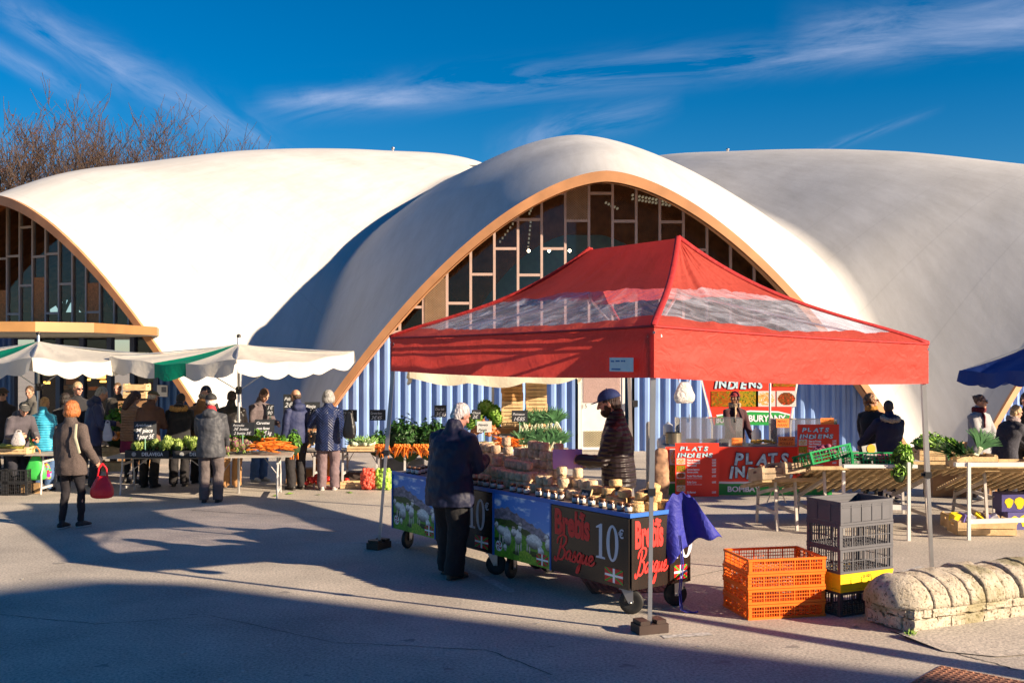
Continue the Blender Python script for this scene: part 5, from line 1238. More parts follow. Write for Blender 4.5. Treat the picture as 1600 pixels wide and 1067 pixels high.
# --- right-hand side
person(1149, 18.3, 1.56, -165, 'food stall vendor with dark red cap and beige scarf behind the glass screens', (.05, .008, .012), (.02, .01, .01), (.01, .008, .008), 'short', yaw=-50, handL='low', handR=(.22, .34, .98), cap=('ball', (.22, .015, .02)), scarf=(.40, .28, .17), sk=skin_d, hem=.8)
person(1362, 17.2, 1.57, -30, 'woman with curly auburn hair, sunglasses and black coat', (.008, .008, .01), (.012, .012, .015), (.22, .10, .04), 'curly', yaw=-75, handL='low', handR='low', hem=.6, glasses=True, scarf=(.42, .18, .03))
person(1388, 16.4, 1.50, 4, 'person in a midnight blue parka with pale fur on the hood', mat('midnight_parka', (.010, .010, .040), .75, .15, 6, .3, 30), (.012, .012, .02), (.03, .02, .02), 'short', yaw=-35, handL=(-.42, .34, .92), handR='low', hem=.7, hood=(.42, .34, .27), bulk=1.22)
person(1532, 16.6, 1.58, -150, 'woman in a light grey coat and maroon scarf, sunglasses, hair tied up', mat('light_grey_wool', (.32, .32, .34), .95, .1, 60, .4, 120), (.02, .01, .015), (.14, .07, .04), 'bun', yaw=22, handL='low', handR='front', hem=.62, collar=True, glasses=True, scarf=(.12, .01, .015), bulk=1.1, shoes=(.6, .6, .6))
person(1574, 15.7, 1.50, -72, 'stooping woman in a dark grey jacket with patterned scarf and short fair hair', mat('charcoal_wool', (.045, .045, .060), .95, .3, 50, .5, 100), (.015, .015, .03), (.48, .33, .17), 'short', lean=20, pitch=8, handL='far', handR='reach', hem=.72, glasses=True, scarf=(.28, .22, .22), bulk=1.2)
person(1604, 17.0, 1.60, 120, 'person in black with a dark hood at the right picture edge', (.008, .008, .01), (.01, .01, .01), (.02, .015, .012), 'bob', hood=True, bulk=1.1)
# ---------------------------------------------------------------- market furniture
random.seed(21)
def table(name, cx, cy, L_, Wd, h, rz, label, m_top, m_leg, legs='bent', slope=0, slats=False, group=None, th=.025):
    """trestle table, local x along its length; slope tips the far edge down"""
    root = empty(name, (cx, cy, 0), rz, label, 'table', group); bm = bmesh.new(); Ms = T(0, -Wd/2, h) @ Matrix.Rotation(-slope, 4, 'X')
    if slats:
        n = int(Wd/.075)
        for k in range(n): box(bm, -L_/2, L_/2, k*Wd/n, k*Wd/n+Wd/n*.62, -.012, 0, Ms)
        n = int(L_/.12)
        for k in range(n+1): x = -L_/2+.02+k*(L_-.04)/n; box(bm, x-.018, x+.018, 0, Wd, -.040, -.0125, Ms)
        box(bm, -L_/2-.01, L_/2+.01, -.03, -.002, -.04, .004, Ms)
        link('slatted_top', bm, [m_top], root)
    else:
        box(bm, -L_/2, L_/2, 0, Wd, -th, 0, Ms); bmesh.ops.bevel(bm, geom=bm.edges, offset=.004, segments=1); link('tabletop', bm, m_top, root)
    y0, y1 = -Wd/2+.05, Wd/2-.05; z1 = h-math.sin(slope)*Wd
    for sx in (-1, 1):
        x = sx*(L_/2-.22)
        bm = bmesh.new(); w_ = .03
        if legs == 'bent':
            for y, z in ((y0, h-.03), (y1, z1-.03)):
                sg = 1 if y > 0 else -1
                tube(bm, [(x, y*.7, z), (x, y*.72, z*.72), (x, y*.95, z*.5), (x, y*.92, z*.25), (x, y*1.0, 0.01)], [.016]*5, 8)
            bar(bm, (x, y0*.9, .10), (x, y1*.9, .10), .03, .035); bar(bm, (x, y0*.75, h*.8), (x, y1*.75, min(h, z1)*.8), .03, .035)
        else:
            for y, z in ((y0, h-.03), (y1, z1-.03)):
                bar(bm, (x, y, 0), (x, y*.8, z), .032)
            bar(bm, (x, y0*.95, .22), (x, y1*.95, .22), .03, .045); bar(bm, (x, y0*.85, h*.8), (x, y1*.85, z1*.8), .03, .04)
        bar(bm, (x, 0, .30), (x*.45, 0, min(h, z1)-.03), .012); link('leg', bm, m_leg, root, smooth=False)
    return root
def hspread(o): return o
wood_crate_protos = {}
def wcrate(L_, Wd, H_, m=None):
    m = m or wood_pale; bm = bmesh.new(); n = max(2, int(H_/.055)); sh = H_/n
    for k in range(n):
        a, b = k*sh+.004, (k+1)*sh-.006
        for s in (-1, 1): box(bm, -L_/2, L_/2, s*Wd/2-.004, s*Wd/2+.004, a, b)
    for s in (-1, 1):   # solid ends with a hand slot
        x = s*(L_/2-.006); z1, z2 = H_*.62, H_*.80
        box(bm, x-.005, x+.005, -Wd/2+.005, Wd/2-.005, 0, z1); box(bm, x-.005, x+.005, -Wd/2+.005, -.05, z1, z2); box(bm, x-.005, x+.005, .05, Wd/2-.005, z1, z2); box(bm, x-.005, x+.005, -Wd/2+.005, Wd/2-.005, z2, H_+.01)
        for t in (-1, 1): box(bm, s*(L_/2-.028)-.012, s*(L_/2-.028)+.012, t*(Wd/2-.016)-.011, t*(Wd/2-.016)+.011, 0, H_+.018)
    for k in range(5): y = -Wd/2+(k+.5)*Wd/5; box(bm, -L_/2+.01, L_/2-.01, y-Wd/13, y+Wd/13, 0, .005)
    return link('wooden_crate', bm, m)
def wc(x, y, z, rz, label, dims=(.5, .3, .12), m=None, tilt=0, group='wooden crates'):
    key = (dims, m.name if m else 'p')
    if key not in wood_crate_protos: o = wcrate(*dims, m); wood_crate_protos[key] = o; o.location = (x, y, z); o.rotation_euler = (tilt, 0, rz)
    else: o = dup(wood_crate_protos[key], (x, y, z), (tilt, 0, rz))
    return tag(o, label, 'crate', group)
def plastic_crate(name, L_, Wd, H_, m, solid=False, bars=11, rails=2, rim=.014, ribs=4):
    bm = bmesh.new(); t = .006
    for z in (0.0, H_-.022): 
        for s in (-1, 1): box(bm, -L_/2-rim/2, L_/2+rim/2, s*Wd/2-rim/2, s*Wd/2+rim/2, z, z+.02); box(bm, s*L_/2-rim/2, s*L_/2+rim/2, -Wd/2+rim/2, Wd/2-rim/2, z, z+.02)
    for sx in (-1, 1):
        for sy in (-1, 1): box(bm, sx*(L_/2-.012)-.016, sx*(L_/2-.012)+.016, sy*(Wd/2-.012)-.016, sy*(Wd/2-.012)+.016, .0205, H_-.0225)
    def side(x0, x1, y0, y1):
        n = bars if abs(x1-x0) > abs(y1-y0) else int(bars*Wd/L_)
        if solid:
            a = Vector((x0, y0, 0)); b = Vector((x1, y1, 0)); ln = (b-a).length; d = (b-a)/ln
            p = a+d*.02; q = b-d*.02; bar(bm, p+Vector((0, 0, H_/2)), q+Vector((0, 0, H_/2)), t, H_-.045)
            bar(bm, p+Vector((0, 0, H_-.05)), q+Vector((0, 0, H_-.05)), rim*1.1, .006); return
        for k in range(1, n):
            f = k/n; x = x0+(x1-x0)*f; y = y0+(y1-y0)*f; w_ = .011 if (k % max(1, n//ribs) == 0) else .0045
            bar(bm, (x, y, .02), (x, y, H_-.022), w_, w_*1.0)
        for r_ in range(1, rails+1):
            z = .02+(H_-.042)*r_/(rails+1); bar(bm, (x0, y0, z), (x1, y1, z), .008, .006)
    side(-L_/2, L_/2, -Wd/2, -Wd/2); side(-L_/2, L_/2, Wd/2, Wd/2); side(-L_/2, -L_/2, -Wd/2, Wd/2); side(L_/2, L_/2, -Wd/2, Wd/2)
    if solid: box(bm, -L_/2+.01, L_/2-.01, -Wd/2+.01, Wd/2-.01, 0.002, .008)
    else:
        for k in range(1, 12): x = -L_/2+L_*k/12; box(bm, x-.008, x+.008, -Wd/2, Wd/2, .004, .009)
        for k in range(1, 7): y = -Wd/2+Wd*k/7; box(bm, -L_/2, L_/2, y-.008, y+.008, .0095, .014)
    return link(name, bm, m)
# vegetables (one mesh per kind, copied)
orange = mat('carrot_orange', (.78, .20, .02), .5, .18, 30); greenl = mat('leaf_green', (.10, .26, .02), .55, .4, 20); dgreen = mat('dark_leaf', (.022, .085, .012), .5, .45, 14); ygreen = mat('yellow_green', (.36, .46, .08), .55, .3, 20)
def mk_carrot():
    bm = bmesh.new(); tube(bm, [(0, 0, 0), (0, .05, .002), (0, .11, 0), (.004, .18, -.002)], [.012, .013, .009, .003], 7)
    return link('carrot', bm, orange, smooth=True)
def mk_arti(m1, m2, name, r=.055):
    bm = bmesh.new(); ell(bm, (0, 0, 0), (r*.8, r*.8, r*.85), u=10, v=8)
    for k in range(70):
        z = 1-2*(k+.5)/70; a = k*2.4; q = math.sqrt(1-z*z); d = Vector((math.cos(a)*q, math.sin(a)*q, z)); t = d.cross(Vector((0, 0, 1))).normalized(); u_ = t.cross(d) if t.length else Vector((0, 0, 1))
        b = d*r*.8; tip = d*r*1.12+u_*r*.22
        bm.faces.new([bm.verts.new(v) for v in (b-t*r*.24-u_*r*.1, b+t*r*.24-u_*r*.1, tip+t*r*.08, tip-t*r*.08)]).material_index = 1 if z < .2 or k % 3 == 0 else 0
    tube(bm, [(0, 0, -r*.6), (0, 0, -r*1.8)], [.012, .010], 6, mi=1)
    return link(name, bm, [m1, m2], recalc=False)
def mk_leek():
    bm = bmesh.new(); tube(bm, [(0, 0, 0), (0, 0, .10)], [.014, .015], 8)
    for k in range(11):
        a = (k-5)*.17; w_ = .019; L_ = random.uniform(.18, .30); c = Vector((math.sin(a), random.uniform(-.25, .25), 1)).normalized(); s = Vector((math.cos(a), 0, -math.sin(a)))*w_
        p = [Vector((0, 0, .09)), Vector((0, 0, .09))+c*L_*.6, Vector((0, 0, .09))+c*L_+Vector((math.sin(a)*.05, 0, -.02))]
        for q in range(2): bm.faces.new([bm.verts.new(v) for v in (p[q]-s*(1-.4*q), p[q]+s*(1-.4*q), p[q+1]+s*(.6-.45*q), p[q+1]-s*(.6-.45*q))]).material_index = 1
    return link('leek', bm, [mat('leek_white', (.55, .58, .40), .5, .15, 20), mat('leek_green', (.055, .16, .055), .45, .3, 20)], recalc=False)
def mk_ball(name, r, m, sq=.9, stem=None):
    bm = bmesh.new(); ell(bm, (0, 0, r*sq), (r, r, r*sq), u=12, v=8)
    for v in bm.verts: v.co *= 1+random.uniform(-.03, .03)
    if stem: tube(bm, [(0, 0, r*1.7*sq), (0, 0, r*2.6)], [.008, .004], 5)
    return link(name, bm, m, smooth=True)
def mk_bunch():
    bm = bmesh.new()
    for k in range(60):
        a = random.uniform(0, 6.28); l_ = random.uniform(.05, .16); d = Vector((math.cos(a)*.5, math.sin(a)*.5, random.uniform(.3, 1))).normalized()*l_; s = d.orthogonal().normalized()*.02; c = d
        bm.faces.new([bm.verts.new(v) for v in (c-s, c+d*.2, c+s, c-d*.25)])
    return link('leaf_bunch', bm, greenl, recalc=False)
SEEN = {}
def many(key, mk, spots, name, label, cat, group):
    """spots: list of (location, rotation, scale)"""
    for loc, rot, sc in spots:
        if key not in SEEN: SEEN[key] = mk(); o = SEEN[key]; o.location = loc; o.rotation_euler = rot; o.scale = (sc,)*3
        else: o = dup(SEEN[key], loc, rot); o.scale = (sc,)*3
        o.name = name; tag(o, label, cat, group)
def heap(cx, cy, z, lx, ly, h, n, rotf=None, s=(.9, 1.1), rz=0):
    out = []; 
    for k in range(n):
        a, b = random.uniform(-1, 1), random.uniform(-1, 1); hh = h*(1-.7*max(abs(a), abs(b))**2)*random.uniform(.55, 1)
        x, y = a*lx, b*ly; X_, Y_ = x*math.cos(rz)-y*math.sin(rz), x*math.sin(rz)+y*math.cos(rz)
        out.append(((cx+X_, cy+Y_, z+hh), rotf() if rotf else (random.uniform(-.5, .5), random.uniform(-.5, .5), random.uniform(0, 6)), random.uniform(*s)))
    return out
def leafheap(name, label, cx, cy, z, lx, ly, h, n, size, m, rz=0, seed=1, cat='vegetables'):
    r = random.Random(seed); bm = bmesh.new()
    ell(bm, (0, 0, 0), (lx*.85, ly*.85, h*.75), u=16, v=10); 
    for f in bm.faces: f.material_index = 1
    for k in range(n):
        a = r.uniform(0, 6.28); e = math.asin(r.uniform(0, 1)); lump = .86+.22*math.sin(3*a+seed)*math.cos(2*e)+.08*math.sin(9*a); d = Vector((math.cos(a)*math.cos(e), math.sin(a)*math.cos(e), math.sin(e)))
        c = Vector((d.x*lx, d.y*ly, d.z*h))*lump*r.uniform(.9, 1.08); nrm = (d+Vector((r.gauss(0, .6), r.gauss(0, .6), r.gauss(.2, .6)))).normalized(); t = nrm.orthogonal().normalized(); t.rotate(Matrix.Rotation(r.uniform(0, 6.28), 3, nrm)); b = nrm.cross(t); s = size*r.uniform(.6, 1.2)
        mid = c+nrm*s*.25
        v = [c-t*s, mid-b*s*.5, c+t*s, mid+b*s*.5]; bm.faces.new([bm.verts.new(q) for q in v])
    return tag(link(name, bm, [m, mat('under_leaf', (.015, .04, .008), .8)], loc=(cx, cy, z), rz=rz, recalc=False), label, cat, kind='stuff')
def parasol(name, apex, corners, vd, stripes, label, pole_base, mats, folds=5, bottom_scallop=.075):
    """square market umbrella: four sloping faces between an apex and corners, scalloped valance; stripes(face, s) -> material index"""
    root = empty('market_parasol', (apex[0], apex[1], 0), 0, label, 'parasol', 'market parasols'); o_ = Vector((apex[0], apex[1], 0)); ap = Vector(apex)-o_; cs = [Vector(c)-o_ for c in corners]
    bm = bmesh.new(); vb = bmesh.new()
    for f in range(4):
        a, b = cs[f], cs[(f+1) % 4]; n, m_ = 40, 12; rows = []; out = (a+b)/2; out.z = 0; out.normalize()
        for j in range(m_+1):
            t = j/m_; row = []
            for i in range(n+1):
                s = i/n; p = ap.lerp(a.lerp(b, s), t); p.z -= .10*math.sin(math.pi*s)*t*t; p.z -= .05*math.sin(math.pi*t); p.z += .015*math.sin(s*19+f)*t; row.append(bm.verts.new(p))
            rows.append(row)
        for j in range(m_):
            for i in range(n):
                if j == 0: fc = bm.faces.new((rows[0][i], rows[1][i], rows[1][i+1])) if True else None
                else: fc = bm.faces.new((rows[j][i], rows[j+1][i], rows[j+1][i+1], rows[j][i+1]))
                fc.material_index = stripes(f, (i+.5)/n)
        prev = None; n = 60
        for i in range(n+1):
            s = i/n; p = a.lerp(b, s); p.z -= .10*math.sin(math.pi*s); p.z += .015*math.sin(s*19+f); d = vd*(1-.0*s)-bottom_scallop*(.5-.5*abs(math.sin(s*math.pi*folds)))*1.6+.0
            w_ = out*(.03*math.sin(s*23+f)+.03)
            cur = (vb.verts.new(p+out*.004), vb.verts.new(p+w_*.6+Vector((0, 0, -d*.5))), vb.verts.new(p+w_+Vector((0, 0, -d))))
            if prev:
                for q in (0, 1): vb.faces.new((prev[q], prev[q+1], cur[q+1], cur[q])).material_index = stripes(f, s-.5/n)
            prev = cur
    link('canopy', bm, mats, root, smooth=True); link('valance', vb, mats, root, smooth=True)
    bm = bmesh.new(); pb = Vector(pole_base)-o_; top = ap+Vector((0, 0, .10)); tube(bm, [pb, top], [.022, .022], 10); link('pole', bm, alu, root, smooth=True)
    bm = bmesh.new(); ell(bm, top+Vector((0, 0, .02)), .035, u=10, v=8); link('finial', bm, black_pl, root, smooth=True)
    for c in cs:
        bm = bmesh.new(); bar(bm, ap+Vector((0, 0, -.03)), c+Vector((0, 0, -.02)), .02); link('rib', bm, alu, root)
        bm = bmesh.new(); bar(bm, Vector((pb.x*.5, pb.y*.5, ap.z-.75)), ap.lerp(c, .5)+Vector((0, 0, -.05)), .014); link('strut', bm, alu, root)
    bm = bmesh.new(); lathe(bm, [(.045, 0), (.05, .03), (.05, .1), (.035, .12)], 12, T(pb.x*.5, pb.y*.5, ap.z-.80)); link('slider', bm, black_pl, root)
    return root
cream = fabric('cream_canvas', (.72, .68, .60), .3, .4, 7); teal = fabric('green_canvas', (.0, .25, .14), .25, .4, 7); bluec = fabric('blue_canvas', (.02, .055, .26), .25, .4, 7); creamb = fabric('cream_canvas_worn', (.66, .60, .46), .3, .4, 7)
def PP(px, py, d): return (X(px, d), d, ZZ(py, d))
parasol('p', PP(60, 533, 17.6), [PP(50, 559, 15.9), PP(232, 552, 17.4), PP(70, 553, 19.4), PP(-110, 556, 17.5)], .25, lambda f, s: 1 if (f == 3 and .2 < s < .6) or (f == 1 and .02 < s < .4) else 0,
        'left cream and green market parasol, nearest the picture edge', (X(60, 17.6), 17.6, 0), [cream, teal])
parasol('p', PP(373, 537, 17.3), [PP(369, 562, 15.9), PP(553, 549, 17.8), PP(374, 551, 19.2), PP(172, 556, 16.9)], .25, lambda f, s: 1 if (f == 3 and .36 < s < .62) or (f == 1 and .25 < s < .62) else 0,
        'middle cream market parasol with one green stripe on its left', (X(373, 17.3), 17.3, 0), [cream, teal])
parasol('p', (X(770, 18.7), 18.7, 2.45), [(X(640, 17.3), 17.3, 2.02), (X(905, 17.8), 17.8, 2.02), (X(900, 20.2), 20.2, 2.05), (X(645, 19.9), 19.9, 2.02)], .25, lambda f, s: 0,
        'cream parasol mostly hidden behind the red tent roof', (X(770, 18.7), 18.7, 0), [creamb, teal], folds=3)
parasol('p', (X(1650, 15.), 15., 2.5), [(X(1499, 15.2), 15.2, ZZ(579, 15.2)), (X(1700, 13.6), 13.6, 2.2), (X(1800, 15), 15, 2.22), (X(1640, 16.5), 16.5, 2.15)], .21, lambda f, s: 0,
        'dark blue market parasol reaching in from the right picture edge', (X(1650, 15.), 15., 0), [bluec])
bm = bmesh.new(); tube(bm, [(0, 0, 0), (0, 0, ZZ(560, 18.))], [.02]*2, 8); po2 = link('parasol_pole', bm, alu, smooth=True, loc=(X(1203, 18.), 18., 0)); tag(po2, 'grey metal pole rising between the two food stall screens', 'pole')

# ---- left stalls: tables
zt1 = .585
white_leg = mat('grey_white_legs', (.48, .47, .46), .5, .15); top_m = mat('grey_tabletop', (.34, .31, .27), .7, .2)
table('trestle_table', X(262, 17.3), 17.35, 1.75, .75, .60, 0, 'trestle table carrying the black crates of green artichokes', top_m, white_leg, group='folding trestle tables')
table('trestle_table', X(388, 16.9), 16.95, 1.35, .85, .66, .14, 'trestle table with violet artichokes and the heap of carrots', top_m, white_leg, group='folding trestle tables')
table('trestle_table', X(20, 17.3), 17.4, 1.5, .7, .64, 0, 'leftmost table with asparagus crate, beside the stacked black crates', top_m, white_leg, group='folding trestle tables')
for px0, px1, nm in ((430, 512, 'left part of the back counter, behind the man holding carrots'), (515, 610, 'back counter table beside the woman in navy, under the fennel crate'), (612, 700, 'back counter table under the dark greens and bunched carrots'), (705, 800, 'back counter table behind the white-haired man, with onions'), (803, 890, 'rightmost back counter table under the leeks')):
    d = 18.1; x0, x1 = X(px0, d), X(px1, d); table('trestle_table', (x0+x1)/2, d+.25, x1-x0, .7, .60, 0, nm, top_m, white_leg, 'straight', group='folding trestle tables')
# ---- goods on the left
# artichoke crates with the printed front
def bcrate(px, d, z, label, txt):
    root = empty('printed_crate', (X(px, d), d, z), 0, label, 'crate', 'black printed vegetable crates'); bm = bmesh.new()
    for a, b, c, e in ((-.34, .34, -.2, -.19), (-.34, .34, .19, .2), (-.34, -.33, -.19, .19), (.33, .34, -.19, .19)): box(bm, a, b, c, e, 0, .11)
    box(bm, -.34, .34, -.2, .2, -.004, .004); link('box', bm, mat('black_card', (.02, .02, .022), .6, .1), root)
    text('printed_word', txt, .075, T(-.08, -.201, .03), white_text, root, sx=.9, off=.001); bm = bmesh.new(); poly(bm, [(-.20+.035*math.cos(a*.52), .055+.035*math.sin(a*.52)) for a in range(12)], .0015, T(0, -.2, 0)); link('printed_disc', bm, mat('grey_disc', (.35, .36, .36), .6), root)
for px, t_ in ((236, 'first black crate of green artichokes, left of the other'), (310, 'second black crate of green artichokes, partly behind the man in grey')):
    bcrate(px, 17.05, .605, t_, 'DELAVEGA')
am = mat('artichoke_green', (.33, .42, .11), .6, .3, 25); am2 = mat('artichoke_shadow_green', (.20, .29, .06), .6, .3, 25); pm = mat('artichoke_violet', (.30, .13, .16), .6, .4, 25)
many('arti', lambda: mk_arti(am, am2, 'artichoke', .075), heap(X(268, 17.05), 17.1, .72, .62, .16, .14, 34), 'artichoke', 'green artichoke heaped in the black printed crates', 'artichoke', 'green artichokes in the black crates')
many('artiv', lambda: mk_arti(pm, am2, 'violet_artichoke', .06), heap(X(362, 16.8), 16.75, .70, .30, .26, .20, 34), 'violet_artichoke', 'violet artichoke piled on the left of the carrot table', 'artichoke', 'violet artichokes on the carrot table')
many('carrot', mk_carrot, heap(X(412, 16.85), 16.9, .68, .33, .26, .22, 120, lambda: (random.uniform(-.3, .2), random.uniform(-.2, .2), random.uniform(-2.2, -1.0))), 'carrot', 'loose carrot in the heap on the front carrot table', 'carrot', 'loose carrots on the front table')
many('bunch', mk_bunch, heap(X(395, 16.9), 17.0, .74, .4, .2, .16, 14), 'feathery_greens', 'feathery green carrot tops lying over the carrot heap', 'greens', 'carrot tops on the carrot table')
# man holding a carrot bunch
bp_ = Vector((X(458, 17.35), 17.35, ZZ(705, 17.35))); many('carrot', mk_carrot, [((bp_.x+.018*(k-3), bp_.y-.02*(k % 2), bp_.z+.08), (R(-95)+random.uniform(-.1, .1), random.uniform(-.25, .25), random.uniform(-.2, .2)), 1.15) for k in range(8)], 'carrot', 'carrot in the bunch held by the man in dark blue', 'carrot', 'bunched carrots in his hand')
leafheap('carrot_greens', 'green carrot leaves of the bunch held by the man in dark blue', bp_.x+.02, bp_.y, bp_.z+.10, .12, .10, .24, 260, .035, greenl, seed=5)
# price signs
def sgn(px, py, w_, h_, d, rz, lines, label, tilt=-.2, post=True):
    zb = ZZ(py, d)-h_; 
    if post: return slate_sign(w_, h_, (X(px, d), d, zb-.20), rz, lines, label, tilt, post=.20)
    return slate_sign(w_, h_, (X(px, d), d, zb), rz, lines, label, tilt)
sgn(227, 657, .34, .30, 17.0, .35, ['Artichaut', '2€ piece', '3 pour 5€'], 'tilted slate sign with three chalk lines above the green artichokes', -.25)
sgn(379, 660, .36, .20, 16.7, -.05, ['Poivrades', '3€ botte', '2 botte 5€'], 'wide slate sign standing left of the carrot heap', -.1)
sgn(413, 655, .30, .26, 16.9, .10, ['Carottes', 'sans fanes', '1.20€ kg'], 'squarer slate sign directly above the carrot heap', -.1)
sgn(422, 632, .13, .19, 18.3, 0, ['1€', '90'], 'small portrait slate beside the stallholder in the grey jumper', 0)
sgn(452, 616, .20, .36, 18.6, 0, ['Pdt', '2€', 'kg'], 'tall portrait slate just left of the man holding carrots', 0)
sgn(488, 628, .26, .34, 18.5, .1, ['Bintje', '25 kg', '12€'], 'large slate between the man with carrots and the woman in navy', 0)
sgn(546, 640, .26, .20, 18.3, -.1, ['Oignon', '1.50€', '2 bottes'], 'slate just right of the woman in navy', 0)
sgn(590, 640, .27, .18, 18.3, .05, ['Carottes fanes', '3€45'], 'slate over the fennel crate, in front of the striped wall', .0)
sgn(688, 633, .20, .20, 18.2, 0, ['Chou kale', '3€45'], 'slate on the dark greens, behind the white-haired head', 0)
sgn(744, 640, .15, .16, 18.2, 0, ['Choux', '2€'], 'small slate just right of the white-haired head', 0)
sgn(812, 641, .26, .19, 17.8, -.05, ['Poireaux', '1€85'], 'slate pinned before the crate stacks over the leeks', 0, True)
sgn(787, 673, .30, .17, 17.8, -.25, ['Carottes', 'sable'], 'slate lying back on the loose carrots behind the cheeses', -.6)
o = sgn(757, 658, .24, .18, 17.8, .05, ['Navets', 'Panais'], 'pale grey written sign above the onions', -.1); [c.data.materials.__setitem__(0, mat('pale_board', (.50, .50, .48), .7)) for c in o.children if c.name.startswith('slate')]
[c.data.materials.__setitem__(0, mat('black_print', (.01, .01, .01), .6, 0)) for c in o.children if c.name.startswith('chalk')]
# leftmost table goods
wc(X(22, 17.1), 17.15, .645, 0, 'long pale crate of asparagus on the leftmost table', (.48, .3, .09))
asp = mat('asparagus', (.45, .42, .08), .5, .3, 30)
def mk_asp():
    bm = bmesh.new(); tube(bm, [(-.11, 0, 0), (.05, 0, .004), (.11, 0, 0)], [.008, .007, .003], 6); return link('asparagus_spear', bm, asp, smooth=True)
many('asp', mk_asp, [((X(18, 17.1)+random.uniform(-.14, .1), 17.12+random.uniform(-.1, .1), .71+random.uniform(0, .07)), (0, random.uniform(-.1, .1), random.uniform(-.25, .25)), 1.2) for k in range(26)], 'asparagus_spear', 'yellow asparagus spear in the pale crate on the leftmost table', 'asparagus', 'asparagus spears')
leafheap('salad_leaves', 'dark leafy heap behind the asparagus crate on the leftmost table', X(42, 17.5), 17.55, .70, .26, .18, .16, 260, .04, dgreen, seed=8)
many('radish', lambda: mk_ball('radish', .022, mat('radish_red', (.55, .08, .03), .5, .2)), heap(X(40, 17.45), 17.4, .78, .16, .08, .08, 12), 'radish', 'small red radish on the leafy heap of the leftmost table', 'radish', 'radishes')
pcb = plastic_crate('plastic_crate', .38, .30, .20, black_pl, bars=12); pcb.location = (X(2, 17.2), 17.15, 0); tag(pcb, 'black slatted crate on the ground, leftmost of the bottom pair', 'crate', 'black crates under the leftmost table')
for (px, z, t_) in ((32, 0, 'black slatted crate on the ground beside the table end'), (2, .205, 'black slatted crate, upper one of the left pair'), (32, .205, 'black slatted crate, upper one beside the table end')): o = dup(pcb, (X(px, 17.2), 17.15, z), None, t_)
for px, nm in ((40, 'left'), (57, 'right')):
    bm = bmesh.new(); box(bm, -.07, .07, -.05, .05, 0, .16); o = link('paper_bag', bm, mat('kraft_paper', (.36, .22, .10), .8, .2), loc=(X(px, 17.3), 17.3, 0)); tag(o, 'brown paper carton on the ground below the green bag, %s one' % nm, 'carton', 'brown cartons')
# greens and oranges between the two parasols
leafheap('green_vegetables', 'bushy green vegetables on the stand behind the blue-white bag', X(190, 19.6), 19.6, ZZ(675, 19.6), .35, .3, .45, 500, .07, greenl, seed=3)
many('orangef', lambda: mk_ball('orange', .045, mat('orange_peel', (.80, .25, .02), .5, .1, 20)), heap(X(180, 19.0), 19.0, ZZ(690, 19.0), .26, .12, .12, 22), 'orange', 'orange in the heap below the bushy greens', 'orange', 'oranges')
for px, d, py, nm in ((180, 19.3, 712, 'upper'), (178, 19.3, 735, 'lower')): wc(X(px, d), d, ZZ(py, d), 0, 'wooden crate stacked below the oranges, %s one' % nm, (.5, .3, .16))
for px, py, nm in ((214, 606, 'upper'), (214, 618, 'lower')): wc(X(px, 21.5), 21.5, ZZ(py, 21.5)-.05, 0, 'empty crate stacked behind the long-haired woman, %s one' % nm, (.45, .3, .12))
bm = bmesh.new(); box(bm, -.3, .3, -.2, .2, 0, ZZ(622, 21.5)-.05); tag(link('display_stand', bm, wood_dark, loc=(X(214, 21.5), 21.5, 0)), 'brown stand holding the empty crates by the entrance glass', 'stand')
# back counter goods
d = 18.05
pot = lambda: mk_ball('potato', .036, mat('potato_skin', (.46, .37, .20), .8, .2, 20), .75)
many('potato', pot, heap(X(460, d), d+.1, .63, .30, .2, .30, 70), 'potato', 'pale potato on the heap beside the man holding carrots', 'potato', 'potatoes')
for k, px in enumerate((438, 462)):
    bm = bmesh.new(); box(bm, -.16, .16, -.1, .1, 0, .12); tag(link('produce_tray', bm, mat('blue_tray', (.03, .12, .35), .5, .2), loc=(X(px, 17.85), 17.85, .60)), ('left' if k == 0 else 'right')+' blue tray in front of the potatoes', 'tray', 'blue trays')
many('garlic', lambda: mk_ball('garlic_bulb', .026, mat('garlic_skin', (.50, .40, .30), .7, .3, 30), .9, True), heap(X(487, d), d, .62, .14, .16, .30, 60), 'garlic_bulb', 'garlic bulb piled left of the woman in navy', 'garlic', 'garlic bulbs')
many('garlic', None, heap(X(610, d), d+.2, .66, .1, .1, .1, 1), 'garlic_bulb', 'single garlic bulb lying near the bunched carrots', 'garlic', 'stray garlic')
wc(X(566, d), d-.05, .61, 0, 'pale crate holding white fennel bulbs', (.44, .34, .09))
wfm = mat('fennel_white', (.55, .62, .42), .5, .2, 20)
def mk_fennel():
    bm = bmesh.new(); ell(bm, (0, 0, 0), (.045, .035, .05), u=10, v=8)
    for k in (-1, 0, 1): tube(bm, [(k*.015, 0, .03), (k*.04, 0, .12)], [.012, .008], 6, mi=1)
    return link('fennel_bulb', bm, [wfm, mat('fennel_green', (.18, .34, .08), .5)], smooth=True)
many('fennel', mk_fennel, heap(X(566, d), d-.05, .70, .18, .14, .10, 20, lambda: (random.uniform(-1.4, 1.4), random.uniform(-1.4, 1.4), 0)), 'fennel_bulb', 'white fennel bulb in the pale crate right of the woman in navy', 'fennel', 'fennel bulbs')
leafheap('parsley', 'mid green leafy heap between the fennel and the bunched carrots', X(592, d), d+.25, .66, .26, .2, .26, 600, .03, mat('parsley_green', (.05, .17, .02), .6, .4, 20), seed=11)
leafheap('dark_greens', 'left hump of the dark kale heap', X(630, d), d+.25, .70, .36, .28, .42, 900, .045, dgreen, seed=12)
leafheap('dark_greens', 'right hump of the dark kale heap, by the white-haired man', X(674, d), d+.25, .70, .34, .28, .40, 900, .045, dgreen, seed=13)
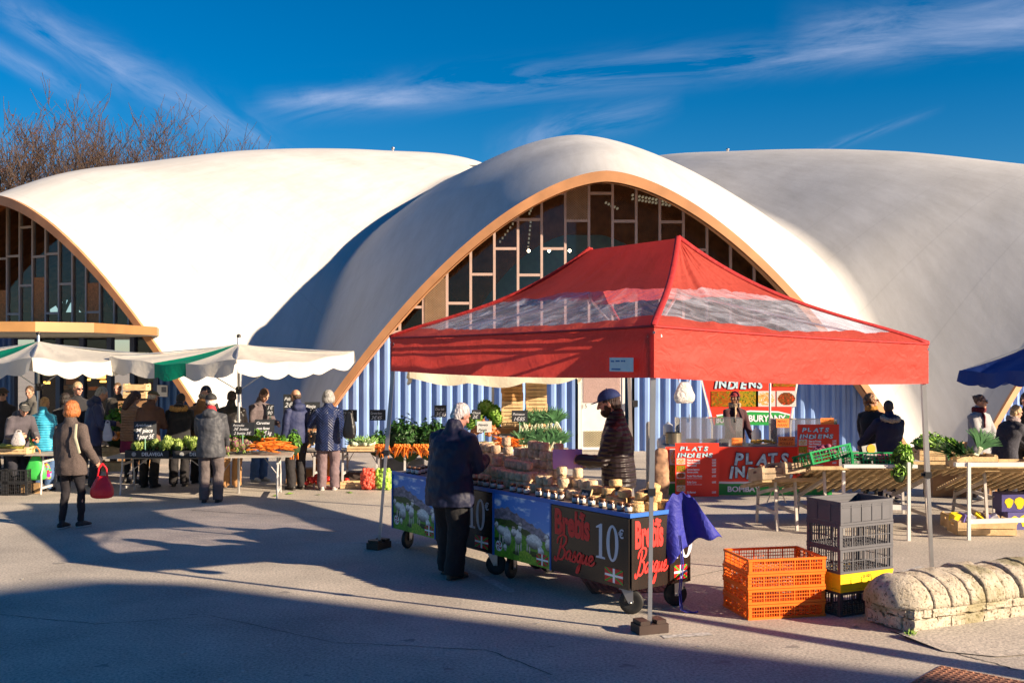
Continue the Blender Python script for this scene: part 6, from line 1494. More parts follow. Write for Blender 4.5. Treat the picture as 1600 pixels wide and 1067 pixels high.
many('carrot', mk_carrot, [((X(px, d-.15)+.02*math.sin(k*2.1)*2, d-.17+.02*(k % 4), .68+.012*(k//3)), (R(-40)+random.uniform(-.5, .5), 0, random.uniform(-1.1, 1.1)), 1.2) for px in (595, 602, 620, 628, 636, 650, 658, 665) for k in range(12)], 'carrot', 'carrot in the bunches before the dark kale', 'carrot', 'bunched carrots on the back counter')
cab = mat('cabbage_green', (.25, .42, .08), .5, .3, 12)
many('cabbage', lambda: mk_arti(cab, greenl, 'cabbage', .13), [((X(px, 18.3), 18.4, zz_), (random.random(), random.random(), 0), 1) for px, zz_ in ((745, 1.12), (758, 1.30), (770, 1.22), (776, 1.10), (736, 1.05))], 'cabbage', 'green cabbage on the shelf behind the white-haired man', 'cabbage', 'cabbages')
onm = mat('onion_skin', (.50, .17, .05), .4, .5, 8)
many('onion', lambda: mk_ball('onion', .036, onm, .9, True), heap(X(757, 17.9), 18.0, .80, .22, .14, .26, 60), 'onion', 'copper onion in the pile behind the cheeses', 'onion', 'onions')
pars = mat('parsnip_cream', (.60, .50, .30), .7, .2, 20)
def mk_pars():
    bm = bmesh.new(); tube(bm, [(0, 0, 0), (0, .06, 0), (0, .15, 0), (0, .2, 0)], [.018, .02, .010, .003], 8); return link('parsnip', bm, pars, smooth=True)
many('pars', mk_pars, heap(X(758, 17.7), 17.65, .64, .2, .12, .16, 40, lambda: (random.uniform(-.3, .3), 0, random.uniform(0, 6))), 'parsnip', 'cream parsnip in front of the onions', 'parsnip', 'parsnips')
many('carrot', mk_carrot, heap(X(790, 17.7), 17.75, .66, .20, .14, .22, 60, lambda: (random.uniform(-.3, .3), 0, random.uniform(0, 6))), 'carrot', 'loose carrot below the crate stacks on the back counter', 'carrot', 'loose carrots below the crate stacks')
many('leek', mk_leek, [((X(px, 18.0-.1*r_)+random.uniform(-.03, .03), 18.0-.22*r_, .66+.30*(1-r_)+random.uniform(-.03, .03)), (random.uniform(-.15, .1), random.uniform(-.5, .6), random.uniform(-.3, .3)), random.uniform(.85, 1.1)) for r_ in (0, 1) for px in range(815, 878, 4) for _ in (0, 1)], 'leek', 'leek standing in the double row at the right end of the back counter', 'leek', 'leeks on the back counter')
bm = bmesh.new(); box(bm, -.40, .32, 0, .25, 0, .36); tag(link('riser_box', bm, wood_dark, loc=(X(848, 18.15), 18.15, .60)), 'brown riser box behind the leeks', 'box')
# crate stacks on the back counter
for k in range(7): 
    wc(X(800, 18.5)+random.uniform(-.01, .01), 18.5, .98+.125*k-.06, random.uniform(-.04, .04), 'wooden crate in the left, lower stack behind the leeks, number %d from its foot' % (k+1) if False else 'wooden crate in the left, darker stack above the carrots', (.36, .3, .12), group='left crate stack', m=mat('amber_crate_wood', (.50, .27, .10), .75, .25, 9, .3, 60) if k > 3 else None)
for k in range(7): wc(X(838, 18.55)+random.uniform(-.01, .01), 18.55, .98+.125*k, random.uniform(-.03, .03), 'wooden crate in the right, taller stack above the leeks', (.36, .3, .12), group='right crate stack')
bm = bmesh.new(); box(bm, -.25, .6, -.18, .18, 0, .36); tag(link('crate_riser', bm, wood_dark, loc=(X(800, 18.52), 18.52, .60)), 'brown riser under the two crate stacks', 'box')
# below the back counter
redt = mat('tomato_red', (.70, .03, .02), .35, .15)
many('tomato', lambda: mk_ball('tomato', .045, redt, .85), heap(X(492, 17.9), 17.9, .02, .14, .12, .16, 16)+heap(X(520, 18.2), 18.2, .02, .25, .1, .10, 12), 'tomato', 'red tomato in the pile on the ground under the back counter', 'tomato', 'tomatoes')
def netbag(px, d, w_, h_, m, label):
    bm = bmesh.new(); r = random.Random(px); ell(bm, (0, 0, h_/2), (w_/2, w_/3, h_/2), u=16, v=12)
    for k in range(90):
        a = r.uniform(0, 6.28); z = r.uniform(.08, .92); q = math.sqrt(max(.05, 1-(2*z-1)**4)); ell(bm, (math.cos(a)*w_*.46*q, math.sin(a)*w_*.30*q, h_*z), .032, u=8, v=6)
    tag(link('net_sack', bm, m, smooth=True, loc=(X(px, d), d, 0)), label, 'sack', 'net sacks')
netbag(576, 17.7, .24, .36, mat('red_net', (.75, .10, .06), .5, .3, 40), 'red net sack of onions on the ground under the counter')
netbag(600, 17.7, .28, .36, mat('green_net', (.38, .62, .08), .5, .3, 40), 'bright green net sack leaning beside the red one')
for px, w_, h_, mm, t_ in ((470, .45, .26, wood_dark, 'brown box in the shade behind the man holding carrots'), (548, .36, .20, mat('dark_carton', (.05, .035, .03), .7), 'dark carton on the ground right of the woman in navy'), (630, .7, .42, mat('grey_blue_tub', (.10, .11, .14), .6), 'grey tub under the kale counter'), (505, .30, .48, mat('ochre_board', (.50, .22, .05), .7), 'ochre board leaning behind the woman in navy')):
    bm = bmesh.new(); box(bm, -w_/2, w_/2, -.15, .15, 0, h_); bmesh.ops.bevel(bm, geom=bm.edges, offset=.01, segments=1); tag(link('storage_box', bm, mm, loc=(X(px, 18.6), 18.6, 0)), t_, 'box')
wc(X(557, 18.0), 17.95, .01, .1, 'flat crate of tomatoes on the ground near the net sacks', (.5, .3, .1))
# ---------------------------------------------------------------- Indian food stall
def food(kind):
    def fn(u, v):
        n = vnoise(u*9, v*9, kind, 4); m = vnoise(u*20, v*20, kind+9, 3)
        base = {0: ((210, 120, 20), (90, 40, 8), (90, 110, 20)), 1: ((225, 190, 120), (170, 110, 50), (200, 200, 190)), 2: ((150, 80, 30), (70, 35, 15), (190, 60, 20)), 3: ((90, 130, 30), (220, 120, 20), (60, 80, 20))}[kind]
        a, b, c = (np.array(q, float) for q in base); col = a*(n[:, None])+b*(1-n[:, None]); col = np.where((m > .62)[:, None], c, col)*1.05
        if kind in (1, 2): r = np.hypot((u-.5)/.45, (v-.5)/.42); col = np.where((r > 1)[:, None], np.array([205, 200, 195.]), col)
        return col
    return fn
letter_b = mat('icy_blue_lettering', (.50, .68, .88), .4, .4, 14); letter_k = mat('dark_navy_outline', (.015, .012, .04), .5, 0)
def chunky(M, s_, size, parent, sx=1.0):
    """blocky slanted lettering: every letter its own tilt, dark outline behind a pale blue face"""
    x = 0
    for i, ch in enumerate(s_):
        a = R([4, -5, 6, -4, 5, -6, 3][i % 7]); k = [1.08, .96, 1.04, .98, 1.1, .95, 1.06][i % 7]
        Mi = M @ T(x, 0, [0, .03, -.02, .02, -.01, .03, 0][i % 7]*size) @ Matrix.Rotation(a, 4, 'Y')
        text('letter_outline', ch, size*k, Mi @ T(0, -.001, 0), letter_k, parent, off=.075*size, ext=.001, sx=sx, shear=.12)
        text('letter', ch, size*k, Mi @ T(0, -.004, 0), letter_b, parent, off=.042*size, ext=.002, sx=sx, shear=.12)
        x += size*sx*(.42 if ch == 'I' else .80)
def menu_board(px, py0, py1, d, w_, rz, label, tilt=.0):
    h_ = ZZ(py0, d)-ZZ(py1, d); root = empty('menu_board', (X(px, d), d, ZZ(py1, d)), rz, label, 'menu board', 'red menu boards')
    bm = bmesh.new(); box(bm, 0, w_, -.004, .004, 0, h_); link('board', bm, red_print, root)
    chunky(T(.10*w_, -.006, .86*h_), 'PLATS', .105*h_*1.0, root, sx=w_*.80/(5*.80*.105*h_)*.86); chunky(T(.04*w_, -.006, .735*h_), 'INDIENS', .105*h_, root, sx=w_*.95/(5.9*.80*.105*h_)*.88)
    rows = [('Naan au fromage', '3.50€', .665), ('Naan fromage-ail', '4.00€', .615), ('Naan poulet', '5.00€', .565), ('Samosa legumes', '3.00€', .49), ('Samosa poulet', '4.00€', .44), ('Poulet Tikka Masala', '6.00€', .365), ('Kofta Curry', '6.00€', .25), ('Riz Basmati', '2.50€', .06)]
    for a, b, z in rows:
        text('menu_line', a, .050*h_, T(.27*w_, -.0045, z*h_), white_text, root, off=.0018, ext=.0006, sx=w_/h_*.95/.62*.62/.55*.5); text('menu_price', b, .050*h_, T(.84*w_, -.0045, z*h_), white_text, root, off=.0018, ext=.0006, sx=w_/h_*.8)
    for z in (.33, .215): text('menu_line', 'Majoration riz, oignons et sauce', .024*h_, T(.27*w_, -.0045, z*h_), white_text, root, off=.0004, ext=.0005, sx=.9)
    for k, (z, kd) in enumerate(((.60, 1), (.465, 3), (.335, 2), (.205, 0), (.09, 1))): picture('food_photo', .20*w_, .115*h_, 16, 10, food(kd), root, T(.03*w_, -.005, z*h_))
    return root
SD = 17.0
st_ = empty('food_stall_counter', (X(1040, SD), SD, 0), 0, 'red-bannered counter of the Indian food stall', 'stall counter')
x0, x1 = 0, X(1300, SD)-X(1040, SD); zt_ = ZZ(698, SD); zb_ = ZZ(773, SD)
bm = bmesh.new(); box(bm, x0, x1, .02, .75, zt_-.04, zt_); link('counter_top', bm, mat('steel_counter', (.4, .4, .4), .35, .1, metal=.6), st_)
bm = bmesh.new(); n = 60; w0 = X(1124, SD)-X(1040, SD); w1 = X(1262, SD)-X(1040, SD); prev = None
def rip(s): return .012*math.sin(s*26)+.008*math.sin(s*61)
for mi, za, zc, nm, m_ in ((0, zb_+.28*(zt_-zb_), zt_, 'red_banner', red_print), (1, zb_, zb_+.235*(zt_-zb_), 'green_banner_strip', green_print), (2, zb_+.235*(zt_-zb_), zb_+.28*(zt_-zb_), 'white_banner_line', white_text)):
    bm = bmesh.new(); prev = None
    for i in range(n+1):
        s = i/n; x = x0+(x1-x0)*s; k = .4 if za > zb_+.3*(zt_-zb_) else 1; cur = (bm.verts.new((x, rip(s)*.6, za)), bm.verts.new((x, rip(s)*.3, zc)))
        if prev: bm.faces.new((prev[0], cur[0], cur[1], prev[1]))
        prev = cur
    link(nm, bm, m_, st_, smooth=True)
bh = zt_-zb_
chunky(T(w0+.22, -.03, zb_+.64*bh), 'PLATS', .235, st_, sx=.95); chunky(T(w0+.14, -.03, zb_+.36*bh), 'INDIENS', .235, st_, sx=.93)
text('banner_word', 'BOMBAY', .115, T(w0+.12, -.02, zb_+.055), white_text, st_, off=.004, sx=1.1)
for px, kd in ((1044, 1), (1044, 3)): picture('banner_photo', .16, .26, 14, 22, food(kd), st_, T(X(px, SD)-X(1040, SD)+.02, -.016, zb_+bh*(.28 if kd == 3 else .62)))
picture('banner_photo', .10, .30, 10, 24, food(0), st_, T(X(1243, SD)-X(1040, SD), -.016, zb_+bh*.38))
for x in (.1, x1/2, x1-.1):
    for y in (.1, .65): bm = bmesh.new(); bar(bm, (x, y, 0), (x, y, zt_-.04), .03); link('leg', bm, alu, st_)
menu_board(1055, 692, 775, 16.85, X(1123, 16.85)-X(1055, 16.85), -.02, 'left red menu board hanging on the food stall counter')
menu_board(1246, 663, 745, 16.5, X(1312, 16.5)-X(1246, 16.5), .05, 'right red menu board standing above the green crates')
# glass screens
def screen(px0, px1, py0, py1, d, label, bow=False):
    w_ = X(px1, d)-X(px0, d); h_ = ZZ(py0, d)-ZZ(py1, d); root = empty('sneeze_screen', (X(px0, d), d, ZZ(py1, d)), 0, label, 'glass screen', 'glass screens of the food stall')
    m = MATS.get('smoky_perspex')
    if not m:
        m = glassm('smoky_perspex', (.75, .75, .78)); nt = m.node_tree; l = nt.links; o = nt.nodes['Material Output']; cur = o.inputs[0].links[0].from_socket; df = nt.nodes.new('ShaderNodeBsdfDiffuse'); df.inputs[0].default_value = (.5, .5, .52, 1); mx = nt.nodes.new('ShaderNodeMixShader'); mx.inputs[0].default_value = .22; l.new(cur, mx.inputs[1]); l.new(df.outputs[0], mx.inputs[2]); l.new(mx.outputs[0], o.inputs[0])
    bm = bmesh.new(); box(bm, 0, w_, 0, .005, 0, h_); link('front_pane', bm, m, root)
    for x in (0, w_): bm = bmesh.new(); box(bm, x-.003, x+.003, .006, .5, 0, h_); link('side_pane', bm, m, root)
    bm = bmesh.new(); box(bm, 0, w_, .006, .35, h_+.001, h_+.006); link('top_pane', bm, m, root)
    bm = bmesh.new()
    for x in (.15, w_-.1): bar(bm, (x, -.01, h_-.05), (x, -.01, h_+.07), .012)
    link('clips', bm, steel, root); return root
screen(1062, 1160, 654, 697, 17.15, 'left clear screen with steam behind it on the food counter'); screen(1214, 1308, 656, 697, 17.15, 'right clear screen beside the right menu board')
orn = mat('fluorescent_orange_card', (.95, .28, .05), .6, .05)
for px, py, w_, h_, t_, l_ in ((1143, 684, .17, .12, ['Poulet', 'Curry'], 'orange card at the right end of the left screen'), (1213, 654, .20, .14, ['MENU', 'NAAN'], 'orange card on the upper left of the right screen'), (1216, 682, .26, .15, ['SAMOSA', 'POULET'], 'larger orange card at the lower left of the right screen'), (1282, 653, .21, .11, ['PLAT 6€'], 'orange card above the right menu board')):
    d = 17.05 if px < 1280 else 17.0; root = empty('price_card', (X(px, d), d, ZZ(py, d)-h_), 0, l_, 'card', 'orange price cards'); bm = bmesh.new(); box(bm, 0, w_, -.004, 0, 0, h_); link('card', bm, orn, root)
    for i, q in enumerate(t_): text('handwriting', q, h_*.38, T(.015, -.0045, h_*(.58-.42*i)), mat('dark_orange_ink', (.45, .07, .01), .6, 0), root, off=.0008, ext=.0004, shear=.25, sx=min(1, (w_-.03)/(len(q)*h_*.38*.62)))
# pots, trays, jugs
def pot_(px, py, d, r, h, m, label, name='cooking_pot', cat='pot'):
    root = empty(name, (X(px, d), d, ZZ(py, d)), 0, label, cat); bm = bmesh.new(); lathe(bm, [(0, 0), (r*.96, 0), (r, .01), (r, h), (r*1.04, h+.006), (r*.95, h+.006), (r*.94, .02), (0, .02)], 24); link('pan', bm, m, root, smooth=False)
    bm = bmesh.new(); [tube(bm, [(s*r, -.03, h*.8), (s*(r+.035), 0, h*.8), (s*r, .03, h*.8)], [.006]*3, 6) for s in (-1, 1)]; link('handle', bm, steel, root)
pot_(1052, 693, 17.2, .13, .17, mat('dull_steel', (.25, .23, .18), .35, .3, metal=.8), 'dark dented cooking pot left of the glass screen')
for k, px in enumerate((1082, 1108, 1134)): pot_(px, 696, 17.45, .11, .10, steel, ('left', 'middle', 'right')[k]+' steel pan steaming behind the left screen', 'steel_pan')
def jug(px, py, d, w_, h_, label):
    bm = bmesh.new(); tube(bm, [(0, 0, .02), (0, 0, h_*.7), (0, 0, h_*.85), (0, 0, h_)], [(w_/2, w_/2.4), (w_/2, w_/2.4), (w_/2.3, w_/2.8), (w_/6, w_/6)], 14, side=(1, 0, 0)); tag(link('plastic_jug', bm, white, smooth=True, loc=(X(px, d), d, ZZ(py, d))), label, 'jug', 'white jugs and tubs')
jug(1182, 694, 17.6, .16, .26, 'white plastic jerrycan between the two glass screens'); jug(1044, 680, 17.7, .16, .20, 'white tub standing highest at the left end of the food stall'); jug(1036, 700, 17.6, .2, .18, 'lower white tub partly behind the front tent leg')
bm = bmesh.new(); box(bm, -.20, .20, -.12, .12, 0, .03); tr_ = link('serving_tray', bm, steel, loc=(X(1192, 17.2), 17.2, zt_+.003)); tag(tr_, 'shallow metal tray of yellow fritters between the screens', 'tray')
many('fritter', lambda: mk_ball('fritter', .028, mat('fried_gold', (.62, .33, .04), .6, .3, 20), .7), heap(X(1192, 17.2), 17.2, zt_+.03, .17, .09, .04, 30), 'fritter', 'golden fritter in the metal tray between the screens', 'fritter', 'fritters in the tray')
# back banner with food photographs, hung on a white frame
bd = 19.6; bx0, bx1 = X(1098, bd), X(1246, bd); bz0, bz1 = ZZ(664, bd), ZZ(592, bd); bw = bx1-bx0; bhh = bz1-bz0
bb = empty('back_banner', (bx0, bd, bz0), 0, 'big red and green food banner with photographs at the back of the stall', 'banner')
def bpoly(pts, y, m, name):
    bm = bmesh.new(); a = [bm.verts.new((x*bw, -y, z*bhh)) for x, z in pts]; b = [bm.verts.new((x*bw, -y+.002, z*bhh)) for x, z in pts]; bm.faces.new(a); bm.faces.new(b[::-1]); link(name, bm, m, bb)
bpoly([(.12, 0), (1-.09, 0), (1-.01, 1), (0, 1)], .0, red_print, 'red_field')
bpoly([(.13, .0), (.90, 0), (.92, .21), (.8, .27), (.5, .29), (.15, .19)], .004, green_print, 'green_field')
bpoly([(.15, .19), (.5, .29), (.8, .27), (.92, .21), (.925, .235), (.8, .30), (.5, .32), (.14, .22)], .006, white_text, 'white_curve')
for q, kd in ((.09, 2), (.38, 3), (.56, 1), (.78, 2)): picture('food_photo', .205*bw if q > .1 else .23*bw, .34*bhh, 22, 20, food(0 if q < .1 else kd), bb, T(q*bw, -.009, .40*bhh))
picture('food_photo', .24*bw, .15*bhh, 20, 10, food(0), bb, T(.74*bw, -.009, .83*bhh))
text('banner_word', 'BOMBAY', .15, T(.14*bw, -.012, .05*bhh), white_text, bb, off=.005, sx=.7); text('banner_word', 'BURYANY', .16, T(.48*bw, -.012, .08*bhh), white_text, bb, off=.005, sx=.92)
chunky(T(.12*bw, -.010, .80*bhh), 'INDIENS', .20, bb, sx=.95)
bm = bmesh.new(); bar(bm, (-.02, .02, bhh), (.10*bw, .02, 0), .03); bar(bm, (.10*bw, .02, 0), (.10*bw, .02, -bz0), .03); bar(bm, (bw+.01, .02, bhh), (.93*bw, .02, 0), .03); bar(bm, (.93*bw, .02, 0), (.93*bw, .02, -bz0), .03); link('banner_frame', bm, white, bb)
# patterned sack behind the front leg and a rolled chair-like shape
bm = bmesh.new(); tube(bm, [(0, 0, 0), (0, 0, .35), (.02, 0, .75)], [(.13, .10), (.15, .11), (.10, .08)], 14, side=(1, 0, 0)); sk_ = link('rice_sack', bm, mat('printed_sack', (.34, .19, .11), .8, .75, 7), smooth=True, loc=(X(1031, 16.6), 16.6, .0)); sk_.scale = (1, 1, .95); tag(sk_, 'patterned sack standing behind the front tent leg beside the food stall', 'sack'); remesh(sk_, .02, 2, .04, .15)
bm = bmesh.new(); tube(bm, [(0, 0, 0), (0, 0, 1.05)], [.05, .05], 10); tag(link('rolled_mat', bm, mat('beige_roll', (.45, .42, .36), .7), smooth=True, loc=(X(1014, 18.), 18., 0)), 'beige roll standing against the wall left of the food stall', 'roll')

# ---------------------------------------------------------------- right-hand vegetable stands
woodt = mat('tan_lattice', (.46, .33, .17), .8, .25, 10, .3, 60); legw = mat('pale_trestle', (.50, .46, .42), .6, .2)
table('display_trestle', X(1216, 13.9), 14.0, .70, .8, .66, .15, 'short low trestle carrying the two weathered crates', woodt, legw, 'straight', R(12), True, 'sloping display trestles')
table('display_trestle', X(1346, 13.9)+.03, 14.05, 1.72, 1.3, .83, .05, 'sloping lattice-topped trestle under the green crates', woodt, legw, 'straight', R(19), True, 'sloping display trestles')
table('display_trestle', X(1600, 14.0), 14.0, 1.85, 1.2, .80, .0, 'sloping lattice-topped trestle at the right picture edge', woodt, legw, 'straight', R(18), True, 'sloping display trestles')
table('display_trestle', X(1478, 15.2), 15.5, 1.7, .9, .72, .0, 'low lattice trestle behind, between the two nearer ones', woodt, legw, 'straight', R(16), True, 'sloping display trestles')
legd = mat('white_painted_pole', (.74, .73, .70), .45, .08)
for px, d, pyt, l_ in ((1318, 13.35, 735, 'white post under the middle of the first sloping trestle'), (1420, 12.95, 722, 'white front post at the right end of the first sloping trestle'), (1514, 13.0, 722, 'white front post of the trestle at the picture edge')):
    bm = bmesh.new(); bar(bm, (0, 0, 0), (0, 0, ZZ(pyt, d)), .035); tag(link('trestle_post', bm, legd, loc=(X(px, d), d, 0)), l_, 'post', 'white trestle posts')
bm = bmesh.new(); bar(bm, (X(1514, 13.02), 13.02, ZZ(815, 13.)), (X(1615, 13.02), 13.02, ZZ(812, 13.)), .03, .055); tag(link('cross_rail', bm, legd), 'white low cross rail of the trestle at the right picture edge', 'rail')
bm = bmesh.new(); bar(bm, (X(1385, 13.), 13., ZZ(792, 13.)), (X(1420, 12.97), 12.97, ZZ(792, 13.)), .03, .06); tag(link('cross_rail', bm, legd), 'short white cross rail beside the grey crates', 'rail')
bm = bmesh.new(); box(bm, X(1312, 13.3), X(1435, 13.1), 13.12, 13.2, ZZ(730, 13.2), ZZ(725, 13.2)); tag(link('white_batten', bm, legd), 'white batten along the near edge under the green crates', 'batten')
bm = bmesh.new(); box(bm, X(1494, 13.), X(1640, 13.), 13.0, 13.08, ZZ(729, 13.), ZZ(723, 13.)); tag(link('white_batten', bm, legd), 'white batten along the near edge of the right trestle', 'batten')
gcr = mat('green_plastic', (.012, .26, .08), .75, .1, spec=.2)
gc = plastic_crate('green_crate', .60, .40, .16, gcr, bars=13); gc.location = (X(1297, 13.4), 13.65, .86); gc.rotation_euler = (R(-14), R(-9), .35); tag(gc, 'green slatted crate tipped up at the left end of the trestle', 'crate', 'green plastic crates')
o = dup(gc, (X(1370, 13.3), 13.5, .82), (R(-12), 0, 0), 'green slatted crate lying flat right of the tipped one')
beet = mat('beet_purple', (.22, .05, .10), .6, .4, 15)
many('beet', lambda: mk_ball('beetroot', .035, beet), heap(X(1297, 13.5), 13.65, .95, .2, .12, .08, 22)+heap(X(1372, 13.4), 13.5, .88, .22, .12, .08, 26), 'beetroot', 'small purple beetroot in the green slatted crates', 'beetroot', 'beetroots')
wc(X(1200, 13.8), 13.75, .62, .18, 'weathered wooden crate at the lower left end of the trestle', (.36, .45, .15), wood_grey, tilt=R(-10))
wc(X(1234, 13.7), 13.75, .70, .30, 'weathered wooden crate tilted against the green one', (.36, .45, .14), wood_grey, tilt=R(-8))
many('radish2', lambda: mk_ball('small_root', .024, mat('root_brown', (.22, .10, .05), .7, .3)), heap(X(1200, 13.8), 13.75, .74, .12, .12, .05, 24), 'small_root', 'small brown root in the weathered crate', 'root vegetable', 'brown roots')
wc(X(1460, 14.6), 14.6, .80, -.05, 'pale wooden crate under the leafy celery, right of the tent leg', (.50, .34, .14))
wc(X(1526, 13.2), 13.35, .84, 0, 'pale wooden crate of leeks at the left end of the right trestle', (.50, .34, .14))
wc(X(1590, 13.2), 13.35, .82, 0, 'pale wooden crate at the right picture edge', (.50, .34, .10))
wc(X(1512, 16.8), 16.9, .62, 0, 'small wooden crate left of the grey-coated woman', (.28, .3, .22))
bm = bmesh.new(); box(bm, -.5, .6, -.2, .2, 0, .62); tag(link('stand_box', bm, wood_dark, loc=(X(1500, 17.), 17.0, 0)), 'brown box stand beneath the small crate by the white wall', 'stand')
cel = mat('celery_leaf', (.22, .42, .05), .5, .45, 16)
leafheap('celery', 'leafy yellow-green celery hanging over the crate edge beside the tent leg', X(1414, 13.1), 13.15, ZZ(722, 13.1), .13, .12, .22, 330, .04, cel, seed=31)
leafheap('celery', 'loose leafy sprig lower below the hanging celery', X(1403, 13.05), 13.0, ZZ(742, 13.0), .09, .07, .12, 120, .035, cel, seed=32)
leafheap('celery', 'leafy greens heaped on the pale crate right of the tent leg', X(1460, 14.5), 14.55, ZZ(697, 14.5), .30, .16, .15, 420, .04, cel, seed=33)
lk = [((X(px, 13.2), 13.3, ZZ(712, 13.2)+.02*math.sin(px)), (R(70)+random.uniform(-.2, .2), random.uniform(-.3, .3), R(-75)+random.uniform(-.35, .35)), 1.1) for px in range(1500, 1536, 3)]+[((X(1530, 13.3), 13.35, ZZ(712, 13.3)), (0, random.uniform(-.1, .6), 0), 1.0) for k in range(4)]
many('leek', mk_leek, lk, 'leek', 'leek lying in the pale crate on the right trestle', 'leek', 'leeks on the right trestle')
root = empty('orange_slice_sign', (X(1361, 13.4), 13.4, ZZ(716, 13.4)), .1, 'small sign with an orange slice picture standing in the green crate', 'sign'); bm = bmesh.new(); box(bm, -.09, .09, -.003, .003, 0, .17, Matrix.Rotation(-.2, 4, 'Y')); link('card', bm, mat('grey_card', (.4, .4, .38), .6), root)
bm = bmesh.new(); lathe(bm, [(0, 0), (.055, 0), (.055, .006), (0, .006)], 20, T(.0, -.004, .12) @ Matrix.Rotation(R(90), 4, 'X')); link('orange_slice', bm, mat('slice_orange', (.90, .42, .03), .5, .1), root)
wc(X(1525, 13.6), 13.45, .01, -.06, 'pale wooden crate of yellow and purple packets on the ground under the right trestle', (.70, .40, .16))
wc(X(1515, 13.9), 13.9, .01, .05, 'second wooden crate on the ground, half behind the first', (.60, .36, .16))
pk = [mat('packet_yellow', (.80, .60, .02), .4, .1), mat('packet_purple', (.12, .10, .35), .4, .3, 30), mat('packet_white', (.5, .5, .6), .4, .4, 30)]
for k, (px, rz_) in enumerate(((1492, .3), (1502, .8), (1513, .1), (1524, -.3), (1536, .4), (1548, .1))):
    bm = bmesh.new(); box(bm, -.06, .06, -.05, .05, 0, .10); bmesh.ops.bevel(bm, geom=bm.edges, offset=.012, segments=2); o = link('packet', bm, pk[k % 3], loc=(X(px, 13.55), 13.55, .14)); o.rotation_euler = (.3, .2*k, rz_); tag(o, ('yellow', 'purple', 'pale')[k % 3]+' packet poking out of the crate under the right trestle', 'packet', ('yellow', 'purple', 'pale')[k % 3]+' packets')
def carton(px, d, z, rz, label):
    root = empty('printed_carton', (X(px, d), d, z), rz, label, 'carton', 'blue and yellow cartons'); bm = bmesh.new(); box(bm, -.2, .2, -.15, .15, 0, .22); bmesh.ops.bevel(bm, geom=bm.edges, offset=.004, segments=1); link('box', bm, mat('indigo_card', (.08, .07, .25), .5, .1), root)
    for x, r_ in ((-.11, .05), (.02, .06), (.13, .045)):
        bm = bmesh.new(); poly(bm, [(x+r_*math.cos(a*.6)*(1+.3*math.sin(a*1.8)), .11+r_*1.3*math.sin(a*.6)) for a in range(10)], .002, T(0, -.151, 0)); link('printed_fruit', bm, pk[0] if x < .1 else pk[2], root)
carton(1588, 13.9, .0, .1, 'indigo carton with yellow fruit print on the ground, lower one'); carton(1583, 13.9, .225, -.05, 'indigo carton with yellow fruit print, upper one')

# ---------------------------------------------------------------- crate stacks near the wall
ORG = mat('orange_plastic', (.88, .17, .012), .38, .08, 5)
cc = Vector((X(1170, 9.12), 9.12, 0)); ang = math.atan2(9.27-9.12, X(1294, 9.27)-X(1170, 9.12)); ux = Vector((math.cos(ang), math.sin(ang), 0)); uy = Vector((-math.sin(ang)-.26, math.cos(ang), 0)).normalized(); ctr = cc+ux*.345+Vector((-math.sin(ang), math.cos(ang), 0))*.26
random.seed(11)
oc = plastic_crate('orange_crate', .69, .52, .125, ORG, bars=30, rails=2, rim=.018, ribs=5)
names = ['bottom', 'second', 'third', 'top']
for k in range(4):
    loc = ctr+Vector((random.uniform(-.006, .006), random.uniform(-.006, .006), .128*k)); o = oc if k == 0 else dup(oc); o.location = loc; o.rotation_euler = (0, 0, ang+random.uniform(-.006, .006)); tag(o, 'orange slatted plastic crate, %s of the four nested orange ones' % names[k], 'crate', 'orange crates')
GY = mat('grey_plastic', (.085, .085, .10), .55, .12, 6); YL = mat('yellow_plastic', (.85, .55, .01), .4, .1, 6); BKP = mat('dark_grey_plastic', (.05, .05, .055), .45, .12, 6)
gcn = Vector((X(1313, 9.22), 9.22, 0)); a2 = R(27); gctr = gcn+Vector((math.cos(a2), math.sin(a2), 0))*.30+Vector((-math.sin(a2), math.cos(a2), 0))*.20
zc_ = 0
for nm, m_, h_, sol, lab in (('dark_crate', BKP, .205, False, 'dark slatted crate at the foot of the tall stack'), ('yellow_crate', YL, .155, True, 'yellow crate, second from the foot of the tall stack'), ('grey_crate', GY, .205, False, 'grey slatted crate just above the yellow one'), ('grey_crate', GY, .205, False, 'grey slatted crate below the solid grey one'), ('solid_grey_crate', GY, .20, True, 'solid-sided grey crate on top of the tall stack')):
    o = plastic_crate(nm, .60, .40, h_, m_, sol, bars=22, rails=1, ribs=4); o.location = gctr+Vector((0, 0, zc_)); o.rotation_euler = (0, 0, a2+random.uniform(-.01, .01)); zc_ += h_+.001; tag(o, lab, 'crate', 'tall crate stack')
    if nm == 'yellow_crate': text('printed_word', 'LE MIN', .03, T(-.05, -.206, .11), mat('black_print', (.01, .01, .01), .6, 0), o)
    if sol:
        bm = bmesh.new(); [box(bm, x-.006, x+.006, -.2085, -.2035, .022, h_-.03) for x in (-.18, -.06, .06, .18)]; box(bm, -.29, .29, -.2075, -.2036, h_-.037, h_-.03); [box(bm, -.3085, -.3035, y-.006, y+.006, .022, h_-.03) for y in (-.08, .08)]; link('ribs', bm, m_, o)
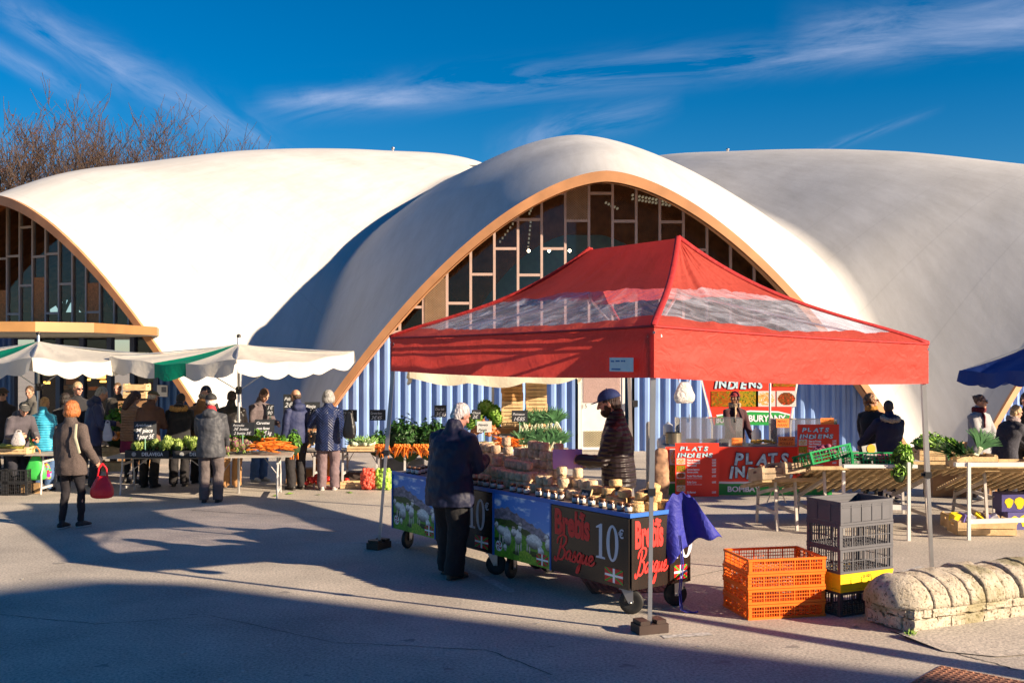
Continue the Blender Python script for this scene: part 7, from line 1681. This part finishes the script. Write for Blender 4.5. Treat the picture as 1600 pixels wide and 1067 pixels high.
# ---------------------------------------------------------------- low stone wall with rounded coping
def stonem(name, c1_, c2_, moss=True):
    m = bpy.data.materials.new(name); m.use_nodes = True; nt = m.node_tree; n = nt.nodes; l = nt.links; b = n['Principled BSDF']; tc = n.new('ShaderNodeTexCoord')
    a = n.new('ShaderNodeTexNoise'); a.inputs['Scale'].default_value = 5; a.inputs['Detail'].default_value = 8; a.inputs['Roughness'].default_value = .7
    p = n.new('ShaderNodeTexNoise'); p.inputs['Scale'].default_value = 34; p.inputs['Detail'].default_value = 5; p.inputs['Roughness'].default_value = .75
    q = n.new('ShaderNodeTexNoise'); q.inputs['Scale'].default_value = 2.4; q.inputs['Detail'].default_value = 7
    for x in (a, p, q): l.new(tc.outputs['Object'], x.inputs[0])
    r = n.new('ShaderNodeValToRGB'); r.color_ramp.elements[0].position = .3; r.color_ramp.elements[1].position = .65; r.color_ramp.elements[0].color = c1_+(1,); r.color_ramp.elements[1].color = c2_+(1,); l.new(a.outputs[0], r.inputs[0])
    h = n.new('ShaderNodeValToRGB'); h.color_ramp.elements[0].position = .38; h.color_ramp.elements[1].position = .46; h.color_ramp.elements[0].color = (.13, .10, .07, 1); h.color_ramp.elements[1].color = (1, 1, 1, 1); l.new(p.outputs[0], h.inputs[0])
    mu = n.new('ShaderNodeMix'); mu.data_type = 'RGBA'; mu.blend_type = 'MULTIPLY'; mu.inputs[0].default_value = .9; l.new(r.outputs[0], mu.inputs[6]); l.new(h.outputs[0], mu.inputs[7]); out = mu.outputs[2]
    if moss:
        g_ = n.new('ShaderNodeValToRGB'); g_.color_ramp.elements[0].position = .54; g_.color_ramp.elements[1].position = .64; l.new(q.outputs[0], g_.inputs[0]); m3 = n.new('ShaderNodeMix'); m3.data_type = 'RGBA'; m3.inputs[7].default_value = (.22, .19, .05, 1); mm_ = n.new('ShaderNodeMath'); mm_.operation = 'MULTIPLY'; mm_.inputs[1].default_value = .6; l.new(g_.outputs[0], mm_.inputs[0]); l.new(mm_.outputs[0], m3.inputs[0]); l.new(out, m3.inputs[6]); out = m3.outputs[2]
    l.new(out, b.inputs['Base Color']); b.inputs['Roughness'].default_value = .9
    bp = n.new('ShaderNodeBump'); bp.inputs['Strength'].default_value = 1; bp.inputs['Distance'].default_value = .03; l.new(p.outputs[0], bp.inputs['Height']); b2 = n.new('ShaderNodeBump'); b2.inputs['Strength'].default_value = .6; b2.inputs['Distance'].default_value = .05; l.new(a.outputs[0], b2.inputs['Height']); l.new(bp.outputs[0], b2.inputs['Normal']); l.new(b2.outputs[0], b.inputs['Normal'])
    return m
STN = stonem('limestone', (.52, .43, .31), (.78, .70, .57)); MRT = stonem('lime_mortar', (.46, .35, .23), (.56, .45, .32), False)
wa = R(25.2); W0 = Vector((3.18, 8.62, 0)); wall = empty('stone_wall', W0, wa, 'low pale limestone wall with rounded coping stones, bottom right', 'wall'); WL, WW = 3.6, .60
bm = bmesh.new(); box(bm, .035, WL, .03, WW-.03, 0, .19); tube(bm, [(.14, WW/2, .19), (WL, WW/2, .19)], [(.285, .222)]*2, 32, side=(0, 1, 0), cap=False); link('mortar_core', bm, MRT, wall)
random.seed(17)
def rough_block(x0, x1, y0, y1, z0, z1, amp=.008):
    b = bmesh.new(); box(b, x0, x1, y0, y1, z0, z1); bmesh.ops.subdivide_edges(b, edges=b.edges, cuts=4, use_grid_fill=True)
    for v in b.verts: v.co += Vector((random.uniform(-1, 1), random.uniform(-1, 1), random.uniform(-1, 1)))*amp
    return b
x = 0.0
for z0, z1, lens_ in ((.0, .115, (.26, .15, .36, .30, .22, .4, .3, .4, .4, .4, .3)), (.128, .188, (.10, .10, .26, .34, .3, .25, .4, .35, .3, .4, .4, .3))):
    x = 0.0
    for ln in lens_:
        if x+ln > WL: break
        link('wall_stone', rough_block(x+.006, x+ln-.006, -.005+random.uniform(-.006, .006), .12, z0, z1, .006), STN, wall, smooth=False); x += ln
for y in (.13, .32): link('end_stone', rough_block(-.012, .10, y, y+.17, .02, .115, .010), STN, wall); link('end_stone', rough_block(-.02, .10, y-.06, y+.12, .125, .188, .010), STN, wall)
# coping: half rounds laid side by side
xs = [-.08, .22, .40, .61, .79, 1.02, 1.20, 1.43, 1.62, 1.87, 2.08, 2.3, 2.5, 2.7, 2.9, 3.1, 3.3, 3.5]
for k, (a, b) in enumerate(zip(xs, xs[1:])):
    kv = (random.uniform(.95, 1.04), random.uniform(.90, 1.06)); bm = bmesh.new(); n, seg_ = 12, 26; rings = []
    for i in range(n+1):
        t = i/n; xx = a+.005+(b-a-.010)*t; e = min(t, 1-t)*2; rad = 1-.035*(1-min(1, e*7))**2
        if k == 0: rad *= (1-.42*(1-min(1, t*1.4))**2.0)
        ring = []
        for j in range(seg_+1):
            an = math.pi*j/seg_; nz_ = float(vnoise(np.array([xx*9+3.]), np.array([an*4.]), 3+k)[0])-.5
            ry = (WW/2+.015)*rad*(1+nz_*.08)*kv[0]; rz_ = .240*rad*(1+nz_*.16)*kv[1]
            ring.append(bm.verts.new((xx+nz_*.01, WW/2-math.cos(an)*ry, .192+max(0, math.sin(an))**.85*rz_)))
        rings.append(ring)
    for i in range(n):
        for j in range(seg_): bm.faces.new((rings[i][j], rings[i+1][j], rings[i+1][j+1], rings[i][j+1]))
        bm.faces.new((rings[i][0], rings[i][-1], rings[i+1][-1], rings[i+1][0]))
    bm.faces.new(rings[0]); bm.faces.new(rings[-1][::-1])
    link('coping_stone', bm, STN, wall, smooth=True)
bm = bmesh.new(); 
for k in range(40):
    a = random.uniform(0, 6.28); e = random.uniform(.4, 1.3); l_ = random.uniform(.04, .10); d_ = Vector((math.cos(a)*math.cos(e), math.sin(a)*math.cos(e), math.sin(e)))*l_; s_ = d_.orthogonal().normalized()*.010; bm.faces.new([bm.verts.new(q) for q in (Vector((0, 0, 0)), d_*.6-s_, d_, d_*.6+s_)])
tag(link('weed', bm, mat('weed_green', (.16, .28, .03), .6, .4), loc=(X(1423, 8.55), 8.55, 0), recalc=False), 'small green weed growing at the corner of the stone wall', 'weed')
# sloped apron of newer asphalt against the wall, and the rusty grating
bm = bmesh.new(); 
for k in range(16):
    x_ = -.15+k*.24; 
    if k: bm.faces.new((pv[0], pv[1], q1 := bm.verts.new((x_, -.75+.03*math.sin(k*2), .008)), q0 := bm.verts.new((x_, .0, .035))))
    else: q0, q1 = bm.verts.new((x_, .0, .035)), bm.verts.new((x_, -.45, .008))
    pv = (q0, q1)
ap_ = link('asphalt_apron', bm, ASPH, loc=tuple(W0+Vector((0, 0, 0))), rz=wa); tag(ap_, kind='structure')
rust = mat('rusty_iron', (.32, .15, .09), .75, .3, 14, .4, 60)
def grate(x, y, w_, d_, rz, label, n, m_):
    bm = bmesh.new(); box(bm, 0, w_, -d_, 0, .004, .008); 
    for i in range(n):
        for j in range(n): box(bm, (i+.28)*w_/n, (i+.72)*w_/n, -(j+.72)*d_/n, -(j+.28)*d_/n, .0081, .013, mi=0)
    o = link('iron_grating', bm, m_, loc=(x, y, 0), rz=rz); tag(o, label, 'grating', 'iron covers in the ground'); return o
grate(X(1470, 7.78), 7.78, .85, .85, R(-42), 'rusty square grating set in the asphalt at the bottom right', 17, rust)
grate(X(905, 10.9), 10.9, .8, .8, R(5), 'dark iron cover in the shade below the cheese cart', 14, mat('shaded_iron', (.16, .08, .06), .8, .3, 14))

# ---------------------------------------------------------------- behind the camera: unseen building and post, added to throw the foreground shadows
sa = Vector((SUND.x, SUND.y, 0)).normalized(); sn = Vector((-sa.y, sa.x, 0)); sn = sn if sn.y > 0 else -sn; tanE = math.tan(R(SUN_EL))
def sp(s, a): return sa*a+sn*s
A0 = 24; bh_ = (A0+8.9)*tanE
hs_ = empty('shadow_building', sp(-8, A0), math.atan2(sn.y, sn.x), 'unseen beige building behind the photographer, its outline shaped to cast the foreground shadow', 'house')
prof = [(-26, 0), (14.3, 0), (14.3, (A0+.2)*tanE), (14.9, (A0+1.0)*tanE), (15.34, (A0+1.8)*tanE), (15.9, (A0+3.1)*tanE), (16.05, (A0+7.6)*tanE), (15.7, (A0+8.6)*tanE), (14.9, (A0+9.1)*tanE), (12, (A0+9.4)*tanE), (-5, bh_+3), (-26, bh_+3)]  # outline shaped from the shadow edge wanted on the asphalt
bm = bmesh.new(); prof2 = [(x_, z_) for x_, z_ in prof]
a = [bm.verts.new((x_, 0, z_)) for x_, z_ in prof2]; b = [bm.verts.new((x_, -9, z_)) for x_, z_ in prof2]; bm.faces.new(a); bm.faces.new(b[::-1])
for i in range(len(prof2)): j = (i+1) % len(prof2); bm.faces.new((a[i], b[i], b[j], a[j]))
link('wall', bm, mat('beige_render', (.35, .28, .20), .8, .15, .5), hs_)
for i in range(7):
    for j in range(3):
        wn = bmesh.new(); x_ = -24+i*5.5; z_ = 1+j*3.2; box(wn, x_, x_+1.2, .001, .05, z_, z_+1.8); w_ = link('window', wn, mat('dark_pane', (.03, .035, .04), .1), hs_)
        fb = bmesh.new(); [box(fb, *q) for q in ((x_-.08, x_, .0, .09, z_, z_+1.8), (x_+1.2, x_+1.28, .0, .09, z_, z_+1.8), (x_-.08, x_+1.28, .0, .09, z_+1.8, z_+1.88), (x_-.12, x_+1.32, .0, .12, z_-.08, z_))]; link('frame', fb, white, w_)
# an unseen leaning post, added to cast the narrow shadow band on the asphalt
pa = 4.0; b0 = sp(7.56, pa); bm = bmesh.new(); tube(bm, [(0, 0, 0), (sn.x*.7, sn.y*.7, (pa+3.1)*tanE*.5), (sn.x*1.36, sn.y*1.36, (pa+3.1)*tanE)], [.10, .13, .06], 12)
tag(link('shadow_post', bm, mat('shadow_post_grey', (.3, .3, .28), .8), smooth=True, loc=tuple(b0)), 'unseen grey post leaning over, right of the photographer, added to cast a narrow shadow', 'parasol')
